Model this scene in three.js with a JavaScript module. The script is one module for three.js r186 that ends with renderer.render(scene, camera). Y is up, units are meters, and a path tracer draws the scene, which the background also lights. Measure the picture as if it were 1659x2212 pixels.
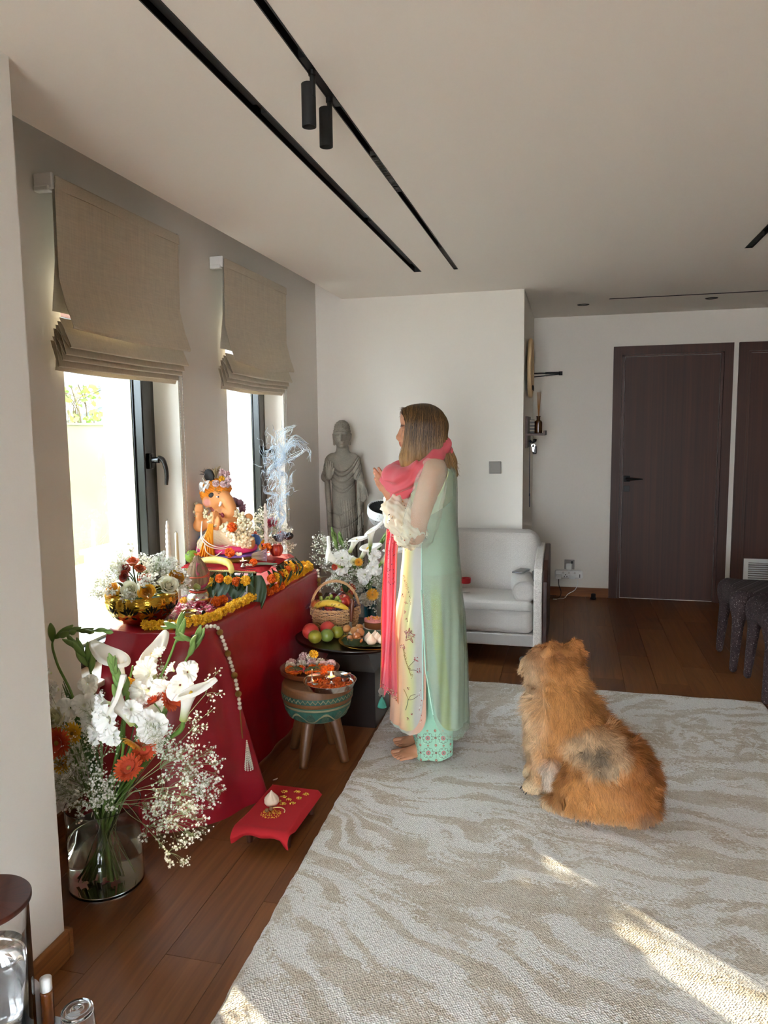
import * as THREE from 'three';
import { RoundedBoxGeometry } from 'three/addons/geometries/RoundedBoxGeometry.js';
import { mergeGeometries, mergeVertices } from 'three/addons/utils/BufferGeometryUtils.js';
import { RectAreaLightUniformsLib } from 'three/addons/lights/RectAreaLightUniformsLib.js';

// ───────────────────────── camera, sky, sun, exposure ─────────────────────────
const scene = new THREE.Scene();
const camera = new THREE.PerspectiveCamera(69.31, 1659 / 2212, 0.05, 120);
camera.position.set(0, 1.5, 0);
camera.rotation.set(-0.11165, 0.24677, -0.0114, 'YXZ');
const renderer = new THREE.WebGLRenderer({ antialias: true });
renderer.toneMapping = THREE.LinearToneMapping;
renderer.toneMappingExposure = 6.4;
renderer.shadowMap.enabled = true;
RectAreaLightUniformsLib.init();

const SUN = new THREE.Vector3(-1, 0.54, -0.87).normalize();          // towards the sun: low, beyond the window wall
scene.background = new THREE.Color(0.84, 0.93, 1.0);                // bright hazy sky, the same all round
scene.backgroundIntensity = 7;
const sun = new THREE.DirectionalLight(0xffe6c2, 8);
sun.target.position.set(-1, 0.8, -3);
sun.position.copy(sun.target.position).addScaledVector(SUN, 12);
sun.castShadow = true;
sun.shadow.mapSize.set(2048, 2048);
Object.assign(sun.shadow.camera, { left: -6, right: 6, top: 6, bottom: -6, near: 0.5, far: 40 });
sun.shadow.radius = 1.5;
scene.add(sun, sun.target);

// ───────────────────────── helpers ─────────────────────────
const V = (x, y, z) => new THREE.Vector3(x, y, z), PI = Math.PI;
let seedState = 7;
const reseed = (s) => { seedState = s; };
const rnd = () => { seedState = (seedState + 0x6d2b79f5) | 0; let t = Math.imul(seedState ^ (seedState >>> 15), 1 | seedState); t = (t + Math.imul(t ^ (t >>> 7), 61 | t)) ^ t; return ((t ^ (t >>> 14)) >>> 0) / 4294967296; };
const rr = (a, b) => a + (b - a) * rnd();
const clamp = (x, a = 0, b = 1) => Math.min(b, Math.max(a, x)), lerp = (a, b, t) => a + (b - a) * t, sstep = (a, b, x) => { const t = clamp((x - a) / (b - a)); return t * t * (3 - 2 * t); };
const usedNames = {};
function numbered(n) { const k = (usedNames[n] = (usedNames[n] ?? -1) + 1); return k ? n + '_' + String(k).padStart(3, '0') : n; }
function addTo(o, parent) { if (!parent) { o.name = numbered(o.name); scene.add(o); } else parent.add(o); return o; }
function tag(o, label, category, group, kind) { if (label) o.userData.label = label; if (category) o.userData.category = category; if (group) o.userData.group = group; if (kind) o.userData.kind = kind; return o; }
function thing(name, label, category, p = [0, 0, 0], turn = 0, group) { const o = new THREE.Group(); o.name = name; o.position.set(...p); o.rotation.y = turn; return tag(addTo(o), label, category, group); }
function part(name, geo, mat, parent, label, kind) {
  const m = new THREE.Mesh(Array.isArray(geo) ? merge(geo) : geo, mat); m.name = name; m.castShadow = m.receiveShadow = true;
  if (label) m.userData.label = label; if (kind) m.userData.kind = kind;
  return addTo(m, parent);
}
const solo = (name, geo, mat, label, category, group) => tag(part(name, geo, mat), label, category, group);
const struct = (name, geo, mat, parent) => { const m = part(name, geo, mat, parent); if (!parent) m.userData.kind = 'structure'; return m; };
function dup(o, p, turn, label, group, scale) { const c = o.clone(); c.name = numbered(o.name.replace(/_\d{3}$/, '')); scene.add(c); if (p) c.position.set(...p); if (turn !== undefined) c.rotation.y = turn; if (scale) c.scale.setScalar(scale); c.userData = { ...o.userData }; if (label) c.userData.label = label; if (group) c.userData.group = group; return c; }
function merge(list) {
  const col = list.some((g) => g.attributes.color);
  return mergeGeometries(list.map((g) => {
    g = g.index ? g.toNonIndexed() : g;
    if (!g.attributes.normal) g.computeVertexNormals();
    const n = g.attributes.position.count;
    if (!g.attributes.uv) g.setAttribute('uv', new THREE.BufferAttribute(new Float32Array(n * 2), 2));
    if (col && !g.attributes.color) g.setAttribute('color', new THREE.BufferAttribute(new Float32Array(n * 3).fill(1), 3));
    for (const k of Object.keys(g.attributes)) if (!['position', 'normal', 'uv', 'color'].includes(k)) g.deleteAttribute(k);
    return g;
  }));
}
function place(g, x = 0, y = 0, z = 0, rx = 0, ry = 0, rz = 0, s = 1) { const e = new THREE.Euler(rx, ry, rz, 'YXZ'); g.applyMatrix4(new THREE.Matrix4().compose(V(x, y, z), new THREE.Quaternion().setFromEuler(e), typeof s === 'number' ? V(s, s, s) : V(...s))); return g; }
// box with uv in metres, given by its extent
function ext(x0, x1, y0, y1, z0, z1) { return bx(x1 - x0, y1 - y0, z1 - z0, (x0 + x1) / 2, (y0 + y1) / 2, (z0 + z1) / 2); }
function bx(w, h, d, x = 0, y = 0, z = 0, rx = 0, ry = 0, rz = 0) {
  const g = new THREE.BoxGeometry(w, h, d), uv = g.attributes.uv, s = [[d, h], [d, h], [w, d], [w, d], [w, h], [w, h]];
  for (let i = 0; i < 24; i++) { const [a, b] = s[i >> 2]; uv.setXY(i, uv.getX(i) * a, uv.getY(i) * b); }
  return place(g, x, y, z, rx, ry, rz);
}
const rbx = (w, h, d, r, x = 0, y = 0, z = 0, rx = 0, ry = 0, rz = 0, seg = 3) => place(new RoundedBoxGeometry(w, h, d, seg, Math.min(r, w / 2, h / 2, d / 2)), x, y, z, rx, ry, rz);
const cyl = (r0, r1, h, x = 0, y = 0, z = 0, seg = 24, rx = 0, ry = 0, rz = 0) => place(new THREE.CylinderGeometry(r0, r1, h, seg), x, y, z, rx, ry, rz);
const sph = (r, x = 0, y = 0, z = 0, sx = 1, sy = 1, sz = 1, a = 16, b = 12) => place(new THREE.SphereGeometry(r, a, b), x, y, z, 0, 0, 0, [sx, sy, sz]);
const lathe = (pts, seg = 32, x = 0, y = 0, z = 0) => place(new THREE.LatheGeometry(pts.map(([a, b]) => new THREE.Vector2(a, b)), seg), x, y, z);
const curve = (pts) => new THREE.CatmullRomCurve3(pts.map((p) => (p.isVector3 ? p : V(...p))));
// tube of varying radius along a smooth path; radii: number, list or function of 0..1; flat: squash across
function sweep(pts, radii, seg = 20, around = 8, flat = 1, caps = true) {
  const c = curve(pts), rad = typeof radii === 'function' ? radii : Array.isArray(radii) ? (t) => { const f = t * (radii.length - 1), i = Math.min(radii.length - 2, Math.floor(f)); return lerp(radii[i], radii[i + 1], f - i); } : () => radii;
  const fr = c.computeFrenetFrames(seg, false), pos = [], uv = [], idx = [], len = c.getLength();
  for (let i = 0; i <= seg; i++) {
    const t = i / seg, p = c.getPoint(t), r = rad(t);
    for (let j = 0; j <= around; j++) { const a = (j / around) * 2 * PI, q = p.clone().addScaledVector(fr.normals[i], Math.cos(a) * r).addScaledVector(fr.binormals[i], Math.sin(a) * r * flat); pos.push(q.x, q.y, q.z); uv.push(j / around, t * len); }
  }
  for (let i = 0; i < seg; i++) for (let j = 0; j < around; j++) { const a = i * (around + 1) + j, b = a + around + 1; idx.push(a, a + 1, b, b, a + 1, b + 1); }
  if (caps) for (const e of [0, seg]) { const p = c.getPoint(e / seg), k = pos.length / 3; pos.push(p.x, p.y, p.z); uv.push(0, 0); for (let j = 0; j < around; j++) { const a = e * (around + 1) + j; e ? idx.push(a, a + 1, k) : idx.push(a + 1, a, k); } }
  const g = new THREE.BufferGeometry(); g.setAttribute('position', new THREE.Float32BufferAttribute(pos, 3)); g.setAttribute('uv', new THREE.Float32BufferAttribute(uv, 2)); g.setIndex(idx); g.computeVertexNormals(); return g;
}
// parametric sheet f(u, v) -> [x, y, z]; thick > 0 gives it a back and edges
function sheet(f, nu, nv, thick = 0, su = 1, sv = 1) {
  const pos = [], uv = [], idx = [];
  for (let i = 0; i <= nu; i++) for (let j = 0; j <= nv; j++) { const p = f(i / nu, j / nv); pos.push(...p); uv.push((i / nu) * su, (j / nv) * sv); }
  const at = (i, j) => i * (nv + 1) + j;
  for (let i = 0; i < nu; i++) for (let j = 0; j < nv; j++) idx.push(at(i, j), at(i + 1, j), at(i, j + 1), at(i, j + 1), at(i + 1, j), at(i + 1, j + 1));
  const g = new THREE.BufferGeometry(); g.setAttribute('position', new THREE.Float32BufferAttribute(pos, 3)); g.setAttribute('uv', new THREE.Float32BufferAttribute(uv, 2)); g.setIndex(idx); g.computeVertexNormals();
  if (!thick) return g;
  const n = g.attributes.normal.array, N = pos.length / 3;
  for (let k = 0; k < N; k++) { pos.push(pos[3 * k] - n[3 * k] * thick, pos[3 * k + 1] - n[3 * k + 1] * thick, pos[3 * k + 2] - n[3 * k + 2] * thick); uv.push(uv[2 * k], uv[2 * k + 1]); }
  const M = idx.length; for (let k = 0; k < M; k += 3) idx.push(idx[k] + N, idx[k + 2] + N, idx[k + 1] + N);
  const rim = []; for (let i = 0; i <= nu; i++) rim.push(at(i, 0)); for (let j = 1; j <= nv; j++) rim.push(at(nu, j)); for (let i = nu - 1; i >= 0; i--) rim.push(at(i, nv)); for (let j = nv - 1; j >= 0; j--) rim.push(at(0, j));
  for (let k = 0; k + 1 < rim.length; k++) idx.push(rim[k], rim[k] + N, rim[k + 1], rim[k + 1], rim[k] + N, rim[k + 1] + N);
  const h = new THREE.BufferGeometry(); h.setAttribute('position', new THREE.Float32BufferAttribute(pos, 3)); h.setAttribute('uv', new THREE.Float32BufferAttribute(uv, 2)); h.setIndex(idx); h.computeVertexNormals(); return h;
}
function shapeGeo(pts, depth, bevel = 0, holes = []) { const s = new THREE.Shape(pts.map((p) => new THREE.Vector2(...p))); for (const h of holes) s.holes.push(new THREE.Path(h.map((p) => new THREE.Vector2(...p)))); return new THREE.ExtrudeGeometry(s, { depth, bevelEnabled: bevel > 0, bevelSize: bevel, bevelThickness: bevel, bevelSegments: 2, curveSegments: 12 }); }
function tint(g, f) { const p = g.attributes.position, n = g.attributes.normal, c = new Float32Array(p.count * 3), a = V(), b = V(), q = new THREE.Color(); for (let i = 0; i < p.count; i++) { a.fromBufferAttribute(p, i); b.fromBufferAttribute(n, i); const k = f(a, b, i); q.set(k.isColor ? k : k); q.toArray(c, i * 3); } g.setAttribute('color', new THREE.BufferAttribute(c, 3)); return g; }
function bend(g, f) { const p = g.attributes.position, a = V(); for (let i = 0; i < p.count; i++) { a.fromBufferAttribute(p, i); f(a); p.setXYZ(i, a.x, a.y, a.z); } g.computeVertexNormals(); return g; }
const scatterM = new THREE.Matrix4(), scatterQ = new THREE.Quaternion();
// many alike bits as one InstancedMesh; items: {p, q|n, s, c}
function scatter(name, geo, mat, items, parent, label) {
  const m = new THREE.InstancedMesh(geo, mat, items.length); m.name = name; m.castShadow = m.receiveShadow = true; m.userData.kind = 'stuff';
  items.forEach((it, i) => { const q = it.q ?? scatterQ.setFromUnitVectors(V(0, 1, 0), it.n ?? V(0, 1, 0)); const s = it.s ?? 1; m.setMatrixAt(i, scatterM.compose(it.p, q, typeof s === 'number' ? V(s, s, s) : s)); if (it.c) m.setColorAt(i, it.c); });
  if (label) m.userData.label = label;
  return addTo(m, parent);
}
// noise, periodic in whole units
const hash2 = (x, y, s) => { let h = Math.imul(x, 374761393) + Math.imul(y, 668265263) + Math.imul(s, 974711) | 0; h = Math.imul(h ^ (h >>> 13), 1274126177); return ((h ^ (h >>> 16)) >>> 0) / 4294967296; };
function vnoise(x, y, px = 1e6, py = 1e6, s = 1) {
  const ix = Math.floor(x), iy = Math.floor(y), fx = x - ix, fy = y - iy, u = fx * fx * (3 - 2 * fx), v = fy * fy * (3 - 2 * fy), w = (a, p) => ((a % p) + p) % p;
  const a = hash2(w(ix, px), w(iy, py), s), b = hash2(w(ix + 1, px), w(iy, py), s), c = hash2(w(ix, px), w(iy + 1, py), s), d = hash2(w(ix + 1, px), w(iy + 1, py), s);
  return lerp(lerp(a, b, u), lerp(c, d, u), v);
}
const fbm = (x, y, px, py, o = 4, s = 1) => { let t = 0, a = 0.5, n = 0; for (let i = 0; i < o; i++) { t += a * vnoise(x, y, px, py, s + i); n += a; x *= 2; y *= 2; px *= 2; py *= 2; a *= 0.5; } return t / n; };
const n3 = (x, y, z, s = 1) => { const iz = Math.floor(z), f = z - iz, w = f * f * (3 - 2 * f); return lerp(vnoise(x, y, 1e6, 1e6, s + iz * 7), vnoise(x, y, 1e6, 1e6, s + iz * 7 + 7), w); };
// texture from f(u, v) -> [r, g, b] in 0..255 (sRGB) or a single grey value
function tex(w, h, f, srgb = true, rx = 1, ry = 1) {
  const d = new Uint8Array(w * h * 4);
  for (let y = 0; y < h; y++) for (let x = 0; x < w; x++) { const c = f((x + 0.5) / w, (y + 0.5) / h), o = (y * w + x) * 4; if (typeof c === 'number') d[o] = d[o + 1] = d[o + 2] = clamp(c, 0, 255); else { d[o] = clamp(c[0], 0, 255); d[o + 1] = clamp(c[1], 0, 255); d[o + 2] = clamp(c[2], 0, 255); } d[o + 3] = 255; }
  const t = new THREE.DataTexture(d, w, h); t.wrapS = t.wrapT = THREE.RepeatWrapping; t.magFilter = THREE.LinearFilter; t.minFilter = THREE.LinearMipmapLinearFilter; t.generateMipmaps = true; t.repeat.set(rx, ry); if (srgb) t.colorSpace = THREE.SRGBColorSpace; t.needsUpdate = true; return t;
}
const mix3 = (a, b, t) => [lerp(a[0], b[0], t), lerp(a[1], b[1], t), lerp(a[2], b[2], t)];
const mat = (color, rough = 0.7, more = {}) => new THREE.MeshStandardMaterial({ color, roughness: rough, ...more });
const phys = (color, rough = 0.5, more = {}) => new THREE.MeshPhysicalMaterial({ color, roughness: rough, ...more });
const vcol = (rough = 0.7, more = {}) => new THREE.MeshStandardMaterial({ vertexColors: true, roughness: rough, ...more });

// signed distances and a surface-nets mesher
const smin = (a, b, k) => { const h = Math.max(k - Math.abs(a - b), 0) / k; return Math.min(a, b) - h * h * k * 0.25; };
const smax = (a, b, k) => -smin(-a, -b, k);
function cone3(ax, ay, az, bx_, by, bz, ra, rb) { const dx = bx_ - ax, dy = by - ay, dz = bz - az, l = dx * dx + dy * dy + dz * dz; return (x, y, z) => { const px = x - ax, py = y - ay, pz = z - az, t = clamp((px * dx + py * dy + pz * dz) / l), qx = px - dx * t, qy = py - dy * t, qz = pz - dz * t; return Math.sqrt(qx * qx + qy * qy + qz * qz) - lerp(ra, rb, t); }; }
const bone = (a, b, ra, rb) => cone3(...a, ...b, ra, rb);
const ell = (c, r) => (x, y, z) => { const a = (x - c[0]) / r[0], b = (y - c[1]) / r[1], d = (z - c[2]) / r[2], k = Math.sqrt(a * a + b * b + d * d); const m = Math.min(r[0], r[1], r[2]); return (k - 1) * (k < 1 ? m : k / Math.sqrt((a / r[0]) ** 2 + (b / r[1]) ** 2 + (d / r[2]) ** 2 + 1e-12)); };
// ellipsoid turned by a yaw (about y) then a pitch (about x)
function ellR(c, r, yaw = 0, pitch = 0, roll = 0) { const q = new THREE.Quaternion().setFromEuler(new THREE.Euler(pitch, yaw, roll, 'YXZ')).invert(), m = new THREE.Matrix4().makeRotationFromQuaternion(q).elements, e = ell([0, 0, 0], r); return (x, y, z) => { x -= c[0]; y -= c[1]; z -= c[2]; return e(m[0] * x + m[4] * y + m[8] * z, m[1] * x + m[5] * y + m[9] * z, m[2] * x + m[6] * y + m[10] * z); }; }
const blend = (list, k) => (x, y, z) => { let d = list[0](x, y, z); for (let i = 1; i < list.length; i++) d = smin(d, list[i](x, y, z), k); return d; };
function nets(f, lo, hi, cell) {
  const n = [0, 1, 2].map((i) => Math.ceil((hi[i] - lo[i]) / cell) + 1), [nx, ny, nz] = n, g = new Float32Array(nx * ny * nz), at = (i, j, k) => i + nx * (j + ny * k);
  for (let k = 0; k < nz; k++) for (let j = 0; j < ny; j++) for (let i = 0; i < nx; i++) g[at(i, j, k)] = f(lo[0] + i * cell, lo[1] + j * cell, lo[2] + k * cell);
  const id = new Int32Array(nx * ny * nz).fill(-1), pos = [], idx = [];
  for (let k = 0; k < nz - 1; k++) for (let j = 0; j < ny - 1; j++) for (let i = 0; i < nx - 1; i++) {
    let sx = 0, sy = 0, sz = 0, c = 0;
    const v = (a, b, d) => g[at(i + a, j + b, k + d)];
    const edge = (a0, b0, c0, a1, b1, c1) => { const p = v(a0, b0, c0), q = v(a1, b1, c1); if (p < 0 !== q < 0) { const t = p / (p - q); sx += a0 + (a1 - a0) * t; sy += b0 + (b1 - b0) * t; sz += c0 + (c1 - c0) * t; c++; } };
    for (const a of [0, 1]) for (const b of [0, 1]) { edge(0, a, b, 1, a, b); edge(a, 0, b, a, 1, b); edge(a, b, 0, a, b, 1); }
    if (c) { id[at(i, j, k)] = pos.length / 3; pos.push(lo[0] + (i + sx / c) * cell, lo[1] + (j + sy / c) * cell, lo[2] + (k + sz / c) * cell); }
  }
  for (let k = 1; k < nz - 1; k++) for (let j = 1; j < ny - 1; j++) for (let i = 1; i < nx - 1; i++) {
    const s = g[at(i, j, k)] < 0, quad = (a, b, c, d, flip) => { if (Math.min(a, b, c, d) < 0) return; flip ? idx.push(a, c, b, a, d, c) : idx.push(a, b, c, a, c, d); };
    if (s !== g[at(i + 1, j, k)] < 0) quad(id[at(i, j - 1, k - 1)], id[at(i, j, k - 1)], id[at(i, j, k)], id[at(i, j - 1, k)], !s);
    if (s !== g[at(i, j + 1, k)] < 0) quad(id[at(i - 1, j, k - 1)], id[at(i - 1, j, k)], id[at(i, j, k)], id[at(i, j, k - 1)], !s);
    if (s !== g[at(i, j, k + 1)] < 0) quad(id[at(i - 1, j - 1, k)], id[at(i, j - 1, k)], id[at(i, j, k)], id[at(i - 1, j, k)], !s);
  }
  const nor = new Float32Array(pos.length), e = cell * 0.5;
  for (let i = 0; i < pos.length; i += 3) for (let r = 0; r < 2; r++) {
    const [x, y, z] = [pos[i], pos[i + 1], pos[i + 2]]; let gx = f(x + e, y, z) - f(x - e, y, z), gy = f(x, y + e, z) - f(x, y - e, z), gz = f(x, y, z + e) - f(x, y, z - e); const l = Math.hypot(gx, gy, gz) || 1; gx /= l; gy /= l; gz /= l;
    if (!r) { const d = clamp(f(x, y, z) / Math.max(l / (2 * e), 0.5), -cell * 0.5, cell * 0.5); pos[i] -= gx * d; pos[i + 1] -= gy * d; pos[i + 2] -= gz * d; } else { nor[i] = gx; nor[i + 1] = gy; nor[i + 2] = gz; }
  }
  const out = new THREE.BufferGeometry(); out.setAttribute('position', new THREE.Float32BufferAttribute(pos, 3)); out.setAttribute('normal', new THREE.BufferAttribute(nor, 3)); out.setIndex(idx);
  const uv = new Float32Array((pos.length / 3) * 2); for (let i = 0; i < pos.length / 3; i++) { uv[2 * i] = pos[3 * i] + pos[3 * i + 2] * 0.6; uv[2 * i + 1] = pos[3 * i + 1]; } out.setAttribute('uv', new THREE.BufferAttribute(uv, 2));
  return out;
}

// ───────────────────────── materials of the room ─────────────────────────
const plasterT = tex(256, 256, (u, v) => 120 + 50 * fbm(u * 24, v * 24, 24, 24, 4, 3), false, 1.6, 1.6);
const wallMat = mat(0xe3ddd4, 0.9, { bumpMap: plasterT, bumpScale: 0.0012 });
const ceilMat = mat(0xf0ebe2, 0.95);
const outMat = mat(0xb9b3b0, 0.95, { bumpMap: plasterT, bumpScale: 0.006 });
// oak: u across the board, v along it, in metres
const grain = (u, v, s) => { const w = fbm(u * 3, v * 2, 3, 2, 3, s) * 1.6, a = fbm(u * 36 + w * 6, v * 3, 1e6, 3, 4, s + 9), b = fbm(u * 150, v * 8, 150, 8, 2, s + 17); return clamp(a * 0.75 + b * 0.35 - 0.05); };
const oakT = tex(512, 1024, (u, v) => { const g = grain(u, v, 31), k = fbm(u * 5, v * 3, 5, 3, 2, 77), knot = sstep(0.16, 0, Math.hypot((u - 0.63) * 1.0, (v - 0.37) * 2.2)) * 0.6 + sstep(0.1, 0, Math.hypot(u - 0.2, (v - 0.82) * 2.5)) * 0.5; return mix3([200, 162, 122], [120, 86, 58], clamp(g * 0.75 + k * 0.35 + knot * g)); }, true, 1 / 0.8, 1 / 1.9);
const oakB = tex(256, 512, (u, v) => 255 * (1 - grain(u, v, 31)), false, 1 / 0.8, 1 / 1.9);
const plankMats = [0xc39f7a, 0xb48f6a, 0xcaa682, 0xa98461, 0xbb9772].map((c) => mat(c, 0.42, { map: oakT, bumpMap: oakB, bumpScale: 0.0006 }));
const skirtT = oakT.clone(); skirtT.rotation = PI / 2; skirtT.repeat.set(1 / 0.5, 1 / 1.4);
const skirtMat = mat(0xd2a673, 0.55, { map: skirtT });
const walnutT = tex(512, 512, (u, v) => { const a = fbm(u * 90, v * 2, 90, 2, 3, 5), b = fbm(u * 14, v * 1, 14, 1, 3, 8); return mix3([148, 98, 66], [84, 52, 34], clamp(a * 0.6 + b * 0.5 - 0.05)); }, true, 1 / 0.9, 1 / 1.6);
const walnutMat = mat(0x8f6f5c, 0.55, { map: walnutT }), walnutDark = mat(0x9c8070, 0.5, { map: walnutT });
const blackMetal = mat(0x0b0b0c, 0.45, { metalness: 0.3 }), matBlack = mat(0x101011, 0.75), blackGloss = phys(0x101114, 0.22, { clearcoat: 0.4, clearcoatRoughness: 0.2 });
const glassPane = phys(0xffffff, 0.0, { transmission: 1, thickness: 0, ior: 1.45 });
const dimmingPane = phys(0xc6cacb, 0.0, { transmission: 1, thickness: 0, ior: 1.45 });           // grey tint added to dim the bright view outside; the pane has two faces
const whitePlastic = mat(0xe8e8e6, 0.45), steel = mat(0xb9b8b6, 0.28, { metalness: 1 }), steelPol = mat(0xd6d4d0, 0.16, { metalness: 1 });

// ───────────────────────── the room ─────────────────────────
const CEIL = 2.44, WX = -1.83, ZB = -5.28, ZH = -6.7;
const W1 = [-3.25, -2.42], W2 = [-4.6, -3.77], WY = [0.5, 2.3];
{ // floor: slab and planks
  const floor = struct('floor', ext(-1.9, 4.3, -0.2, -0.0125, ZH - 0.1, 2.6), mat(0x4a3526, 0.9));
  const geos = [0, 1, 2, 3, 4, 5].map((k) => { const g = bx(0.1785, 0.012, 1.2185), uv = g.attributes.uv, p = g.attributes.position; for (let i = 0; i < uv.count; i++) uv.setXY(i, p.getX(i) + k * 0.31 + p.getY(i), p.getZ(i) + k * 0.57); return g; });
  reseed(11);
  for (let c = 0; c < 34; c++) { const off = rnd() * 1.22; for (let r = -1; r < 9; r++) {
    let z1 = 2.5 - r * 1.22 - off + 1.22, z0 = z1 - 1.22; const x = WX + 0.09 + c * 0.18; if (z0 > 2.5 || z1 < ZH || x > 4.1) continue;
    if (z0 > -1.6 && x < -1.45) continue; if (z1 < ZB && x < -0.42) continue;
    const m = part('plank', geos[Math.floor(rnd() * 6)], plankMats[Math.floor(rnd() * 5)], floor); m.position.set(x, -0.006, (z0 + z1) / 2);
  } }
}
{ // ceiling with slots for the tracks; the plaster stops short of the window wall
  const R = (x0, x1, z0, z1) => [[x0, z0], [x1, z0], [x1, z1], [x0, z1]];
  const g = shapeGeo([[-1.625, 2.6], [4.3, 2.6], [4.3, ZH - 0.05], [-1.625, ZH - 0.05]], 0.12, 0, [R(-0.93, -0.889, -4.51, 0.6), R(-0.689, -0.666, -4.505, 0.6), R(0.888, 0.924, -4.44, -1.2), R(0.264, 3.4, -5.885, -5.865)]);
  g.rotateX(-PI / 2); g.scale(1, 1, -1); g.index ? 0 : 0; { const p = g.attributes.position, a = p.array; for (let i = 0; i < a.length; i += 9) for (let k = 0; k < 3; k++) { const t = a[i + 3 + k]; a[i + 3 + k] = a[i + 6 + k]; a[i + 6 + k] = t; } } g.computeVertexNormals();
  place(g, 0, CEIL, 0);
  const ceiling = struct('ceiling', g, ceilMat);
  struct('upper_slab', ext(-2.2, 4.3, CEIL + 0.2, CEIL + 0.35, ZH - 0.1, 2.6), wallMat, ceiling);
}
function wallWithHoles(z0, z1, y0, y1, holes, x, depth) { const g = shapeGeo([[z0, y0], [z1, y0], [z1, y1], [z0, y1]], depth, 0, holes.map(([a, b, c, d]) => [[a, c], [b, c], [b, d], [a, d]])); return place(g.rotateY(-PI / 2), x, 0, 0); }
struct('wall_left', wallWithHoles(-5.6, -1.2, -0.1, CEIL + 0.22, [[...W1, ...WY], [...W2, ...WY]], WX, 0.22), wallMat);
struct('wall_facade', wallWithHoles(-6.2, 2.6, -0.3, 3.4, [[W1[0] + 0.04, W1[1] - 0.0, WY[0] - 0.02, WY[1]], [W2[0] + 0.04, W2[1], WY[0] - 0.02, WY[1]]], WX - 0.2205, 0.17), outMat);
struct('wall_pillar', ext(-2.05, -1.385, -0.1, CEIL + 0.21, -1.69, 2.6), wallMat);
struct('wall_back', ext(-1.83, -0.322, -0.1, CEIL + 0.21, ZH - 0.2, ZB), wallMat);
struct('wall_hall', ext(-0.4, 4.3, -0.1, CEIL + 0.1, ZH - 0.2, ZH), wallMat);
struct('wall_right', ext(4.2, 4.4, -0.1, CEIL + 0.1, ZH - 0.1, 2.7), wallMat);
{ // wall behind the camera with wide sliding doors to a balcony
  const s = shapeGeo([[-1.9, -0.1], [4.4, -0.1], [4.4, CEIL + 0.2], [-1.9, CEIL + 0.2]], 0.2, 0, [[[-0.9, 0.02], [0.3, 0.02], [0.3, 2.3], [-0.9, 2.3]]]);
  struct('wall_rear', place(s, 0, 0, 2.5), wallMat);
  const w = struct('window_3', [ext(-0.9, 0.3, 0.02, 0.09, 2.58, 2.63), ext(-0.9, 0.3, 2.23, 2.3, 2.58, 2.63), ...[-0.9, -0.335, 0.23].map((x) => ext(x, x + 0.07, 0.09, 2.23, 2.58, 2.63))], blackGloss);
  for (const x of [-0.83, -0.265]) part('glass_pane', ext(x, x + 0.495, 0.09, 2.23, 2.602, 2.608), glassPane, w);
}
struct('baseboard_left', [ext(WX, WX + 0.016, 0, 0.09, ZB, -1.69)], skirtMat);
struct('baseboard_pillar', [rbx(0.018, 0.085, 4.2, 0.006, -1.376, 0.0425, 0.41), rbx(0.46, 0.085, 0.018, 0.006, -1.597, 0.0425, -1.699)], skirtMat);
struct('baseboard_back', [ext(-1.83, -0.322, 0, 0.085, ZB, ZB + 0.016), ext(-0.322, -0.306, 0, 0.085, ZH, ZB + 0.016)], skirtMat);
struct('baseboard_hall', [ext(-0.322, 0.344, 0, 0.08, ZH, ZH + 0.016), ext(2.28, 4.2, 0, 0.08, ZH, ZH + 0.016)], skirtMat);

// windows
function makeWindow(n, [zf, zn], handle) {
  const x0 = -2.03, x1 = -1.965, f = 0.07, s = 0.075, w = struct('window_' + n, [ext(x0, x1, WY[0], WY[1], zn - f, zn), ext(x0, x1, WY[0], WY[1], zf, zf + f), ext(x0, x1, WY[0], WY[0] + 0.05, zf + f, zn - f), ext(x0, x1, WY[1] - 0.05, WY[1], zf + f, zn - f)], blackGloss);
  const a = zf + f - 0.012, b = zn - f + 0.012;
  part('sash', [rbx(0.06, WY[1] - WY[0] - 0.08, s, 0.006, -1.975, 1.4, b - s / 2), rbx(0.06, WY[1] - WY[0] - 0.08, s, 0.006, -1.975, 1.4, a + s / 2), rbx(0.06, s * 0.75, b - a - 2 * s, 0.006, -1.975, WY[0] + 0.04 + s * 0.37, (a + b) / 2), rbx(0.06, s, b - a - 2 * s, 0.006, -1.975, WY[1] - 0.04 - s / 2, (a + b) / 2), ext(-2.004, -1.99, WY[0] + 0.09, WY[1] - 0.1, a + s - 0.004, a + s + 0.008)], blackGloss, w);
  part('glazing_bead', [ext(-2.012, -1.996, WY[0] + 0.1, WY[1] - 0.12, a + s, a + s + 0.013), ext(-2.012, -1.996, WY[0] + 0.093, WY[0] + 0.106, a + s, b - s)], mat(0xd8d2b8, 0.4), w);
  part('glass_pane', ext(-1.993, -1.987, WY[0] + 0.09, WY[1] - 0.11, a + s - 0.01, b - s + 0.01), dimmingPane, w);
  if (handle) { const hz = zf + f + 0.02; part('handle', [rbx(0.02, 0.075, 0.032, 0.008, -1.937, 1.36, hz), cyl(0.013, 0.015, 0.04, -1.915, 1.365, hz, 16, 0, 0, PI / 2), sweep([[-1.9, 1.375, hz], [-1.885, 1.372, hz - 0.006], [-1.872, 1.34, hz - 0.012], [-1.868, 1.29, hz - 0.016], [-1.872, 1.245, hz - 0.016]], [0.012, 0.0125, 0.011, 0.01, 0.008], 20, 10)], blackGloss, w); }
  part('window_sill', rbx(0.2, 0.022, zn - zf, 0.006, -1.885, WY[0] + 0.008, (zf + zn) / 2), wallMat, w);
}
makeWindow(1, W1, true); makeWindow(2, W2, true);

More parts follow.
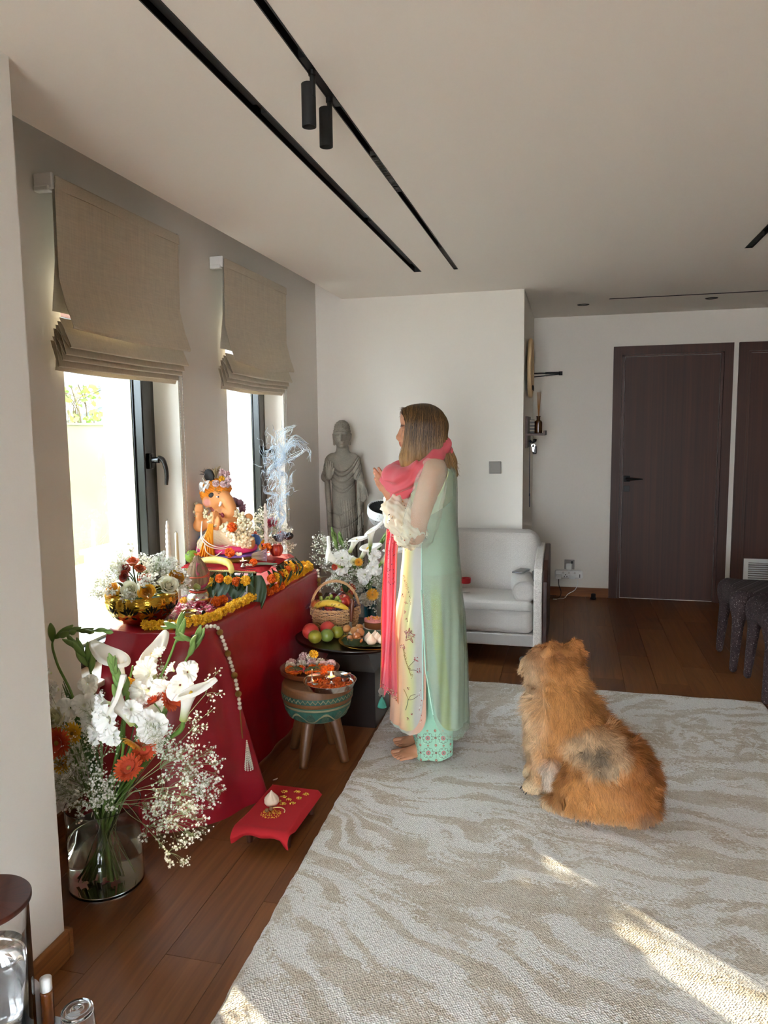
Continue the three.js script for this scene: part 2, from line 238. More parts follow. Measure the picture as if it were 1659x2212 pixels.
// doors
function makeDoor(n, x0, x1) {
  const d = struct('door_' + n, [ext(x0 + 0.095, x1 - 0.095, 0.008, 2.082, ZH - 0.02, ZH + 0.012)], walnutMat), t = 0.03;
  part('door_frame', [ext(x0, x0 + 0.07, 0, 2.17, ZH - 0.02, ZH + t), ext(x1 - 0.07, x1, 0, 2.17, ZH - 0.02, ZH + t), ext(x0 + 0.07, x1 - 0.07, 2.1, 2.17, ZH - 0.02, ZH + t)], walnutMat, d);
  part('door_stop', [ext(x0 + 0.0725, x0 + 0.092, 0, 2.0975, ZH - 0.02, ZH + t - 0.008), ext(x1 - 0.092, x1 - 0.0725, 0, 2.0975, ZH - 0.02, ZH + t - 0.008), ext(x0 + 0.0725, x1 - 0.0725, 2.0845, 2.0975, ZH - 0.02, ZH + t - 0.008)], walnutDark, d);
  return d;
}
{
  const d = makeDoor(1, 0.344, 1.284), hx = 0.475, z = ZH + 0.012;
  part('door_handle', [rbx(0.052, 0.052, 0.01, 0.003, hx, 1.05, z + 0.005), cyl(0.011, 0.011, 0.04, hx, 1.05, z + 0.03, 16, PI / 2), sweep([[hx - 0.006, 1.05, z + 0.052], [hx + 0.03, 1.05, z + 0.054], [hx + 0.075, 1.05, z + 0.052], [hx + 0.125, 1.05, z + 0.05]], [0.012, 0.011, 0.009, 0.005], 16, 10)], matBlack, d);
  part('lock', [rbx(0.05, 0.05, 0.008, 0.003, hx, 0.965, z + 0.004), cyl(0.012, 0.012, 0.012, hx, 0.965, z + 0.008, 16, PI / 2)], mat(0x2a2827, 0.5, { metalness: 0.4 }), d);
  const e = makeDoor(2, 1.326, 2.266), vx0 = 1.4265, vy0 = 0.15, vx1 = 1.88, vy1 = 0.385, vz = ZH + 0.012;
  const v = part('vent_grille', [ext(vx0, vx1, vy0, vy0 + 0.032, vz, vz + 0.012), ext(vx0, vx1, vy1 - 0.032, vy1, vz, vz + 0.012), ext(vx0, vx0 + 0.036, vy0 + 0.032, vy1 - 0.032, vz, vz + 0.012), ext(vx1 - 0.036, vx1, vy0 + 0.032, vy1 - 0.032, vz, vz + 0.012)], whitePlastic, e);
  const sl = bx(vx1 - vx0 - 0.074, 0.017, 0.0025, 0, 0, 0, 0.7); for (let i = 0; i < 9; i++) { const s = part('slat', sl, whitePlastic, v); s.position.set((vx0 + vx1) / 2, vy0 + 0.044 + i * 0.0185, vz + 0.006); }
}

// ───────────────────────── outside: terrace, boundary wall, neighbours ─────────────────────────
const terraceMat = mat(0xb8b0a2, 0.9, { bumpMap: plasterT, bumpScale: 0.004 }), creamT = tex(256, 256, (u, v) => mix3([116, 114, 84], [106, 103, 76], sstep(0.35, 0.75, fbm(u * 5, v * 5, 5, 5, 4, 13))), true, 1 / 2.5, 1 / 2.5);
struct('terrace', ext(-30, WX - 0.2, -0.35, -0.05, -40, 12), terraceMat);
struct('balcony', ext(-4, 8, -0.3, -0.03, 2.7, 12), terraceMat);
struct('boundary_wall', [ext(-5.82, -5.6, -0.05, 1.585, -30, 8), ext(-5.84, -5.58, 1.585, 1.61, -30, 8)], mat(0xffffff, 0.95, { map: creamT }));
solo('planter_box', [rbx(0.75, 0.66, 0.5, 0.012, -3.06, 0.285, -4.89), rbx(0.8, 0.035, 0.56, 0.008, -3.05, 0.632, -4.89)], mat(0xcfcac4, 0.85), 'white rendered planter box standing on the terrace outside the near window', 'planter');

// ───────────────────────── fittings: tracks, spots, blinds, switches, wall things ─────────────────────────
{
  const t = thing('light_track', 'wide black recessed light slot running along the ceiling, nearest the window wall', 'light track', [0, 0, 0]);
  part('channel', [ext(-0.93, -0.889, CEIL + 0.03, CEIL + 0.06, -4.51, 0.6), ext(-0.932, -0.9285, CEIL - 0.002, CEIL + 0.04, -4.512, 0.6), ext(-0.8905, -0.887, CEIL - 0.002, CEIL + 0.04, -4.512, 0.6), ext(-0.932, -0.887, CEIL - 0.002, CEIL + 0.04, -4.513, -4.5095)], blackMetal, t);
  for (const [a, b] of [[-4.35, -3.42], [-3.36, -2.2], [-2.14, -0.6]]) part('light_strip', ext(-0.9235, -0.8955, CEIL + 0.012, CEIL + 0.03, a, b), matBlack, t);
  const u = thing('light_track', 'slim black magnetic track carrying the two cylinder spotlights', 'light track', [0, 0, 0]);
  part('channel', [ext(-0.689, -0.666, CEIL + 0.035, CEIL + 0.06, -4.505, 0.6), ext(-0.6905, -0.687, CEIL - 0.002, CEIL + 0.04, -4.507, 0.6), ext(-0.668, -0.6645, CEIL - 0.002, CEIL + 0.04, -4.507, 0.6), ext(-0.6905, -0.6645, CEIL - 0.002, CEIL + 0.04, -4.508, -4.5045)], blackMetal, u);
  const gr = part('grille_module', ext(-0.687, -0.668, CEIL + 0.012, CEIL + 0.035, -3.01, -2.58), matBlack, u), fin = ext(-0.687, -0.668, CEIL - 0.001, CEIL + 0.014, -0.003, 0.003), grey = mat(0x3a3936, 0.5);
  for (let i = 0; i < 17; i++) part('fin', fin, grey, gr).position.z = -2.59 - i * 0.0256;
  part('perforated_module', ext(-0.687, -0.668, CEIL + 0.0, CEIL + 0.03, -4.49, -3.96), mat(0x24241f, 0.8), u);
  part('blank_module', ext(-0.687, -0.668, CEIL + 0.0, CEIL + 0.03, -2.19, -1.89), blackMetal, u);
  for (const [x, z, y0, y1, lab] of [[-0.69, -1.97, 2.303, 2.412, 'black cylinder spotlight under the slim track, the left one of the two'], [-0.697, -2.135, 2.31, 2.416, 'black cylinder spotlight under the slim track, the right and lower one']]) {
    const s = thing('ceiling_spotlight', lab, 'spotlight', [x, 0, z]);
    part('body', lathe([[0, y1], [0.0175, y1], [0.0192, y1 - 0.0015], [0.0192, y0], [0.0165, y0], [0.0155, y0 + 0.012], [0, y0 + 0.016]], 32), matBlack, s);
    part('stem', [cyl(0.0075, 0.0075, CEIL - y1 + 0.035, 0.014, (CEIL + y1 - 0.035) / 2, 0.006, 16), cyl(0.0105, 0.0105, 0.012, 0.014, CEIL - 0.006, 0.006, 20)], blackMetal, s);
  }
  const v = thing('light_track', 'short visible end of a black track at the right ceiling edge', 'light track', [0, 0, 0]);
  part('channel', [ext(0.888, 0.924, CEIL + 0.02, CEIL + 0.06, -4.44, -1.2), ext(0.8865, 0.89, CEIL - 0.002, CEIL + 0.03, -4.442, -1.2), ext(0.922, 0.9255, CEIL - 0.002, CEIL + 0.03, -4.442, -1.2), ext(0.8865, 0.9255, CEIL - 0.002, CEIL + 0.03, -4.443, -4.4395)], blackMetal, v);
  for (let i = 0; i < 12; i++) part('fin', ext(0.892, 0.92, CEIL + 0.001, CEIL + 0.02, -4.42 + i * 0.022, -4.414 + i * 0.022), mat(0x2a2a28, 0.6), v);
  const h = thing('light_track', 'thin black light slot crossing the hallway ceiling above the doors', 'light track', [0, 0, 0]);
  part('channel', [ext(0.264, 3.4, CEIL + 0.01, CEIL + 0.06, -5.885, -5.865), ext(0.262, 3.4, CEIL - 0.002, CEIL + 0.02, -5.888, -5.884), ext(0.262, 3.4, CEIL - 0.002, CEIL + 0.02, -5.866, -5.862)], blackMetal, h);
  for (const [x, z, l] of [[0.079, -6.085, 'black recessed downlight in the hallway ceiling, left of the slot end'], [1.001, -6.082, 'black recessed downlight in the hallway ceiling, above the closed door']]) {
    const d = thing('downlight', l, 'downlight', [x, CEIL, z]);
    part('trim_ring', lathe([[0.026, -0.001], [0.03, -0.004], [0.043, -0.003], [0.046, 0.0], [0.04, 0.001]], 36), matBlack, d);
    part('lens', cyl(0.027, 0.027, 0.003, 0, 0.0, 0, 28), blackGloss, d);
  }
}
// roman blinds
const linenT = tex(256, 256, (u, v) => 238 + 16 * (fbm(u * 80, v * 6, 80, 6, 2, 4) - 0.5) + 16 * (fbm(u * 6, v * 90, 6, 90, 2, 6) - 0.5), true, 1 / 0.3, 1 / 0.3);
const linenMat = phys(0xe8dac2, 0.95, { map: linenT, side: THREE.DoubleSide, transmission: 0.22, thickness: 0 });
const linenBack = phys(0xe9e4d8, 0.95, { map: linenT, side: THREE.DoubleSide, transmission: 0.1, thickness: 0 });
function makeBlind(zn, zf, label, dip) {
  const b = thing('roman_blind', label, 'blind', [0, 0, 0]), w = zn - zf;
  const strip = (prof, sag, t = 0.0025) => sheet((u, v) => { const f = v * (prof.length - 1), i = Math.min(prof.length - 2, Math.floor(f)), k = f - i, x = lerp(prof[i][0], prof[i + 1][0], k), y = lerp(prof[i][1], prof[i + 1][1], k), low = Math.pow(v, 3); return [x + 0.003 * Math.sin(u * 9 + y * 5) * low, y - sag * low * Math.exp(-(((u - 0.5) / 0.3) ** 2)), zn - u * w + 0.004 * Math.sin(y * 30) * 0]; }, 36, 3 * (prof.length - 1), t, w, 0.8);
  part('front_panel', strip([[-1.752, 2.382], [-1.755, 2.21], [-1.757, 2.045], [-1.735, 1.95], [-1.708, 1.872], [-1.712, 1.866]], dip), linenMat, b);
  part('hem_seam', strip([[-1.7495, 2.387], [-1.7485, 2.372], [-1.75, 2.344]], 0, 0.003), linenMat, b);
  const tips = [[-1.722, 1.803], [-1.744, 1.779], [-1.757, 1.76], [-1.776, 1.738]];
  tips.forEach(([x, y], i) => part('fold', strip([[-1.764 - 0.009 * i, 1.905 - 0.012 * i], [lerp(x, -1.766 - 0.009 * i, 0.45), lerp(y, 1.9 - 0.012 * i, 0.5)], [x, y], [x - 0.004, y - 0.003], [-1.778 - 0.009 * i, 1.87 - 0.014 * i]], dip * 0.6, 0.002), linenMat, b));
  part('bottom_bar', strip([[-1.79, 1.76], [-1.792, 1.735], [-1.796, 1.722]], dip * 0.4, 0.006), linenMat, b);
  part('lining', strip([[-1.762, 2.38], [-1.768, 2.1], [-1.79, 1.93]], 0, 0.001), linenBack, b);
  part('headrail', [ext(-1.8, -1.762, 2.348, 2.378, zf + 0.006, zn - 0.006)], whitePlastic, b);
  part('bracket', [rbx(0.075, 0.056, 0.012, 0.005, -1.79, 2.368, zn + 0.006), rbx(0.06, 0.02, 0.03, 0.006, -1.795, 2.343, zn + 0.004), rbx(0.075, 0.056, 0.012, 0.005, -1.79, 2.368, zf - 0.006)], whitePlastic, b);
  const bead = new THREE.SphereGeometry(0.0024, 6, 5), it = [];
  for (const dz of [0, 0.03]) for (let y = 0.92; y < 2.35; y += 0.0068) it.push({ p: V(-1.785, y, zf - 0.02 - dz * (0.4 + 0.6 * sstep(2.3, 1.8, y))) });
  for (let a = 0; a <= PI; a += PI / 7) it.push({ p: V(-1.785, 0.92 - Math.sin(a) * 0.014, zf - 0.035 + Math.cos(a) * 0.015) });
  scatter('bead_chain', bead, mat(0x8f8a84, 0.4), it, b);
}
makeBlind(-2.325, -3.162, 'beige linen roman blind half drawn over the near window', 0.012);
makeBlind(-3.627, -4.489, 'beige linen roman blind half drawn over the far window, above the smoke', 0.03);
tag(part('wall_switch', [rbx(0.087, 0.087, 0.008, 0.004, -0.515, 1.22, ZB + 0.004)], mat(0x8d8780, 0.45)), 'grey square switch plate on the white wall right of the woman', 'switch');
part('rocker', rbx(0.076, 0.076, 0.004, 0.002, -0.515, 1.22, ZB + 0.0095), mat(0x837d76, 0.4), scene.getObjectByName('wall_switch'));
{ // socket, power strip, leads
  const s = thing('wall_socket', 'grey wall socket low on the hallway wall with a white plug in it', 'socket', [0, 0, 0]);
  part('plate', rbx(0.086, 0.086, 0.01, 0.003, 0.008, 0.285, ZH + 0.005), mat(0x8a8681, 0.45), s); part('rocker', rbx(0.016, 0.022, 0.005, 0.002, 0.03, 0.305, ZH + 0.012), mat(0x222222, 0.5), s);
  const p = thing('power_strip', 'white power strip hanging from the hallway socket, two chargers plugged in', 'power strip', [0, 0, 0]);
  part('body', rbx(0.24, 0.072, 0.04, 0.014, 0.003, 0.2, ZH + 0.024), whitePlastic, p); part('plug', [rbx(0.052, 0.06, 0.03, 0.012, 0.003, 0.268, ZH + 0.028), rbx(0.03, 0.05, 0.02, 0.008, 0.003, 0.235, ZH + 0.03)], whitePlastic, p);
  for (const x of [-0.045, 0.005, 0.055]) part('button', cyl(0.0095, 0.0095, 0.005, x, 0.216, ZH + 0.045, 18, PI / 2), mat(0xcfccc8, 0.4), p);
  for (const [x, y] of [[-0.023, 0.198], [-0.034, 0.182], [-0.012, 0.182], [0.098, 0.2], [0.098, 0.19], [0.098, 0.18]]) part('slot', bx(0.006, 0.01, 0.002, x, y, ZH + 0.0445), matBlack, p);
  const c1 = thing('charger', 'white square charger at the left end of the power strip with a black lead', 'charger', [0, 0, 0]);
  part('body', rbx(0.05, 0.045, 0.03, 0.006, -0.083, 0.183, ZH + 0.06), whitePlastic, c1); part('lead', sweep([[-0.083, 0.16, ZH + 0.07], [-0.08, 0.11, ZH + 0.08], [-0.06, 0.05, ZH + 0.07], [-0.07, 0.01, ZH + 0.1], [-0.12, 0.004, ZH + 0.14], [-0.19, 0.004, ZH + 0.12], [-0.17, 0.004, ZH + 0.06], [-0.1, 0.006, ZH + 0.05]], 0.003, 60, 6), matBlack, c1);
  const c2 = thing('charger', 'white charger at the middle of the power strip with a white lead to the floor', 'charger', [0, 0, 0]);
  part('body', rbx(0.055, 0.036, 0.03, 0.006, 0.032, 0.182, ZH + 0.06), whitePlastic, c2); part('lead', [sweep([[0.075, 0.17, ZH + 0.05], [0.082, 0.13, ZH + 0.06], [0.06, 0.07, ZH + 0.06], [0.0, 0.03, ZH + 0.07], [-0.03, 0.004, ZH + 0.12], [-0.08, 0.004, ZH + 0.16], [-0.1, 0.005, ZH + 0.18]], 0.0025, 50, 6), rbx(0.035, 0.01, 0.012, 0.004, -0.11, 0.006, ZH + 0.19)], whitePlastic, c2);
}
solo('door_stopper', [lathe([[0, 0], [0.026, 0], [0.026, 0.012], [0.02, 0.016], [0.02, 0.045], [0.014, 0.05], [0, 0.05]], 24, 0.215, 0, ZH + 0.1)], matBlack, 'small black door stopper on the floor left of the door', 'door stopper');
{ // on the hall side of the wall end: mirror, hook rail with shelf, coat arm, lead
  const X = -0.322;
  const m = thing('wall_mirror', 'pale wood framed round mirror seen edge on beside the hallway', 'mirror', [X, 1.93, -5.62]);
  part('frame', place(new THREE.TorusGeometry(0.2, 0.016, 12, 48), 0.03, 0, 0, 0, PI / 2), mat(0xc9ab82, 0.5), m); part('glass', cyl(0.19, 0.19, 0.006, 0.024, 0, 0, 48, 0, 0, PI / 2), mat(0xb0b4b6, 0.05, { metalness: 1 }), m);
  const a = thing('folding_arm', 'black folding bracket arm reaching out over the hallway', 'bracket', [X, 1.905, -6.1]);
  part('arm', [cyl(0.006, 0.006, 0.24, 0.12, 0.02, 0, 10, 0, 0, PI / 2), cyl(0.009, 0.009, 0.12, 0.18, 0.02, 0, 12, 0, 0, PI / 2), cyl(0.014, 0.014, 0.03, 0.238, 0.016, 0, 12)], blackMetal, a); part('strut', cyl(0.004, 0.004, 0.24, 0.12, 0.001, 0, 8, 0, 0, PI / 2 + 0.08), blackMetal, a); part('base', rbx(0.012, 0.08, 0.04, 0.004, 0.006, 0.005, 0), blackMetal, a);
  const k = thing('wall_hook', 'round black wall knob below the mirror', 'hook', [X, 1.79, -5.75]); part('knob', lathe([[0, 0.05], [0.02, 0.048], [0.026, 0.04], [0.02, 0.032], [0.009, 0.028], [0.009, 0], [0, 0]], 20).rotateZ(-PI / 2), matBlack, k);
  const s = thing('wall_shelf', 'small dark wood key shelf with hooks beside the hallway', 'shelf', [X, 1.46, -5.75]);
  part('backboard', ext(0, 0.016, -0.11, 0.12, -0.22, 0.22), walnutDark, s); part('shelf_board', [ext(0.016, 0.14, -0.02, -0.006, -0.22, 0.22), ext(0.126, 0.14, -0.006, 0.014, -0.22, 0.22)], walnutDark, s);
  for (const z of [-0.12, 0.06]) part('hook', sweep([[0.016, -0.06, z], [0.035, -0.075, z], [0.055, -0.07, z], [0.06, -0.05, z]], [0.006, 0.006, 0.007, 0.01], 14, 8), blackMetal, s);
  const d = thing('reed_diffuser', 'amber glass reed diffuser with wooden sticks on the small shelf', 'diffuser', [X + 0.085, 1.455, -5.72]);
  part('bottle', lathe([[0, 0], [0.026, 0], [0.029, 0.004], [0.029, 0.08], [0.024, 0.092], [0.013, 0.098], [0.013, 0.12], [0.016, 0.122], [0.016, 0.128], [0.01, 0.128]], 24), phys(0x6b4218, 0.12, { transmission: 0.6, thickness: 0 }), d);
  for (let i = 0; i < 5; i++) part('reed', cyl(0.002, 0.002, 0.19, -0.006 + i * 0.004, 0.21, 0.004 * (i % 3), 6, 0.05 * (i - 2), 0, -0.03 * (i - 2)), mat(0x9a6a3a, 0.8), d);
  const c = thing('tea_tin', 'small dark patterned tin on the shelf beside the diffuser', 'tin', [X + 0.045, 1.455, -5.63]); part('body', rbx(0.034, 0.1, 0.034, 0.004, 0, 0.0505, 0), mat(0x2a211a, 0.5), c); for (let i = 0; i < 4; i++) part('band', bx(0.0355, 0.008, 0.0355, 0, 0.02 + i * 0.024, 0), mat(0x8d8069, 0.5), c);
  const ks = thing('key_bunch', 'bunch of keys with a red black fob on the shelf hook', 'keys', [X + 0.055, 1.395, -5.69]);
  part('ring', place(new THREE.TorusGeometry(0.016, 0.0016, 6, 24), 0, -0.012, 0, 0, 0.4), steel, ks); part('fob', rbx(0.03, 0.06, 0.012, 0.006, 0.006, -0.065, 0), mat(0x1a0c0c, 0.4), ks); for (const [dx, r] of [[-0.008, 0.15], [0.0, -0.1]]) part('key', [bx(0.008, 0.042, 0.0025, dx, -0.055, 0.01, 0, 0, r), cyl(0.011, 0.011, 0.0025, dx, -0.032, 0.01, 14, PI / 2)], steel, ks);
  const l = thing('lanyard', 'long dark blue lanyard hanging down below the keys', 'lanyard', [X + 0.03, 1.41, -5.6]); part('strap', [bx(0.004, 0.42, 0.02, 0, -0.21, 0), bx(0.005, 0.1, 0.024, 0.003, -0.45, 0)], mat(0x1c2a45, 0.8), l);
}

// ───────────────────────── rug ─────────────────────────
{
  const C1 = [0.5, -1.0], C2 = [-1.6, -2.9], C3 = [0.9, -3.6];
  const rugT = tex(1100, 1600, (u, v) => {
    const x = -0.95 + u * 2.05, z = -1.2 - v * 3.08, wx = (fbm(x * 3, z * 3, 1e6, 1e6, 3, 1) - 0.5) * 0.3, wz = (fbm(x * 3, z * 3, 1e6, 1e6, 3, 5) - 0.5) * 0.3;
    const X = x + wx, Z = z + wz, d = (c) => [Math.hypot(X - c[0], Z - c[1]), Math.atan2(Z - c[1], X - c[0])];
    const [r1, a1] = d(C1), [r2, a2] = d(C2), [r3, a3] = d(C3), sel = fbm(x * 1.1 + 3, z * 1.1, 1e6, 1e6, 2, 40);
    const s1 = fbm(r1 * 24, a1 * 4, 1e6, 1e6, 3, 11), s2 = fbm(a2 * 40, r2 * 4.4, 1e6, 1e6, 3, 12), s3 = fbm(r3 * 21, a3 * 4, 1e6, 1e6, 3, 13);
    const k = sel < 0.44 ? s2 : sel < 0.56 ? lerp(s2, s1, (sel - 0.44) / 0.12) : s1, q = z < -3.3 ? lerp(k, s3, sstep(-3.3, -3.7, z)) : k;
    const fine = fbm(x * 170, z * 230, 1e6, 1e6, 2, 60), loop = vnoise(x * 260, z * 330, 1e6, 1e6, 66);
    const t = sstep(0.46, 0.58, q + (fine - 0.5) * 0.34 + (fbm(x * 9, z * 26, 1e6, 1e6, 3, 61) - 0.5) * 0.3) * (0.35 + 0.65 * fbm(x * 14, z * 34, 1e6, 1e6, 2, 62));
    return mix3(mix3([244, 241, 237], [226, 221, 214], fine * 0.9), mix3([214, 202, 184], [186, 170, 148], fine), clamp(t)).map((c) => c - 14 * loop * (0.5 + fine));
  });
  rugT.wrapS = rugT.wrapT = THREE.ClampToEdgeWrapping;
  const pile = tex(512, 512, (u, v) => { const X = u * 90, Y = v * 120, iy = Math.floor(Y), o = 0.5 * (iy % 2), ix = Math.floor(X + o), d = Math.hypot(X + o - ix - 0.5 + 0.5 * (hash2(ix % 90, iy, 3) - 0.5), (Y - iy - 0.5 + 0.5 * (hash2(ix % 90, iy, 4) - 0.5)) * 0.9); return 255 * clamp((1 - d * 1.5) * (0.6 + 0.4 * hash2(ix % 90, iy, 7)) + 0.2 * fbm(u * 30, v * 30, 30, 30, 2, 8)); }, false, 3.2, 4.6);
  const rug = sheet((u, v) => { const z = -1.2 - v * 3.06 + 0.004 * Math.sin(u * 40), l = lerp(-0.858, -0.95, v) + 0.005 * vnoise(v * 40, 3) + 0.004 * vnoise(v * 150, 9), r = lerp(1.1, 1.035, v), e = Math.min(u, 1 - u, v, 1 - v); return [lerp(l, r, u), 0.011 * sstep(0, 0.006, e) + 0.0012 * (vnoise(u * 50, v * 80) - 0.5), z]; }, 160, 220);
  { const p = rug.attributes.position, uv = rug.attributes.uv; for (let i = 0; i < p.count; i++) uv.setXY(i, (p.getX(i) + 0.95) / 2.05, (-1.2 - p.getZ(i)) / 3.08); rug.index.array.reverse(); rug.computeVertexNormals(); }
  solo('area_rug', rug, mat(0xffffff, 0.96, { map: rugT, bumpMap: pile, bumpScale: 0.0045 }), 'large cream rug with beige brushed swirls under the woman and dog', 'rug');
}
// ───────────────────────── sofa and what lies on it ─────────────────────────
const boucleB = tex(256, 256, (u, v) => 255 * fbm(u * 60, v * 60, 60, 60, 3, 21), false, 5, 5), boucleT = tex(256, 256, (u, v) => { const a = fbm(u * 70, v * 70, 70, 70, 2, 23); return mix3([228, 221, 214], [196, 189, 183], a); }, true, 5, 5);
const boucle = mat(0xffffff, 0.97, { map: boucleT, bumpMap: boucleB, bumpScale: 0.004 });
const puff = (w, h, d, r, x, y, z, rx = 0, k = 0.02) => place(bend(rbx(w, h, d, r, 0, 0, 0, 0, 0, 0, 6), (p) => { const a = 1 - (2 * p.x / w) ** 2, b = 1 - (2 * p.z / d) ** 2, c = 1 - (2 * p.y / h) ** 2; p.y += Math.sign(p.y) * k * a * b * (Math.abs(p.y) > h * 0.3 ? 1 : 0); p.z += Math.sign(p.z) * k * a * c * (Math.abs(p.z) > d * 0.3 ? 1 : 0); }), x, y, z, rx);
{
  const s = thing('sofa', 'cream boucle two seat sofa with wood side panels behind the woman', 'sofa', [0, 0, 0]), L = -1.0, Rr = -0.152, F = -4.56;
  part('base', rbx(Rr - L, 0.075, 0.66, 0.012, (L + Rr) / 2, 0.18, F - 0.33), boucle, s);
  const soft = (w, h, d, r, x, y, z, rx, k) => puff(w, h, d, r, x, y, z, rx, k);
  part('seat_cushion', soft(Rr - L - 0.105, 0.2, 0.6, 0.05, (L + Rr) / 2, 0.313, F - 0.3 + 0.004, -0.03, 0.012), boucle, s);
  part('back_cushion', soft(Rr - L - 0.07, 0.42, 0.2, 0.085, (L + Rr) / 2, 0.585, F - 0.545, -0.2, 0.03), boucle, s);
  for (const [x, sg] of [[Rr, 1], [L, -1]]) {
    const prof = [[-0.0, 0.145], [0, 0.56], [0.04, 0.625], [0.16, 0.665], [0.62, 0.7], [0.66, 0.66], [0.66, 0.145]];
    part('arm', place(shapeGeo(prof, 0.036, 0.008).rotateY(PI / 2), x - (sg > 0 ? 0.046 : -0.01), 0, F), boucle, s);
    part('side_panel', place(shapeGeo(prof.map(([a, b]) => [a * 1.01, b - 0.004]), 0.02, 0.005).rotateY(PI / 2), sg > 0 ? x + 0.005 : x - 0.025, 0, F + 0.002), mat(0x6a3d25, 0.4, { map: walnutT }), s);
  }
  part('back_frame', rbx(Rr - L, 0.5, 0.05, 0.02, (L + Rr) / 2, 0.42, F - 0.685), boucle, s);
  for (const [x, z] of [[L + 0.06, F - 0.08], [Rr - 0.06, F - 0.08], [L + 0.06, F - 0.6], [Rr - 0.06, F - 0.6]]) part('leg', cyl(0.016, 0.012, 0.145, x, 0.0725, z, 14), blackMetal, s);
  for (const [a, b] of [[-0.985, -0.205]]) part('piping', sweep([[a + 0.02, 0.372, F + 0.013], [(a + b) / 2, 0.374, F + 0.02], [b - 0.006, 0.372, F + 0.013]], 0.003, 20, 6), boucle, s);
  const bo = thing('bolster_cushion', 'round cream bolster lying against the right sofa arm', 'cushion', [0, 0, 0]);
  const A = V(-0.268, 0.478, -4.6), B = V(-0.305, 0.488, -4.99), ax = B.clone().sub(A), len = ax.length(), q = new THREE.Quaternion().setFromUnitVectors(V(0, 1, 0), ax.clone().normalize());
  const prof = [[0, 0], [0.05, 0], [0.064, 0.003], [0.0695, 0.012], [0.0715, 0.03], [0.072, len * 0.5], [0.0715, len - 0.03], [0.068, len - 0.008], [0.06, len], [0, len]];
  part('cover', lathe(prof, 48).applyQuaternion(q).translate(A.x, A.y, A.z), boucle, bo);
  for (const t of [0.006, len - 0.006]) part('piping', new THREE.TorusGeometry(0.0675, 0.004, 8, 48).rotateX(PI / 2).translate(0, t, 0).applyQuaternion(q).translate(A.x, A.y, A.z), boucle, bo);
  const ph = thing('phone', 'dark phone lying on top of the round bolster', 'phone', [-0.3, 0.5645, -4.86], 1.25); part('body', rbx(0.148, 0.009, 0.072, 0.004, 0, 0, 0), mat(0x8f8f93, 0.25, { metalness: 0.9 }), ph); part('screen', rbx(0.14, 0.002, 0.066, 0.001, 0, 0.0046, 0), mat(0x3a3634, 0.15), ph);
  const um = thing('umbrella', 'folded black umbrella wedged between bolster and sofa arm', 'umbrella', [0, 0, 0]); part('canopy', sweep([[-0.2, 0.45, -4.66], [-0.207, 0.475, -4.75], [-0.215, 0.5, -4.86]], [0.012, 0.02, 0.013], 16, 12), mat(0x141416, 0.6), um); part('handle', [sweep([[-0.215, 0.5, -4.86], [-0.218, 0.515, -4.9], [-0.222, 0.535, -4.95]], [0.008, 0.012, 0.012], 10, 12), sph(0.014, -0.222, 0.538, -4.955)], mat(0x9a9a9c, 0.3, { metalness: 0.8 }), um);
  const gl = thing('drinking_glass', 'glass with a red rim print standing on the sofa seat behind the woman', 'glass', [-0.655, 0.4245, -4.78]); part('tumbler', lathe([[0, 0], [0.03, 0], [0.034, 0.1], [0.0325, 0.1], [0.0285, 0.004], [0, 0.004]], 28), glassPane, gl); part('red_print', lathe([[0.0325, 0.062], [0.0343, 0.094]], 28), mat(0xa81c22, 0.4, { side: THREE.DoubleSide }), gl);
}
// ───────────────────────── dark upholstered chairs ─────────────────────────
const speckT = tex(256, 256, (u, v) => { const n = vnoise(u * 110, v * 110, 110, 110, 9); return n > 0.86 ? [150, 138, 136] : mix3([64, 46, 46], [40, 28, 30], fbm(u * 40, v * 40, 40, 40, 2, 8)); }, true, 3, 3);
function makeChair(x, z, label) {
  const c = thing('dining_chair', label, 'chair', [x, 0, z], 0, undefined), m = mat(0xffffff, 0.9, { map: speckT, bumpMap: boucleB, bumpScale: 0.003 });
  const seatF = (X, Y, Z) => { const d = Math.max(Math.abs(X - 0.25) - 0.19, Math.abs(Z) - 0.19, 0), q = [Math.max(Math.abs(X - 0.25) - 0.17, 0), Math.max(Math.abs(Y - 0.43) - 0.012, 0), Math.max(Math.abs(Z) - 0.19, 0)]; return Math.hypot(...q) - 0.055 + 0 * d; };
  const legs = [[0.04, -0.215], [0.04, 0.215], [0.46, -0.215], [0.46, 0.215]];
  const f = blend([seatF, ...legs.map(([a, b]) => cone3(a - 0.0 + (a < 0.2 ? 0.03 : -0.03), 0.43, b * 0.92, a, 0.02, b, 0.04, 0.022))], 0.07);
  part('seat', nets(f, [-0.06, -0.01, -0.32], [0.56, 0.52, 0.32], 0.016), m, c);
  part('backrest', bend(rbx(0.06, 0.42, 0.46, 0.028, 0.46, 0.66, 0, 0, 0, 0, 6), (p) => { p.x += 0.25 * (p.y - 0.5) ** 2 - 0.3 * p.z * p.z; }), m, c);
  for (const [a, b] of legs) part('foot', cyl(0.009, 0.009, 0.014, a, 0.007, b, 12), matBlack, c);
}
makeChair(0.945, -4.99, 'dark speckled upholstered chair at the right edge, the farther from the rug');
makeChair(1.005, -4.46, 'dark speckled upholstered chair at the right edge, its leg behind the rug corner');
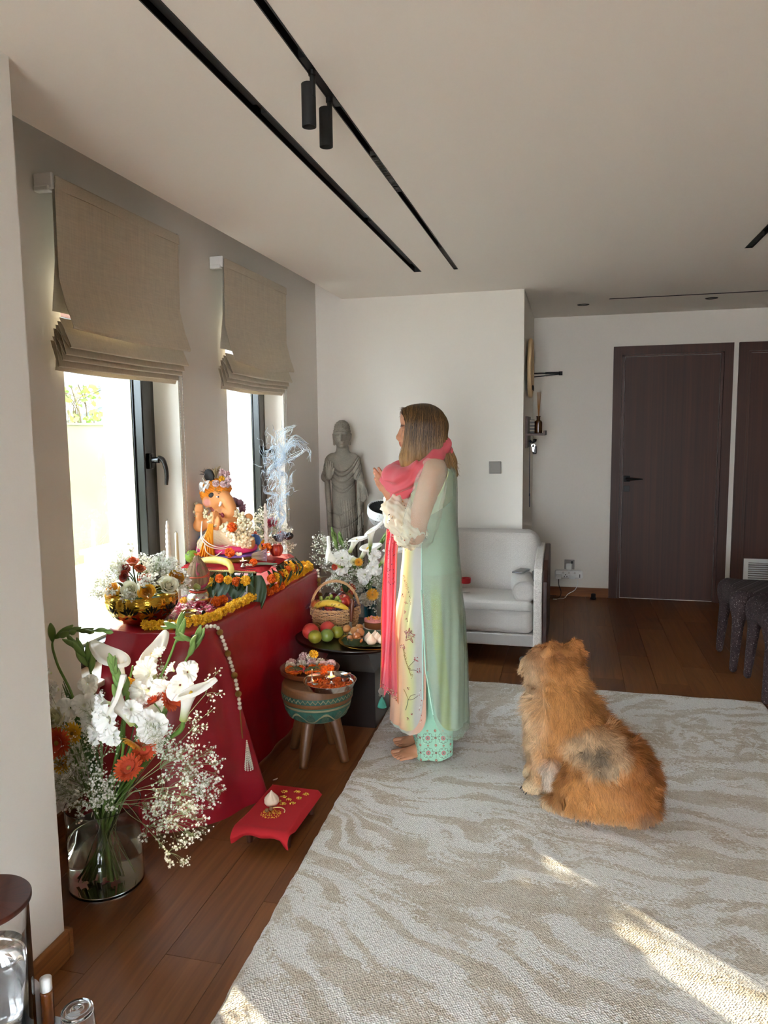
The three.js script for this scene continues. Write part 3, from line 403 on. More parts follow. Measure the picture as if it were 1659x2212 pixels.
// ───────────────────────── altar table, cloth, board ─────────────────────────
const TT = 0.70;
{
  const t = thing('console_table', 'narrow console table hidden under the red satin cloth by the window', 'table', [0, 0, 0]);
  part('tabletop', rbx(0.39, 0.03, 1.4, 0.01, -1.605, TT - 0.018, -3.29), walnutDark, t); for (const [a, b] of [[-1.77, -2.64], [-1.44, -2.64], [-1.77, -3.94], [-1.44, -3.94]]) part('leg', ext(a - 0.02, a + 0.02, 0, TT - 0.032, b - 0.02, b + 0.02), walnutDark, t);
  // cloth: rounded outline of the top, then the drop with its flare and folds
  const out = [], N = 300, corner = (cx, cz, r, a0, a1) => { for (let k = 0; k <= 16; k++) { const a = lerp(a0, a1, k / 16); out.push([cx + Math.cos(a) * r, cz + Math.sin(a) * r]); } };
  out.push([-1.812, -4.0]); corner(-1.43, -3.975, 0.028, -PI / 2, 0); corner(-1.51, -2.68, 0.105, 0, PI / 2 * 0.8); out.push([-1.66, -2.548], [-1.812, -2.572]);
  const cum = [0]; for (let i = 1; i < out.length; i++) cum.push(cum[i - 1] + Math.hypot(out[i][0] - out[i - 1][0], out[i][1] - out[i - 1][1]));
  const T = cum[cum.length - 1], ptAt = (s) => { s *= T; let i = 1; while (i < cum.length - 1 && cum[i] < s) i++; const k = (s - cum[i - 1]) / (cum[i] - cum[i - 1]); return [lerp(out[i - 1][0], out[i][0], k), lerp(out[i - 1][1], out[i][1], k)]; };
  const cl = sheet((u, v) => {
    const [x, z] = ptAt(u), [xa, za] = ptAt(Math.max(0, u - 0.02)), [xb, zb] = ptAt(Math.min(1, u + 0.02)), l = Math.hypot(xb - xa, zb - za), nx = -(zb - za) / l * -1, nz = (xb - xa) / l * -1;
    if (v < 0.2) { const k = v / 0.2; return [lerp(-1.812 + (x + 1.812) * 0.02, x, k), TT + 0.003 - 0.004 * sstep(0.93, 1, k), lerp(lerp(-3.28, z, 0.96), z, k)]; }
    const t = (v - 0.2) / 0.8, s = u * T, near = sstep(0.70, 0.88, u), cornerK = Math.exp(-(((u - 0.785) / 0.035) ** 2)), far = sstep(0.2, 0.05, u);
    let o = 0.012 * Math.min(1, t * 12) + t * (0.05 + near * (0.17 + 0.1 * sstep(0.83, 0.93, u)) - 0.14 * sstep(0.95, 1, u) + 0.05 * cornerK + far * 0.1);
    const fold = Math.sin(s * 34 + 1.2 * Math.sin(t * 2)) * 0.5 + Math.sin(s * 19 + 0.7) * 0.5, amp = (0.006 + 0.02 * near + 0.03 * cornerK + 0.02 * far) * Math.pow(t, 1.3);
    o += fold * amp + 0.002 * Math.sin(s * 9 + t * 5) * Math.sin(t * PI) + 0.018 * cornerK * Math.sin(s * 60) * sstep(0.02, 0.3, t);
    const puddle = sstep(0.94, 1, t);
    return [Math.max(-1.815, x + nx * o), Math.max(0.0025, (TT - 0.002) * (1 - t) - 0.004 * Math.min(1, t * 30) + puddle * 0.004 * Math.sin(s * 50)), z + nz * o];
  }, N, 60, 0, T, 1.0);
  const satinB = tex(256, 256, (u, v) => 128 + 90 * (fbm(u * 5, v * 5, 5, 5, 3, 51) - 0.5), false, 3, 3);
  solo('tablecloth', cl, phys(0x970d22, 0.36, { side: THREE.DoubleSide, sheen: 0.5, sheenColor: new THREE.Color(0.5, 0.04, 0.08), sheenRoughness: 0.4, bumpMap: satinB, bumpScale: 0.006 }), 'crimson satin cloth draped over the altar table down to the floor', 'tablecloth');
}
// ───────────────────────── pedestal table and carved stool ─────────────────────────
{
  const dark = phys(0x2a1b16, 0.32, { map: walnutT, clearcoat: 0.3, clearcoatRoughness: 0.3 });
  const p = thing('pedestal_table', 'dark brown pedestal table with faceted leg behind the carved stool', 'table', [-1.07, 0, -3.645]);
  part('tabletop', lathe([[0, 0.405], [0.27, 0.405], [0.3, 0.41], [0.322, 0.422], [0.325, 0.432], [0.32, 0.438], [0, 0.438]], 72), dark, p);
  const leg = new THREE.BufferGeometry(), S = [[0.145, 0.145, 0], [0.145, 0.15, 0.29], [0.085, 0.1, 0.404]], P = []; { const q = (a, b, c, d) => P.push(...a, ...b, ...c, ...a, ...c, ...d), c = (w, d, y) => [[-w, y, d], [w, y, d], [w, y, -d], [-w, y, -d]]; for (let i = 0; i < 2; i++) { const A = c(...S[i]), B = c(...S[i + 1]); for (let k = 0; k < 4; k++) q(A[k], A[(k + 1) % 4], B[(k + 1) % 4], B[k]); } const A = c(...S[0]), B = c(...S[2]); q(A[3], A[2], A[1], A[0]); q(B[0], B[1], B[2], B[3]); }
  leg.setAttribute('position', new THREE.Float32BufferAttribute(P, 3)); leg.computeVertexNormals(); part('leg', leg, dark, p).position.set(-0.005, 0, 0.03);
  const s = thing('carved_stool', 'wooden stool with green carved bowl shaped seat on four round legs', 'stool', [-1.11, 0, -3.115], 0.35);
  const stoolWood = mat(0xa38968, 0.55, { map: oakT }), legWood = mat(0x927656, 0.5, { map: oakT });
  part('seat_top', lathe([[0, 0.36], [0.148, 0.36], [0.157, 0.357], [0.161, 0.35], [0.163, 0.322]], 64), stoolWood, s);
  const worn = (t, a, b) => { const d = t.image.data, o = new Uint8Array(d.length); for (let i = 0; i < d.length; i += 4) { const k = d[i] > 230 ? 1 : 0; for (let c = 0; c < 3; c++) o[i + c] = k ? b[c] : a[c] * (0.8 + d[i] / 700); o[i + 3] = 255; } const q = new THREE.DataTexture(o, t.image.width, t.image.height); q.wrapS = q.wrapT = THREE.RepeatWrapping; q.magFilter = THREE.LinearFilter; q.colorSpace = THREE.SRGBColorSpace; q.needsUpdate = true; return q; };
  const zigT = tex(1024, 32, (u, v) => (Math.abs(v - (0.2 + 0.6 * Math.abs(((u * 90) % 2) - 1))) < 0.13 ? 235 : 110), false);
  const carvT = tex(1024, 128, (u, v) => { const y = v, x = u * 22, zig = y > 0.9 ? 0.94 : y > 0.42 && y < 0.5 ? 0.46 : 9, w = 0.7 + 0.13 * Math.sin(u * 2 * PI * 7), r = Math.hypot(((u * 14) % 1) - 0.5, (y - 0.7) * 1.6) * 1.25, spiral = Math.abs(((r * 14 + Math.atan2(y - 0.7, ((u * 14) % 1) - 0.5) / (2 * PI) + 10) % 1) - 0.5) < 0.13 && r < 0.36, line = Math.abs(y - zig) < 0.025 || Math.abs(y - w) < 0.03 || spiral; return line ? 235 : 110 + 60 * fbm(u * 60, v * 8, 60, 8, 2, 4); }, false, 1, 1);
  const green = mat(0xffffff, 0.7, { map: worn(carvT, [40, 84, 70], [128, 122, 92]), bumpMap: carvT, bumpScale: 0.01 }), greenZig = mat(0xffffff, 0.7, { map: worn(zigT, [40, 84, 70], [128, 122, 92]), bumpMap: zigT, bumpScale: 0.008 });
  part('carved_band', [lathe([[0.163, 0.298], [0.165, 0.31], [0.163, 0.322]], 64)], greenZig, s, 'green band carved with a zigzag');
  part('wood_band', lathe([[0.158, 0.278], [0.1625, 0.288], [0.163, 0.298]], 64), stoolWood, s);
  part('carved_bowl', lathe([[0, 0.186], [0.075, 0.187], [0.105, 0.192], [0.135, 0.21], [0.15, 0.24], [0.158, 0.278]], 64), green, s, 'green bowl carved with curling vines');
  for (const [x, z] of [[-0.022, 0.147], [0.139, 0.04], [-0.141, -0.049], [0.021, -0.139]]) { const c = Math.cos(0.35), n = Math.sin(0.35), lx = x * c - z * n, lz = x * n + z * c; part('leg', sweep([[lx * 0.6, 0.2, lz * 0.6], [lx * 0.82, 0.1, lz * 0.82], [lx, 0.0, lz]], [0.03, 0.025, 0.0195], 14, 18), legWood, s); }
}

// ───────────────────────── flowers ─────────────────────────
const DS = { side: THREE.DoubleSide };
const stemMat = mat(0x5c7d34, 0.55), stemDark = mat(0x3f5a2a, 0.6), leafMat = phys(0x4a6b2c, 0.5, { ...DS, transmission: 0.25, thickness: 0 }), leafDark = phys(0x2c4524, 0.45, { ...DS, transmission: 0.12, thickness: 0 });
const petalV = new THREE.MeshPhysicalMaterial({ vertexColors: true, roughness: 0.75, side: THREE.DoubleSide, transmission: 0.3, thickness: 0 });
const pomV = new THREE.MeshPhysicalMaterial({ vertexColors: true, roughness: 0.8, side: THREE.DoubleSide, transmission: 0.15, thickness: 0 });
const col = (a, b, t) => new THREE.Color(a).lerp(new THREE.Color(b), clamp(t));
function aim(dir, roll = 0) { return new THREE.Quaternion().setFromUnitVectors(V(0, 1, 0), V(...dir).normalize()).multiply(new THREE.Quaternion().setFromAxisAngle(V(0, 1, 0), roll)); }
function put(m, p, q, s) { m.position.set(...p); if (q) m.quaternion.copy(q); if (s) m.scale.setScalar(s); return m; }
// petal strip: length L, width W, curling up by c
const petal = (L, W, c, n = 3, tipw = 0.5) => sheet((u, v) => { const w = W * Math.pow(Math.sin(PI * Math.min(0.98, 0.08 + u * 0.92 * (1 - tipw * 0.4))), 0.6) * 0.5, a = c * u * u; return [L * u * Math.cos(a * 0.5), L * u * Math.sin(a * 0.5) + 0.18 * w * ((2 * v - 1) ** 2), (2 * v - 1) * w]; }, n, 2);
function pomGeo(seed, base, tip, N = 120, squash = 0.72) { // marigold or chrysanthemum head of radius 1
  reseed(seed); const list = [tint(sph(0.62, 0, 0, 0, 1, squash, 1, 12, 8), () => col(base, tip, 0.1))];
  for (let i = 0; i < N; i++) { const t = (i + 0.5) / N, phi = Math.acos(1 - 1.72 * t), th = i * 2.39996, d = V(Math.sin(phi) * Math.cos(th), Math.cos(phi) * squash, Math.sin(phi) * Math.sin(th)), g = petal(0.5, 0.34, 1.2, 2, 0.2); const k = rnd(); tint(g, (p) => col(base, tip, p.x * 1.6 + k * 0.3)); g.applyQuaternion(new THREE.Quaternion().setFromUnitVectors(V(1, 0, 0), d.clone().normalize()).multiply(new THREE.Quaternion().setFromAxisAngle(V(1, 0, 0), rnd() * 6.28))); g.translate(d.x * 0.52, d.y * 0.52, d.z * 0.52); list.push(g); }
  return merge(list);
}
const pomYellow = [1, 2, 3].map((s) => pomGeo(s, 0xeba306, 0xffd630)), pomOrange = [4, 5, 6].map((s) => pomGeo(s, 0xd94a02, 0xff8a1a)), pomWhite = [7, 8].map((s) => pomGeo(s, 0xcfc6a8, 0xf4f0e6, 120, 0.75)), pomPink = [pomGeo(9, 0xd0a0a4, 0xf3dedd, 110, 0.75)];
function marigold(label, color, p, r, dir = [0, 1, 0], group) { const set = color === 'yellow' ? pomYellow : color === 'white' ? pomWhite : pomOrange; const m = solo(color === 'white' ? 'white_chrysanthemum' : 'marigold', set[Math.floor(rnd() * set.length)], pomV, label, 'flower', group); return put(m, p, aim(dir, rnd() * 6), r); }
function roseGeo(seed, inner, outer, open = 1) { reseed(seed); const list = []; for (let k = 0; k < 16; k++) { const t = k / 15, a0 = k * 2.4, wrap = lerp(2.6, 1.5, t), R = 0.1 + 0.62 * t * open, H = lerp(1.0, 0.72, t), g = sheet((u, v) => { const a = a0 + (v - 0.5) * wrap, y = u * H, flare = R * (0.42 + 0.58 * Math.sin(u * 1.7)) + Math.max(0, u - 0.72) * 0.55 * t * open; return [Math.cos(a) * flare, -0.45 + y + 0.06 * Math.cos((v - 0.5) * 6) - 0.1 * t - (u > 0.85 ? (u - 0.85) * 0.9 * t : 0), Math.sin(a) * flare]; }, 6, 6); list.push(tint(g, (p) => col(inner, outer, t * 0.7 + p.y * 0.35))); } return merge(list); }
function gerberaGeo(seed, base, tip, N = 24) { reseed(seed); const list = []; for (let ring = 0; ring < 3; ring++) for (let i = 0; i < N; i++) { const g = petal(ring === 2 ? 0.5 : 1 - ring * 0.16, 0.26 - ring * 0.05, 0.35 + rr(-0.25, 0.25) + ring * 0.5, 3, 0.2); tint(g, (p) => col(base, tip, Math.hypot(p.x, p.z) * 1.1)); g.translate(0.16, 0.03 + ring * 0.05, 0); list.push(g.rotateY((i / N) * 2 * PI + ring * 0.14 + rr(-0.05, 0.05))); } list.push(tint(sph(0.24, 0, 0.06, 0, 1, 0.5, 1, 14, 8), () => col(0x6b5a1c, 0xb98a2a, rnd()))); list.push(tint(lathe([[0, -0.16], [0.08, -0.14], [0.2, -0.02], [0.24, 0.03]], 12), () => new THREE.Color(0x5b7431))); return merge(list); }
const callaGeo = (() => { const g = sheet((u, v) => { const a = u * 2 * PI, c = Math.cos(a), tip = Math.pow(Math.max(0, c), 5), vv = Math.min(1, v / 0.86), roll = Math.max(0, (v - 0.86) / 0.14), r = (0.0105 + 0.024 * Math.pow(vv, 2.3)) * (1 + 0.16 * c * vv ** 3) + roll * 0.009 * (1 - 0.5 * Math.max(0, -c)), y = 0.112 * vv * (1 - 0.44 * (0.5 - 0.5 * c) * vv ** 2) + tip * 0.03 * vv ** 4 - roll * 0.009; return [r * c + tip * 0.018 * vv ** 6, y, r * Math.sin(a) * 0.92]; }, 40, 20); return tint(g, (p) => col(0xa9b35a, 0xfaf7ee, sstep(-0.005, 0.055, p.y))); })();
const spadixGeo = sweep([[0, 0.01, 0], [0.002, 0.05, 0], [0.006, 0.085, 0]], [0.005, 0.006, 0.0035], 12, 10);
const floretGeo = [0, 1, 2].map((s) => { const g = sheet((u, v) => { const a = u * 2 * PI, lobe = 0.72 + 0.28 * Math.pow(Math.abs(Math.cos(1.5 * a + s)), 0.6), big = 1 + 0.12 * Math.cos(a + s), r = (0.12 + 0.92 * Math.pow(v, 1.5)) * lerp(1, lobe * big, v ** 2), y = 0.95 * Math.pow(v, 0.75) - 0.28 * v ** 5 + 0.085 * Math.sin(15 * a + s * 2) * v ** 3 + 0.05 * Math.sin(7 * a + s) * v ** 2; return [r * Math.cos(a), y, r * Math.sin(a)]; }, 84, 12); const i = sheet((u, v) => { const a = u * 2 * PI + 0.6, lobe = 0.7 + 0.3 * Math.abs(Math.cos(1.5 * a)), r = (0.08 + 0.62 * Math.pow(v, 1.4)) * lerp(1, lobe, v), y = 0.15 + 0.9 * v - 0.1 * v ** 4 + 0.06 * Math.sin(13 * a + s) * v ** 3; return [r * Math.cos(a), y, r * Math.sin(a)]; }, 60, 9); const t = (p) => col(0xd7dc9a, 0xfbfaf6, sstep(0.0, 0.55, p.y + Math.hypot(p.x, p.z) * 0.3)); return merge([tint(g, t), tint(i, t)]); });
const budGeo = tint(sweep([[0, 0, 0], [0.004, 0.02, 0], [0.006, 0.045, 0], [0.002, 0.068, 0]], (t) => 0.002 + 0.009 * Math.sin(PI * Math.min(1, t * 0.94 + 0.04)), 12, 8, 0.75), (p) => col(0x4d6d2c, 0x7d9a52, p.y * 14));
const stemOf = (pts, r, seg = 24) => sweep(pts, r, seg, 7);
const sub = (p, b) => [p[0] - b[0], p[1] - b[1], p[2] - b[2]];
let VASE = { c: [-1.484, -2.033], r: 0.085, y0: 0.022, rim: 0.285 };
// where a stem starts in the vase and where it passes the rim, for a head at p
function viaVase(p) { const [cx, cz] = VASE.c, dx = p[0] - cx, dz = p[2] - cz, l = Math.hypot(dx, dz) || 1, a = Math.atan2(dz, dx) + rr(-0.5, 0.5), k = Math.min(1, l / 0.28); return [[cx - Math.cos(a) * VASE.r * k * rr(0.4, 1), VASE.y0, cz - Math.sin(a) * VASE.r * k * rr(0.4, 1)], [cx + Math.cos(a) * VASE.r * 0.8 * k, VASE.rim + 0.01, cz + Math.sin(a) * VASE.r * 0.8 * k]]; }
function flowerBase(name, label, cat, p, group) { const [a, b] = viaVase(p); const t = thing(name, label, cat, a, 0, group); return { t, a, b, L: (q) => sub(q, a) }; }
function calla(label, p, dir, roll, s = 1, mid, group) { const { t, a, b, L } = flowerBase('calla_lily', label, 'flower', p, group), d = V(...dir).normalize(), q = aim(dir, roll), e = [p[0] - d.x * 0.03, p[1] - d.y * 0.03, p[2] - d.z * 0.03]; part('stem', stemOf([[0, 0, 0], L(b), ...(mid ? [L(mid)] : []), L(e), L([p[0] + d.x * 0.012 * s, p[1] + d.y * 0.012 * s, p[2] + d.z * 0.012 * s])], (u) => 0.0058 + 0.003 * u), stemMat, t); put(part('spathe', callaGeo, petalV, t), L(p), q, s); put(part('spadix', spadixGeo, mat(0xe3b838, 0.7), t), L(p), q, s); return t; }
function gladiolus(label, pts, florets, budsFrom = 0.5, leafy = true, group) {
  const { t, b, L } = flowerBase('gladiolus', label, 'flower', pts[0], group), path = [[0, 0, 0], L(b), ...pts.map(L)], c = curve(path);
  part('stem', stemOf(path, (u) => 0.0062 - 0.0038 * u, 60), stemMat, t);
  const nb = 9; for (let i = 0; i < nb; i++) { const u = lerp(budsFrom, 0.995, i / (nb - 1)), P = c.getPoint(u), T = c.getTangent(u), side = V(T.z, 0, -T.x).normalize().multiplyScalar(i % 2 ? 1 : -1).add(V(rr(-0.3, 0.3), 0, rr(-0.3, 0.3))), d = T.clone().multiplyScalar(1.5).add(side.multiplyScalar(0.55 * (1 - 0.5 * i / nb))); put(part('bud', budGeo, petalVg, t), P.toArray(), aim(d.toArray(), rnd() * 6), lerp(1.15, 0.7, i / nb)); }
  florets.forEach(([p, dir, s], i) => put(part('floret', floretGeo[i % 3], petalV, t), L(p), aim(dir, rnd() * 6), s));
  if (leafy) for (let k = 0; k < 2; k++) { const w = 0.011, a0 = c.getPoint(0.02 + 0.03 * k), m = c.getPoint(0.22), e = c.getPoint(0.42).add(V(rr(-0.03, 0.03), 0, rr(-0.02, 0.03))); const cc = new THREE.CatmullRomCurve3([a0, m.add(V(rr(-0.012, 0.012), 0, rr(-0.012, 0.012))), e]); const ph = rr(0, 3); part('leaf', sheet((u, v) => { const P = cc.getPoint(u), k2 = w * Math.sin(PI * (0.12 + 0.85 * u)) * (v * 2 - 1); return [P.x + Math.cos(ph) * k2, P.y, P.z + Math.sin(ph) * k2]; }, 16, 2, 0.0006), leafMat, t); }
  return t;
}
const petalVg = new THREE.MeshPhysicalMaterial({ vertexColors: true, roughness: 0.6 });
function headFlower(name, label, geo, p, dir, s, stemM = stemMat, group, extra) { const { t, b, L } = flowerBase(name, label, 'flower', p, group), d = V(...dir).normalize(), e = [p[0] - d.x * 0.05, p[1] - d.y * 0.05, p[2] - d.z * 0.05]; part('stem', stemOf([[0, 0, 0], L(b), L(e), L([p[0] - d.x * s * 0.12, p[1] - d.y * s * 0.12, p[2] - d.z * s * 0.12])], 0.0028), stemM, t); put(part('petals', geo, petalV, t), L(p), aim(dir, rnd() * 6), s); if (extra) extra(t, L); return t; }
const blossom = (() => { const list = []; for (let i = 0; i < 13; i++) { const t = (i + 0.5) / 13, phi = Math.acos(1 - 1.45 * t), th = i * 2.4, g = petal(0.9, 0.85, 0.7, 1, 0.1); g.rotateZ(PI / 2 - phi); g.rotateY(th); list.push(g); } return merge(list); })();
const blossomMat = new THREE.MeshPhysicalMaterial({ color: 0xf7f5ee, roughness: 0.85, side: THREE.DoubleSide, transmission: 0.3, thickness: 0 });
const gypStem = mat(0x8a9468, 0.6);
// sprays: [centre, radius, count]; each spray branches from the vase through its own centre
function gypsophila(label, sprays, size = 0.0036, seed = 5, root = null, cat = 'flower') {
  reseed(seed); const p0 = sprays[0][0], { t, a } = root ? { t: thing('gypsophila', label, cat, root), a: root } : flowerBase('gypsophila', label, cat, p0), stems = [], its = [];
  for (const [c, R, n0] of sprays) { const n = Math.round(n0 * 1.7);
    const C = V(...sub(c, a)), via = root ? V(0, 0.03, 0).add(C.clone().multiplyScalar(0.12)) : V(...sub(viaVase(c)[1], a)), D = C.clone().sub(via).normalize(), hub = C.clone().addScaledVector(D, -R * 0.9);
    stems.push(sweep([V(rr(-0.02, 0.02), 0, rr(-0.02, 0.02)), via, via.clone().lerp(hub, 0.55).add(V(rr(-1, 1), rr(0, 1), rr(-1, 1)).multiplyScalar(R * 0.2)), hub], 0.0011, 10, 4, 1, false));
    const nb = Math.max(3, Math.round(n / 8));
    for (let i = 0; i < nb; i++) {
      let q; do q = V(rr(-1, 1), rr(-1, 1), rr(-1, 1)); while (q.length() > 1); q.multiplyScalar(R).add(C); const mid = hub.clone().lerp(q, 0.5).add(V(0, R * 0.12, 0));
      stems.push(sweep([hub, mid, q], 0.0006, 4, 3, 1, false));
      const m = Math.round(n / nb); for (let k = 0; k < m; k++) { const e = q.clone().add(V(rr(-1, 1), rr(-0.7, 1), rr(-1, 1)).multiplyScalar(R * 0.3)); stems.push(sweep([mid.clone().lerp(q, rr(0.5, 1)), q.clone().lerp(e, 0.6).add(V(0, R * 0.03, 0)), e], 0.0004, 2, 3, 1, false)); its.push({ p: e, q: aim([rr(-1, 1), rr(-0.3, 1), rr(-1, 1)], rnd() * 6), s: size * 1.12 * (rnd() < 0.25 ? rr(0.4, 0.6) : rr(0.75, 1.25)) }); }
    }
  }
  part('stems', merge(stems), gypStem, t, null, 'stuff'); scatter('blossoms', blossom, blossomMat, its, t); return t;
}
const G = (o) => new THREE.Color(o);
{ // large glass vase by the pillar
  const v = thing('glass_vase', 'large clear glass cylinder vase with water on the floor by the pillar', 'vase', [-1.484, 0, -2.033]);
  part('glass', lathe([[0, 0.0015], [0.112, 0.0015], [0.12, 0.007], [0.12, 0.283], [0.1185, 0.2855], [0.1165, 0.283], [0.1165, 0.014], [0.112, 0.0095], [0, 0.0095]], 72), phys(0xffffff, 0.0, { transmission: 1, thickness: 0.004, ior: 1.45 }), v);
  part('water', lathe([[0, 0.0115], [0.111, 0.0115], [0.1155, 0.016], [0.1155, 0.2], [0, 0.2]], 72), phys(0xffffff, 0.0, { transmission: 1, thickness: 0.2, ior: 1.33, attenuationColor: new THREE.Color(0.82, 0.86, 0.78), attenuationDistance: 0.35 }), v);
  reseed(31); VASE = { c: [-1.484, -2.033], r: 0.095, y0: 0.024, rim: 0.285 };
  const F = (p, d, s) => [p, d, s];
  gladiolus('tall gladiolus by the pillar with its tip bent over to the right', [[-1.56, 0.48, -2.06], [-1.609, 0.631, -2.07], [-1.683, 0.725, -2.1], [-1.693, 0.797, -2.1], [-1.653, 0.821, -2.1], [-1.565, 0.847, -2.08], [-1.463, 0.855, -2.06]], [F([-1.672, 0.7, -2.06], [-0.6, 0.3, 0.6], 0.03), F([-1.65, 0.645, -2.06], [-0.3, 0.2, 0.8], 0.036), F([-1.6, 0.59, -2.05], [0.5, 0.2, 0.9], 0.04), F([-1.64, 0.6, -2.05], [-0.7, 0.1, 0.6], 0.038)], 0.62);
  gladiolus('gladiolus in front of the window frame with a short green tip', [[-1.505, 0.48, -2.07], [-1.543, 0.59, -2.1], [-1.583, 0.687, -2.14], [-1.614, 0.747, -2.15], [-1.649, 0.774, -2.15]], [F([-1.536, 0.609, -2.04], [0.4, 0.2, 0.8], 0.042), F([-1.56, 0.66, -2.09], [0.5, 0.3, 0.6], 0.034), F([-1.51, 0.56, -2.04], [0.2, 0.1, 1], 0.036)], 0.66);
  gladiolus('gladiolus with a cluster of dark green buds at the middle of the vase', [[-1.375, 0.45, -1.985], [-1.339, 0.599, -1.96], [-1.33, 0.697, -1.94], [-1.336, 0.758, -1.93], [-1.334, 0.791, -1.92]], [F([-1.37, 0.665, -1.94], [-0.7, 0.2, 0.6], 0.045), F([-1.357, 0.625, -1.93], [-0.2, 0, 1], 0.05), F([-1.405, 0.565, -1.95], [-0.6, 0.1, 0.7], 0.045), F([-1.365, 0.575, -1.94], [0.1, -0.2, 1], 0.04), F([-1.318, 0.64, -1.96], [0.8, 0.4, 0.4], 0.038)], 0.6);
  gladiolus('gladiolus right of centre with large white ruffled florets and bent tip', [[-1.36, 0.48, -2.05], [-1.328, 0.615, -2.08], [-1.274, 0.745, -2.12], [-1.246, 0.816, -2.13], [-1.236, 0.854, -2.14], [-1.282, 0.857, -2.16]], [F([-1.3, 0.722, -2.07], [-0.3, 0.3, 0.9], 0.052), F([-1.285, 0.77, -2.1], [-0.3, 0.8, 0.4], 0.028), F([-1.3, 0.675, -2.04], [-0.4, 0, 0.9], 0.05), F([-1.285, 0.64, -2.05], [0.3, -0.1, 1], 0.046), F([-1.315, 0.6, -2.04], [-0.5, 0, 0.9], 0.046)], 0.7);
  gladiolus('rightmost gladiolus of the vase against the red cloth', [[-1.31, 0.5, -2.02], [-1.262, 0.604, -2.04], [-1.205, 0.733, -2.08], [-1.169, 0.797, -2.08], [-1.151, 0.831, -2.08], [-1.198, 0.838, -2.1]], [F([-1.165, 0.742, -2.05], [0.7, 0.4, 0.6], 0.036), F([-1.192, 0.7, -2.05], [0.6, 0.1, 0.8], 0.044), F([-1.238, 0.682, -2.06], [-0.1, 0, 1], 0.044), F([-1.22, 0.735, -2.07], [-0.7, 0.6, 0.3], 0.026)], 0.68);
  gladiolus('creamy gladiolus low at the right of the vase behind baby breath', [[-1.32, 0.43, -2.02], [-1.275, 0.53, -2.02], [-1.25, 0.6, -2.03]], [F([-1.258, 0.585, -2.0], [0.1, 0.2, 1], 0.055), F([-1.28, 0.54, -2.0], [0.3, -0.1, 0.9], 0.046)], 0.8, true);
  calla('calla lily turned away at the left of the vase before the cloth edge', [-1.425, 0.66, -2.1], [-0.25, 1, 0.1], 3.0, 1.25);
  calla('tall calla lily standing upright with its mouth towards the window', [-1.355, 0.655, -2.16], [-0.1, 1, -0.05], 1.2, 1.2);
  calla('calla lily opening to the front at the middle of the vase', [-1.31, 0.595, -1.965], [-0.3, 0.85, 0.45], 0.2, 1.3);
  calla('calla lily reaching out furthest right over the red cloth', [-1.148, 0.612, -1.985], [0.28, 1, 0.05], 0.15, 1.2, [-1.231, 0.524, -2.0]);
  const gO = gerberaGeo(61, 0xb8320c, 0xd95a24), gY = gerberaGeo(62, 0xc96a0a, 0xf0b428), gYY = gerberaGeo(63, 0xe0a010, 0xf5c92c, 20);
  headFlower('gerbera', 'orange red gerbera facing out at the left edge of the bouquet', gO, [-1.555, 0.528, -1.92], [0.15, 0.25, 1], 0.043);
  headFlower('gerbera', 'orange gerbera hanging low over the rim of the vase', gO, [-1.282, 0.486, -1.89], [0.1, 0.75, 0.7], 0.04);
  headFlower('gerbera', 'yellow orange gerbera seen from behind below the middle calla', gY, [-1.3, 0.542, -1.95], [-0.3, -0.6, 0.5], 0.036);
  headFlower('gerbera', 'dark orange gerbera seen edge on behind the white florets', gO, [-1.257, 0.655, -2.0], [-0.4, 0.9, 0.2], 0.034);
  headFlower('gerbera', 'orange gerbera seen edge on right of the white florets', gO, [-1.216, 0.66, -2.03], [0.95, 0.2, 0.3], 0.036);
  headFlower('gerbera', 'yellow gerbera nodding beside the tall calla', gYY, [-1.42, 0.676, -2.12], [0.1, -0.7, 0.6], 0.03);
  headFlower('gerbera', 'yellow gerbera left of the stems, above the baby breath', gYY, [-1.56, 0.525, -2.0], [0.3, 0.4, 0.9], 0.032);
  headFlower('gerbera', 'yellow gerbera half hidden at the pillar edge', gYY, [-1.625, 0.54, -2.0], [0.2, 0.5, 0.9], 0.028);
  headFlower('gerbera', 'yellow gerbera low at the left among baby breath', gYY, [-1.58, 0.435, -1.97], [0, 0.3, 1], 0.03);
  headFlower('gerbera', 'orange gerbera low at the right behind the baby breath', gO, [-1.272, 0.518, -1.96], [0.5, 0.2, 0.8], 0.033);
  headFlower('rose', 'cream rose opened wide at the left edge of the bouquet', roseGeo(64, 0xd9d49a, 0xf6f2dc), [-1.615, 0.575, -1.99], [-0.2, 0.6, 0.8], 0.05);
  gypsophila('baby breath spray drooping over the right side of the floor vase', [[[-1.175, 0.5, -1.95], 0.07, 90], [[-1.09, 0.49, -1.96], 0.07, 90], [[-1.16, 0.4, -1.94], 0.075, 100], [[-1.09, 0.4, -1.95], 0.07, 90], [[-1.13, 0.3, -1.93], 0.075, 100], [[-1.2, 0.28, -1.9], 0.06, 60], [[-1.05, 0.42, -1.99], 0.055, 46], [[-1.14, 0.2, -1.9], 0.05, 34], [[-1.235, 0.37, -1.92], 0.05, 40]], 0.0048, 71);
  gypsophila('baby breath spray at the upper right of the floor vase', [[[-1.11, 0.6, -2.02], 0.05, 40], [[-1.09, 0.7, -2.08], 0.05, 24], [[-1.33, 0.7, -2.13], 0.06, 60], [[-1.25, 0.57, -1.95], 0.06, 60], [[-1.2, 0.56, -1.96], 0.05, 44]], 0.0042, 72);
  gypsophila('baby breath spray over the front left rim of the floor vase', [[[-1.56, 0.43, -1.95], 0.075, 110], [[-1.48, 0.4, -1.92], 0.075, 110], [[-1.4, 0.41, -1.9], 0.07, 90], [[-1.56, 0.36, -1.93], 0.05, 50], [[-1.46, 0.34, -1.91], 0.06, 70], [[-1.33, 0.4, -1.88], 0.05, 50]], 0.0046, 73);
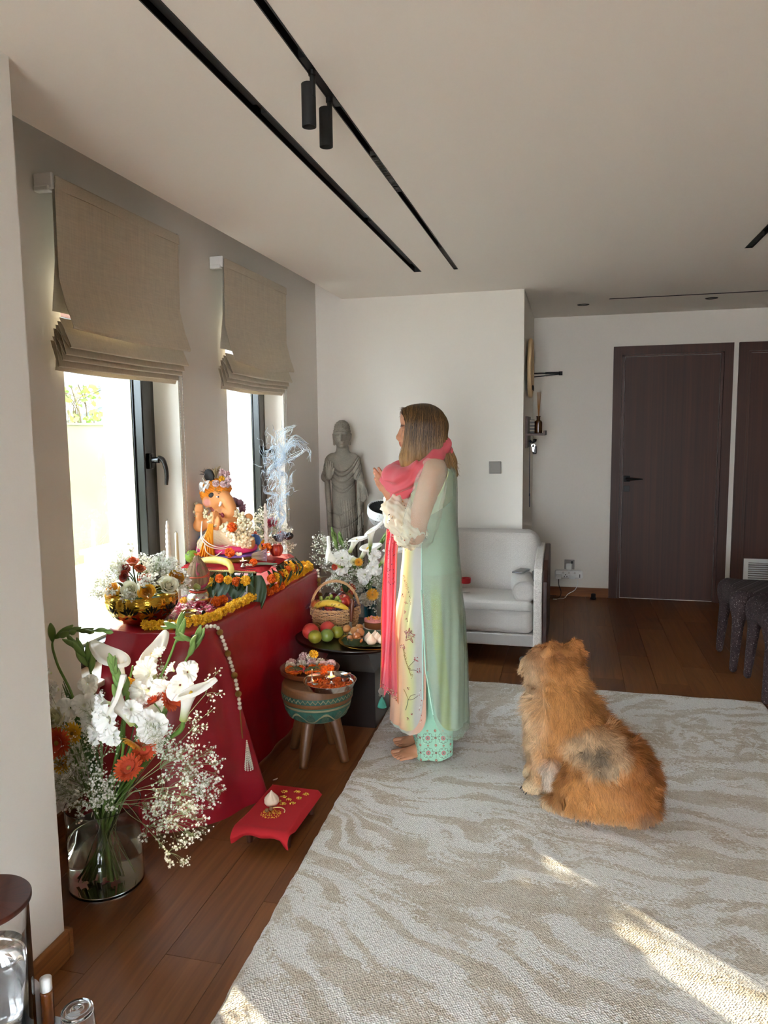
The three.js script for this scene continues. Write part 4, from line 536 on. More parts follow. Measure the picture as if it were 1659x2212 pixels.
  gypsophila('baby breath spray at the upper left of the floor vase before the wall', [[[-1.63, 0.6, -2.02], 0.07, 60], [[-1.6, 0.51, -2.0], 0.07, 60], [[-1.47, 0.58, -2.03], 0.07, 70], [[-1.53, 0.52, -1.97], 0.07, 70], [[-1.42, 0.52, -1.96], 0.06, 60]], 0.0036, 74);
}
{ // gold lotus bowl with its bouquet
  const c = [-1.735, TT + 0.006, -2.71], b = thing('gold_bowl', 'hammered gold bowl with cut out lotus flowers at the table end', 'bowl', c), lob = 10;
  const prof = [[0.0, 0.0], [0.058, 0.0], [0.09, 0.01], [0.122, 0.036], [0.14, 0.068], [0.146, 0.094], [0.144, 0.112], [0.137, 0.124]];
  const ham = tex(256, 256, (u, v) => 255 * sstep(0, 0.6, (() => { let m = 9; const X = u * 40, Y = v * 16, ix = Math.floor(X), iy = Math.floor(Y); for (let i = -1; i < 2; i++) for (let j = -1; j < 2; j++) { const qx = ((ix + i) % 40 + 40) % 40, qy = ((iy + j) % 16 + 16) % 16; m = Math.min(m, Math.hypot(ix + i + hash2(qx, qy, 1) - X, iy + j + hash2(qx, qy, 2) - Y)); } return m; })()), false);
  const rimAt = (t) => { const f = t * (prof.length - 1), i = Math.min(prof.length - 2, Math.floor(f)); return [lerp(prof[i][0], prof[i + 1][0], f - i), lerp(prof[i][1], prof[i + 1][1], f - i)]; };
  const gold = mat(0xc9a03e, 0.2, { metalness: 1, bumpMap: ham, bumpScale: 0.0012 });
  const surf = (a, t, off = 0) => { const [r, y] = rimAt(t), k = 1 - 0.045 * Math.pow(Math.abs(Math.sin(a * lob / 2)), 6) * sstep(0.1, 0.4, t) - 0 ; return [(r + off) * k * Math.cos(a), y, (r + off) * k * Math.sin(a)]; };
  part('shell', sheet((u, v) => surf(u * 2 * PI, v), 200, 36, 0.0022, 1, 1), Object.assign(gold, DS), b);
  // lotus openings: dark petal shapes let into each lobe
  const hole = mat(0x0d0a05, 0.9, DS), pet = (da, y0, len, ang, w) => sheet((u, v) => { const q = (v - 0.5) * w * Math.sin(PI * (0.04 + 0.92 * u)) , s = u * len, a = da + (Math.sin(ang) * s + Math.cos(ang) * q) / 0.14, y = y0 + Math.cos(ang) * s - Math.sin(ang) * q; let lo = 0.4, hi = 1; for (let k = 0; k < 14; k++) { const m = (lo + hi) / 2; rimAt(m)[1] < y ? (lo = m) : (hi = m); } return surf(a, (lo + hi) / 2, 0.0038); }, 8, 3);
  const A0 = Math.atan2(0.81, 0.59); for (let k = -2; k <= 2; k++) { const a = A0 - 0.18 + (k * 2 * PI) / lob; part('lotus_cutout', merge([pet(a, 0.062, 0.034, 0, 0.012), pet(a - 0.05, 0.06, 0.03, -0.5, 0.009), pet(a + 0.05, 0.06, 0.03, 0.5, 0.009), pet(a - 0.1, 0.058, 0.03, -0.95, 0.009), pet(a + 0.1, 0.058, 0.03, 0.95, 0.009), pet(a - 0.05, 0.048, 0.026, -2.0, 0.008), pet(a + 0.05, 0.048, 0.026, 2.0, 0.008), pet(a - 0.055, 0.075, 0.014, -0.2, 0.005), pet(a + 0.055, 0.075, 0.014, 0.2, 0.005)]), hole, b); }
  part('foam', lathe([[0, 0.085], [0.1, 0.085], [0.125, 0.08], [0.126, 0.07]], 24), mat(0x24331b, 0.95), b);
  VASE = { c: [-1.735, -2.71], r: 0.08, y0: TT + 0.08, rim: TT + 0.1 }; reseed(41);
  const rO = roseGeo(81, 0xb03a14, 0xdc7a3a), rR = roseGeo(82, 0x8e1f14, 0xb8452c), rY = roseGeo(83, 0xd99008, 0xf6c42a), rW = roseGeo(84, 0xdfd9b4, 0xf5f1e2);
  headFlower('rose', 'orange rose standing highest in the gold bowl', rO, [-1.776, 0.96, -2.72], [0.1, 1, 0.2], 0.034, stemDark);
  headFlower('rose', 'dark red orange rose left below the highest one', rR, [-1.812, 0.927, -2.72], [-0.3, 0.8, 0.5], 0.033, stemDark);
  headFlower('rose', 'faded orange rose at the right of the three roses', rO, [-1.745, 0.93, -2.72], [0.4, 0.9, 0.2], 0.031, stemDark);
  headFlower('rose', 'small dark red rose under the three orange ones', rR, [-1.8, 0.9, -2.69], [0, 0.3, 1], 0.031, stemDark);
  for (const [p, d, s, l] of [[[-1.81, 0.857, -2.62], [-0.3, 0.6, 0.7], 0.05, 'yellow rose at the front left of the gold bowl'], [[-1.655, 0.853, -2.62], [0.3, 0.5, 0.8], 0.044, 'yellow rose at the front right of the gold bowl'], [[-1.618, 0.88, -2.8], [0.7, 0.6, 0.2], 0.046, 'yellow rose at the far right of the gold bowl by the coconut']]) headFlower('rose', l, rY, p, d, s, stemDark);
  for (const [p, d, s, l] of [[[-1.725, 0.862, -2.61], [0.1, 0.5, 0.9], 0.052, 'white rose at the front middle of the gold bowl'], [[-1.6, 0.868, -2.7], [0.6, 0.6, 0.5], 0.054, 'white rose at the right rim of the gold bowl']]) headFlower('rose', l, rW, p, d, s, stemDark);
  headFlower('gerbera', 'flat orange gerbera between the roses of the gold bowl', gerberaGeo(85, 0xb8320c, 0xd95a24), [-1.7, 0.89, -2.69], [0.1, 0.9, 0.4], 0.03);
  for (let k = 0; k < 7; k++) { const a = k * 0.9, q = [-1.735 + Math.cos(a) * 0.1, 0.83 + 0.02 * (k % 3), -2.71 + Math.sin(a) * 0.1]; part('leaf', place(sheet((u, v) => [u * 0.06, 0.012 * Math.sin(u * 3), (v - 0.5) * 0.03 * Math.sin(PI * (0.05 + 0.9 * u))], 8, 4, 0.0005), q[0] - c[0], q[1] - c[1], q[2] - c[2], 0, -a, 0.5), leafDark, b); }
  gypsophila('cloud of baby breath spreading left from the gold bowl', [[[-1.9, 0.872, -2.66], 0.05, 135], [[-1.87, 0.915, -2.7], 0.055, 165], [[-1.85, 0.95, -2.74], 0.05, 150], [[-1.875, 0.845, -2.62], 0.04, 75], [[-1.827, 1.008, -2.78], 0.022, 30], [[-1.8, 0.865, -2.58], 0.035, 60]], 0.0056, 91, [-1.76, TT + 0.09, -2.71]);
  gypsophila('cloud of baby breath over the right half of the gold bowl', [[[-1.752, 0.93, -2.78], 0.045, 120], [[-1.69, 0.94, -2.78], 0.05, 165], [[-1.64, 0.925, -2.8], 0.045, 135], [[-1.6, 0.875, -2.81], 0.04, 105], [[-1.66, 0.885, -2.66], 0.045, 120], [[-1.7, 0.84, -2.58], 0.035, 60], [[-1.585, 0.845, -2.8], 0.03, 54]], 0.0056, 92, [-1.71, TT + 0.09, -2.71]);
}
{ // teal vase in the corner with its bouquet
  const c = [-1.165, 0, -4.25], v = thing('teal_vase', 'tall dark teal glass vase behind the fruit basket', 'vase', c);
  part('body', lathe([[0, 0.002], [0.055, 0.002], [0.06, 0.01], [0.045, 0.2], [0.04, 0.4], [0.043, 0.53], [0.046, 0.545], [0.043, 0.545], [0.036, 0.4], [0.04, 0.2], [0.05, 0.012], [0, 0.01]], 40), phys(0x1d4a50, 0.12, { clearcoat: 0.6, transmission: 0.35, thickness: 0 }), v);
  VASE = { c: [-1.165, -4.25], r: 0.032, y0: 0.03, rim: 0.545 }; reseed(51);
  calla('calla lily with open mouth at the middle of the corner bouquet', [-1.262, 0.775, -4.17], [0.45, 0.9, 0.1], 0.1, 1.1);
  calla('calla lily behind the others turned to the right, corner bouquet', [-1.185, 0.745, -4.14], [0.5, 0.8, 0.3], 0.2, 1.1);
  calla('wide calla lily leaning left in the corner bouquet', [-1.3, 0.7, -4.1], [-0.65, 0.7, 0.3], 0.4, 1.3);
  calla('tall calla lily standing above all others in the corner bouquet', [-1.112, 0.83, -4.08], [0.1, 1, 0.15], 0.1, 1.15, [-1.14, 0.66, -4.16]);
  calla('calla lily half behind the pink scarf in the corner bouquet', [-1.05, 0.73, -4.1], [0.6, 0.8, 0.1], 0.1, 1.2);
  const F = (p, d, s) => [p, d, s];
  gladiolus('gladiolus spike at the left of the corner bouquet before the statue', [[-1.28, 0.66, -4.2], [-1.345, 0.78, -4.2], [-1.374, 0.872, -4.2]], [F([-1.293, 0.745, -4.12], [0.2, 0.3, 1], 0.05), F([-1.28, 0.7, -4.12], [-0.3, 0, 1], 0.05)], 0.75, false);
  gladiolus('second gladiolus spike of the corner bouquet, just right of the first', [[-1.26, 0.66, -4.25], [-1.31, 0.76, -4.25], [-1.34, 0.84, -4.25]], [F([-1.27, 0.72, -4.15], [0.5, 0.4, 0.8], 0.04)], 0.76, false);
  gladiolus('gladiolus leaning right by the pink scarf in the corner bouquet', [[-1.12, 0.66, -4.2], [-1.1, 0.78, -4.2], [-1.06, 0.86, -4.2]], [F([-1.1, 0.762, -4.12], [0.3, 0.4, 0.9], 0.042), F([-1.112, 0.7, -4.12], [0.4, 0, 0.9], 0.048), F([-1.15, 0.655, -4.12], [-0.2, 0, 1], 0.05)], 0.74, false);
  headFlower('rose', 'cream rose in the middle of the corner bouquet', roseGeo(86, 0xd9d49a, 0xf2efd8), [-1.212, 0.73, -4.1], [0, 0.5, 0.9], 0.035);
  headFlower('white_chrysanthemum', 'white chrysanthemum low in the corner bouquet behind the basket', pomWhite[0], [-1.145, 0.51, -4.1], [0.1, 0.4, 0.9], 0.045);
  const gO = gerberaGeo(65, 0xa82c10, 0xd9562a), gY = gerberaGeo(66, 0xd08a0a, 0xf0b428, 20);
  headFlower('gerbera', 'orange gerbera just above the basket handle', gO, [-1.242, 0.57, -4.06], [0.2, 0.5, 0.8], 0.04);
  headFlower('gerbera', 'small yellow gerbera high in the corner bouquet', gY, [-1.176, 0.735, -4.06], [0.1, 0.5, 0.9], 0.024);
  headFlower('gerbera', 'yellow gerbera at the right of the corner bouquet', gY, [-1.1, 0.545, -4.07], [0.3, 0.5, 0.8], 0.034);
  headFlower('gerbera', 'tiny orange gerbera at the left of the corner bouquet', gO, [-1.33, 0.698, -4.08], [0, 0.4, 0.9], 0.018);
  const GB = (l, s, seed) => gypsophila(l, s, 0.0046, seed);
  GB('baby breath at the left of the corner bouquet before the wall', [[[-1.463, 0.83, -4.22], 0.06, 70], [[-1.44, 0.74, -4.2], 0.07, 100], [[-1.39, 0.64, -4.18], 0.08, 120], [[-1.33, 0.58, -4.15], 0.08, 120], [[-1.37, 0.76, -4.2], 0.07, 90]], 93);
  GB('baby breath at the right of the corner bouquet beside the scarf', [[[-1.12, 0.6, -4.12], 0.075, 110], [[-1.08, 0.66, -4.14], 0.07, 90], [[-1.04, 0.56, -4.14], 0.07, 90], [[-1.1, 0.49, -4.12], 0.06, 80], [[-1.05, 0.46, -4.14], 0.05, 50]], 94);
  GB('baby breath filling the middle of the corner bouquet', [[[-1.23, 0.62, -4.12], 0.075, 120], [[-1.25, 0.55, -4.12], 0.07, 100], [[-1.19, 0.68, -4.14], 0.06, 70], [[-1.3, 0.79, -4.2], 0.05, 50]], 95);
}

// ───────────────────────── the altar ─────────────────────────
const flameMat = new THREE.MeshStandardMaterial({ color: 0x000000, emissive: 0xffb04a, emissiveIntensity: 4 });
function flame(p, h, parent, power) { const f = part('flame', put(new THREE.Mesh(), [0, 0, 0]) && lathe([[0, 0], [0.26, 0.12], [0.32, 0.3], [0.2, 0.62], [0.07, 0.88], [0, 1]], 14), flameMat, parent); f.position.set(...p); f.scale.set(h * 0.75, h, h * 0.75); f.castShadow = false; const l = new THREE.PointLight(0xffa850, power); l.position.set(p[0], p[1] + h * 0.45, p[2]); l.castShadow = true; l.shadow.radius = 0.2; parent.add(l); return f; }
const silver = mat(0xcfccc6, 0.22, { metalness: 1 }), brass = mat(0xb08a3c, 0.3, { metalness: 1 });
const redCloth = mat(0xb0101c, 0.85, DS), BY = 0.855;
{ // low platform under the idol
  const b = thing('altar_platform', 'low platform under the idol with red cloth top and gold cord edge', 'platform', [0, 0, 0]), x0 = -1.8, x1 = -1.43, z0 = -3.6, z1 = -3.185;
  part('board', ext(x0, x1, BY - 0.026, BY - 0.006, z0, z1), walnutDark, b);
  for (const [x, z] of [[x0 + 0.03, z1 - 0.03], [x1 - 0.03, z1 - 0.03], [x0 + 0.03, z0 + 0.03], [x1 - 0.03, z0 + 0.03]]) part('leg', cyl(0.02, 0.016, BY - 0.026 - TT - 0.004, x, (BY - 0.026 + TT + 0.004) / 2, z, 14), walnutDark, b);
  part('cloth', sheet((u, v) => [lerp(x0 - 0.012, x1 + 0.03 + 0.012 * Math.sin(v * 9), u), BY - 0.002 + 0.0025 * Math.sin(u * 13 + v * 7) - 0.018 * sstep(0.93, 1, u) * (0.6 + 0.4 * Math.sin(v * 14)) - 0.008 * sstep(0.06, 0, v), lerp(z1 + 0.012, z0 - 0.01, v)], 40, 40, 0.002), redCloth, b);
  const cord = []; for (let i = 0; i < 3; i++) cord.push(sweep(Array.from({ length: 60 }, (_, k) => { const t = k / 59, a = t * 75 + i * 2.094; return [lerp(x0 + 0.01, x1 + 0.002, t), BY - 0.017 + Math.cos(a) * 0.0035, z1 + 0.006 + Math.sin(a) * 0.0035]; }), 0.0032, 240, 6)); part('gold_cord', merge(cord), mat(0xd9bf7c, 0.55), b);
}
{ // toran of leaves and marigolds round the platform, big betel leaves below
  const t = thing('leaf_garland', 'garland of mango leaves and marigolds hung round the platform edge', 'garland', [0, 0, 0]); reseed(17);
  const leaf = (L, W, fold) => sheet((u, v) => { const w = W * Math.pow(Math.sin(PI * (0.02 + 0.96 * u)), 0.8) * (1 - 0.3 * u), q = v * 2 - 1; return [q * w * Math.cos(fold * Math.abs(q)), -L * u, Math.abs(q) * w * Math.sin(fold * Math.abs(q)) + 0.02 * Math.sin(u * 3) * fold + 0.0012 * Math.sin(u * 40) * Math.abs(q)]; }, 14, 8, 0.0006);
  const LG = [leaf(0.085, 0.019, 0.9), leaf(0.07, 0.022, 0.5), leaf(0.095, 0.017, 1.2)], path = []; for (let k = 0; k < 17; k++) path.push([lerp(-1.79, -1.435, k / 16), 0, -3.165, 0]); for (let k = 1; k < 17; k++) path.push([-1.392, 0, lerp(-3.185, -3.6, k / 16), PI / 2]);
  path.forEach(([x, , z, r], i) => { if (i % 2 === 0) { const m = part('leaf', LG[i % 3], leafDark, t); m.position.set(x, 0.838, z + (r ? 0 : 0.006)); m.rotation.set(rr(-0.15, 0.08), r + rr(-0.7, 0.7), rr(-0.4, 0.4), 'YXZ'); } else { const set = i % 4 === 1 ? pomOrange : pomYellow, m = part('marigold', set[i % 3], pomV, t), d = r ? [1, 0, 0.25] : [0.15, 0.05, 1]; put(m, [x + (r ? 0.03 : 0), rr(0.785, 0.812), z + (r ? 0 : 0.034)], aim(d, i), rr(0.021, 0.027)); if (i % 3 === 0) m.scale.y *= 1.0; const n = part('leaf', LG[(i + 1) % 3], leafDark, t); n.position.set(x + 0.01, 0.835, z); n.rotation.set(rr(-0.2, 0), r + rr(-0.9, 0.9), rr(-0.4, 0.4), 'YXZ'); } });
  part('string', [sweep([[-1.81, 0.84, -3.165], [-1.6, 0.836, -3.165], [-1.4, 0.838, -3.165]], 0.0015, 20, 5), sweep([[-1.392, 0.838, -3.17], [-1.39, 0.834, -3.4], [-1.392, 0.84, -3.61]], 0.0015, 20, 5)], mat(0x6b5a3a, 0.9), t);
  const big = (L, W, droop, s) => sheet((u, v) => { const q = v * 2 - 1, w = W * Math.pow(Math.sin(PI * Math.min(1, 0.1 + u * 0.9)), 0.65) * (1 - 0.25 * u), rip = 0.005 * Math.sin(q * 9 + u * 6 + s) * u; return [q * w, -L * Math.sin(u * droop) / droop, L * (1 - Math.cos(u * droop)) / droop + rip + 0.01 * q * q]; }, 18, 14, 0.0007);
  [['first dark betel leaf hanging under the platform, at the left', -1.70, -3.155, 0, 0.11, 0.055, 0.5], ['broad betel leaf hanging under the middle of the platform', -1.6, -3.145, 0.1, 0.12, 0.065, 0.4], ['betel leaf hanging under the platform beside the corner', -1.505, -3.15, -0.1, 0.12, 0.06, 0.45], ['long wilted betel leaf drooping over the cloth edge at the platform corner', -1.418, -3.165, 0.55, 0.18, 0.05, 0.12]].forEach(([l, x, z, r, L, W, d], i) => { const m = solo('betel_leaf', big(L, W, d, i), leafDark, l, 'leaf'); m.position.set(x, 0.825, z); m.rotation.y = r; });
}
{ // the seated elephant headed idol
  const g = thing('ganesha_idol', 'painted clay Ganesha idol with orange turban and flower garlands on a pink cushion', 'statue', [-1.672, BY + 0.001, -3.385], 0.245);
  const X = (x) => x * 0.0002495 - 0.2, Y = (y) => 0.509 - y * 0.0002495, P = (x, y, z) => [X(x), Y(y), z], K = 0.0002495;
  part('plinth', [lathe([[0, 0], [0.15, 0], [0.156, 0.006], [0.15, 0.014], [0.155, 0.022], [0, 0.022]], 56).scale(1, 1, 0.78)], mat(0xb89a45, 0.4, { metalness: 0.5, bumpMap: boucleB, bumpScale: 0.003 }), g, 'gold plinth'); 
  part('rim', lathe([[0, 0.022], [0.156, 0.022], [0.161, 0.029], [0.156, 0.037], [0, 0.037]], 56).scale(1, 1, 0.78), mat(0x7d68c4, 0.5), g, 'purple rim');
  const cush = bend(sph(0.155, 0, 0, 0, 1, 1, 0.78, 60, 20), (p) => { const a = Math.atan2(p.z, p.x); p.y = Math.sign(p.y) * Math.pow(Math.abs(p.y) / 0.155, 0.6) * 0.023 * (1 + 0.22 * Math.abs(Math.sin(a * 7))); p.y += 0.058; }); part('cushion', cush, mat(0xe0407e, 0.55), g, 'pink cushion');
  part('bolster', [sph(0.035, -0.125, 0.085, -0.05, 1, 1, 1), sph(0.035, 0.13, 0.085, -0.05)], mat(0x4a78c0, 0.5), g, 'blue bolster');
  const skin = blend([
    ellR(P(715, 790, 0.015), [0.05, 0.043, 0.046], 0.2, 0, -0.3), ell(P(600, 900, 0.0), [0.035, 0.04, 0.04]),
    bone(P(790, 730, 0.03), P(890, 850, 0.042), 0.03, 0.027), bone(P(890, 850, 0.042), P(950, 970, 0.046), 0.027, 0.023), bone(P(950, 970, 0.046), P(950, 1060, 0.046), 0.023, 0.019), bone(P(950, 1060, 0.046), P(890, 1105, 0.046), 0.019, 0.016), bone(P(890, 1105, 0.046), P(850, 1060, 0.045), 0.016, 0.013),
    ellR(P(640, 700, 0.025), [0.03, 0.028, 0.03], 0, 0, 0), ell(P(750, 1000, 0.0), [0.035, 0.04, 0.035]),
    ell(P(760, 1250, -0.01), [0.075, 0.07, 0.06]), ell(P(800, 1480, 0.01), [0.082, 0.075, 0.075]),
    bone(P(520, 1230, 0.0), P(290, 1340, 0.012), 0.032, 0.031), bone(P(290, 1340, 0.012), P(305, 1130, 0.035), 0.027, 0.0165), bone(P(305, 1130, 0.035), P(320, 1020, 0.042), 0.0155, 0.0145), ellR(P(322, 955, 0.045), [0.0175, 0.018, 0.016]),
    bone(P(600, 1330, 0.03), P(690, 1330, 0.088), 0.022, 0.017), ellR(P(712, 1230, 0.094), [0.0185, 0.028, 0.0105], -0.5, 0, -0.15),
    bone(P(980, 1230, 0), P(1190, 1300, 0.0), 0.03, 0.026), bone(P(1190, 1300, 0), P(1270, 1200, 0.02), 0.022, 0.016), ell(P(1285, 1180, 0.025), [0.019, 0.017, 0.016]),
    bone(P(560, 1640, 0.03), P(420, 1700, 0.05), 0.05, 0.04), bone(P(1000, 1620, 0.03), P(1240, 1690, 0.04), 0.055, 0.042),
  ], 0.018);
  const ear = ellR(P(475, 860, 0.028), [0.026, 0.03, 0.009], 0.35, 0, 0.2), ear2 = ellR(P(470, 880, 0.034), [0.016, 0.019, 0.007], 0.35, 0, 0.2);
  const digits = []; [[-0.014, 0.03, 0.0048], [-0.005, 0.036, 0.0052], [0.004, 0.035, 0.0052], [0.0125, 0.028, 0.0046]].forEach(([o, L, r]) => { const b = P(705, 1160, 0.095); digits.push(bone([b[0] + o * 0.72, b[1], b[2] - o * 0.6], [b[0] + o * 0.8 - 0.003, b[1] + L, b[2] - o * 0.6 + 0.003], r, r * 0.75)); }); digits.push(bone(P(640, 1240, 0.1), P(640, 1150, 0.104), 0.006, 0.0045));
  for (let k = 0; k < 4; k++) digits.push(bone([X(262) + 0.002 * k, Y(975) + 0.0085 * k - 0.012, 0.058], [X(382), Y(985) + 0.0085 * k - 0.012, 0.053], 0.0055, 0.0055));
  const sk = blend([skin, ear, ...digits], 0.006), body = nets((x, y, z) => Math.min(sk(x, y, z), ear2(x, y, z) + 0.004), [-0.19, 0.05, -0.1], [0.17, 0.36, 0.125], 0.0042);
  tint(body, (p) => { const earD = Math.hypot(p.x - X(475), p.y - Y(870)), pink = sstep(0.024, 0.012, earD) * sstep(0.0, 0.02, p.z); return col(0xe0985c, 0xe7a090, pink); }); part('body', body, vcol(0.5), g);
  part('tusk', sweep([P(775, 860, 0.058), P(765, 905, 0.068), P(745, 935, 0.074)], [0.008, 0.0075, 0.004], 10, 10), mat(0xf3ede2, 0.35), g);
  part('eye', [place(sph(0.0095, 0, 0, 0, 1.25, 0.6, 0.5), ...P(722, 752, 0.0575), 0, 0.25)], mat(0xf4efe8, 0.2), g); part('pupil', sph(0.0048, ...P(728, 752, 0.0615), 1, 1, 0.6), mat(0x2c1b2e, 0.15), g);
  part('eyebrow', sweep([P(672, 715, 0.052), P(710, 688, 0.0575), P(750, 690, 0.06)], 0.0018, 10, 6), mat(0x5a3018, 0.7), g);
  part('sideburn', [place(sph(0.016, 0, 0, 0, 1, 0.75, 0.35), ...P(578, 720, 0.053), 0, -0.3, 0.4), sweep([P(375, 800, -0.005), P(385, 880, 0.0), P(430, 935, 0.01)], 0.008, 10, 8)], mat(0x14100e, 0.5), g, 'painted black hair');
  const tur = blend([ellR(P(575, 600, -0.01), [0.066, 0.048, 0.062], 0, 0, 0.25), ellR(P(430, 690, -0.015), [0.028, 0.05, 0.045], 0, 0, -0.2), ell(P(760, 610, 0.0), [0.045, 0.028, 0.055])], 0.03); part('turban', nets((x, y, z) => tur(x, y, z) + 0.0016 * Math.sin((y * 0.9 + x * 0.5) * 520), [-0.15, 0.29, -0.1], [0.06, 0.43, 0.09], 0.0045), mat(0xf0911c, 0.75), g);
  reseed(23); const onHead = [[680, 490, 0.055, 0.0195, 0], [825, 505, 0.052, 0.0185, 0], [905, 430, 0.03, 0.018, 0], [870, 310, 0.015, 0.018, 0], [765, 260, 0.01, 0.015, 0], [780, 400, 0.035, 0.016, 1], [750, 330, 0.0, 0.018, 0], [890, 520, 0.04, 0.016, 0]];
  onHead.forEach(([x, y, z, r, k]) => put(part('turban_flower', k ? pomYellow[0] : pomPink[0], pomV, g), P(x, y, z), aim([0.2, 0.25, 1], rnd() * 6), r));
  const pearls = []; for (let i = 0; i < 70; i++) { const t = rnd(); pearls.push({ p: V(...P(lerp(660, 930, t), 590 + 70 * Math.sin(t * 3) * rnd() + rr(-30, 40), 0.062 - 0.03 * t + rr(-0.006, 0.01))), s: rr(0.0016, 0.0028) }); } scatter('pearl_fringe', new THREE.SphereGeometry(1, 7, 6), mat(0xc79a4a, 0.3, { metalness: 0.5 }), pearls, g);
  const ribbon = (pts, w) => sheet((u, v) => { const c = curve(pts.map((p) => V(...p))), p = c.getPoint(u); return [p.x + (v - 0.5) * w * 0.4, p.y + (v - 0.5) * w * Math.cos(u * 5), p.z + (v - 0.5) * w * Math.sin(u * 5)]; }, 18, 4, 0.0008);
  part('white_bow', [ribbon([P(430, 330, 0.03), P(415, 390, 0.045), P(470, 460, 0.058), P(520, 500, 0.058)], 0.018), ribbon([P(540, 480, 0.06), P(430, 470, 0.062), P(370, 560, 0.05), P(390, 640, 0.045)], 0.03), ribbon([P(550, 540, 0.06), P(470, 560, 0.065), P(410, 620, 0.055), P(450, 640, 0.055)], 0.03), sph(0.012, ...P(500, 540, 0.06))], mat(0xf1efec, 0.7, DS), g);
  part('feather_eye', place(sph(0.03, 0, 0, 0, 0.85, 1.15, 0.22), ...P(520, 345, 0.02), 0, 0, 0.25), mat(0x0c0a0a, 0.5), g, 'black feather eye'); const barb = []; for (let i = 0; i < 22; i++) { const a = rr(1.3, 3.2); barb.push(sweep([P(470, 320, 0.015), [X(470) + Math.cos(a) * 0.02, Y(320) + Math.sin(a) * 0.018, 0.015], [X(460) + Math.cos(a) * rr(0.025, 0.042), Y(320) + Math.sin(a) * rr(0.02, 0.036), 0.015 + rr(-0.01, 0.01)]], [0.0009, 0.0003], 4, 4)); } part('feather_barbs', merge(barb), mat(0x15100e, 0.6), g);
  const dry = []; for (let i = 0; i < 16; i++) { const a = rr(0.9, 2.3), l = rr(0.03, 0.06); dry.push(sweep([P(640, 400, 0.005), [X(620) + Math.cos(a) * l * 0.5, Y(380) + Math.sin(a) * l * 0.8, rr(-0.01, 0.02)], [X(610) + Math.cos(a) * l * 1.1, Y(370) + Math.sin(a) * l, rr(-0.02, 0.02)]], [0.003, 0.004, 0.001], 8, 5, 0.4)); } part('dried_flower', merge(dry), mat(0x9a8560, 0.8), g, 'dried flower tuft');
  const bud = []; for (let k = 0; k < 9; k++) { const a = k * 2.4; bud.push(place(petal(0.042, 0.026, -0.9, 5, 0.5), 0, 0, 0, 0, -a, 1.0 - 0.05 * k)); } const bt = bud.map((q) => tint(q, (p) => col(0x6f3f52, 0xb98a98, p.y * 20))); put(part('dried_lotus', merge(bt), petalVg, g), P(1030, 960, 0.0), aim([0.7, 0.6, 0.3], 0), 1.1); put(part('dried_lotus', merge(bt.map((q) => q.clone())), petalVg, g), P(1090, 1010, 0.01), aim([0.9, -0.4, 0.3], 1), 0.9);
  // cloth: dhoti, sash
  const dh = blend([ell(P(800, 1500, 0.022), [0.085, 0.068, 0.075]), bone(P(560, 1640, 0.032), P(420, 1700, 0.052), 0.054, 0.04), bone(P(1000, 1620, 0.034), P(1200, 1690, 0.044), 0.058, 0.044)], 0.03); part('dhoti', nets((x, y, z) => dh(x, y, z) + 0.0012 * Math.sin((y + x * 0.6) * 420), [-0.17, 0.045, -0.08], [0.17, 0.21, 0.115], 0.005), mat(0xdcc6a2, 0.8), g);
  part('sash', sheet((u, v) => { const top = [620, 1265], l = lerp(lerp(560, 350, Math.pow(v, 1.2)), lerp(650, 675, v), u), y = lerp(top[1], 1905, v); return [X(l), Y(y), 0.105 + 0.028 * Math.sin(v * 2.6) + 0.0055 * Math.sin(u * 38) * (0.4 + v)]; }, 60, 24, 0.0015), mat(0xf09a18, 0.7, DS), g, 'orange pleated sash');
  // jewellery and threads
  part('bangle', [place(new THREE.TorusGeometry(0.021, 0.0042, 8, 28), ...P(295, 1160, 0.03), 1.3, 0, 0.1), place(new THREE.TorusGeometry(0.021, 0.003, 8, 28), ...P(297, 1135, 0.032), 1.3, 0, 0.1), place(new THREE.TorusGeometry(0.0205, 0.004, 8, 28), ...P(680, 1345, 0.086), 1.2, 0.3, -0.3), place(new THREE.TorusGeometry(0.0195, 0.003, 8, 28), ...P(690, 1318, 0.088), 1.2, 0.3, -0.3)], mat(0xd8c39a, 0.25, { metalness: 0.7 }), g);
  part('necklace', [sweep([P(560, 960, 0.055), P(640, 1030, 0.07), P(740, 1080, 0.075), P(800, 1110, 0.072)], 0.0035, 20, 6), place(sph(0.011, 0, 0, 0, 0.8, 1.2, 0.5), ...P(805, 1110, 0.074), 0, 0, 0.3)], mat(0x7e2a34, 0.3, { metalness: 0.4 }), g);
  part('thread', [[P(400, 1230, 0.075), P(460, 1500, 0.14), P(620, 1640, 0.155), P(800, 1710, 0.14), P(960, 1690, 0.12)], [P(395, 1250, 0.075), P(440, 1520, 0.14), P(560, 1660, 0.155), P(760, 1740, 0.14), P(930, 1740, 0.12)], [P(500, 1590, 0.145), P(540, 1780, 0.155), P(680, 1880, 0.14), P(820, 1800, 0.13)], [P(390, 1240, 0.07), P(420, 1500, 0.13), P(330, 1700, 0.11), P(300, 1880, 0.12)]].map((q) => sweep(q, 0.0028, 40, 6)), mat(0xe6d2c4, 0.7), g, 'pale cotton thread');
  // jasmine garland: strings of buds
  const its = [], strand = (pts, n, w, r) => { const c = curve(pts.map((p) => V(...p))); for (let i = 0; i < n; i++) { const p = c.getPoint(rnd()); p.add(V(rr(-w, w), rr(-w, w), rr(-w, w) * 0.8)); its.push({ p, q: aim([rr(-1, 1), rr(-1, 1), rr(0, 1)]), s: r * rr(0.8, 1.25), c: col(0xd9c79a, 0xf1e8cf, rnd()) }); } };
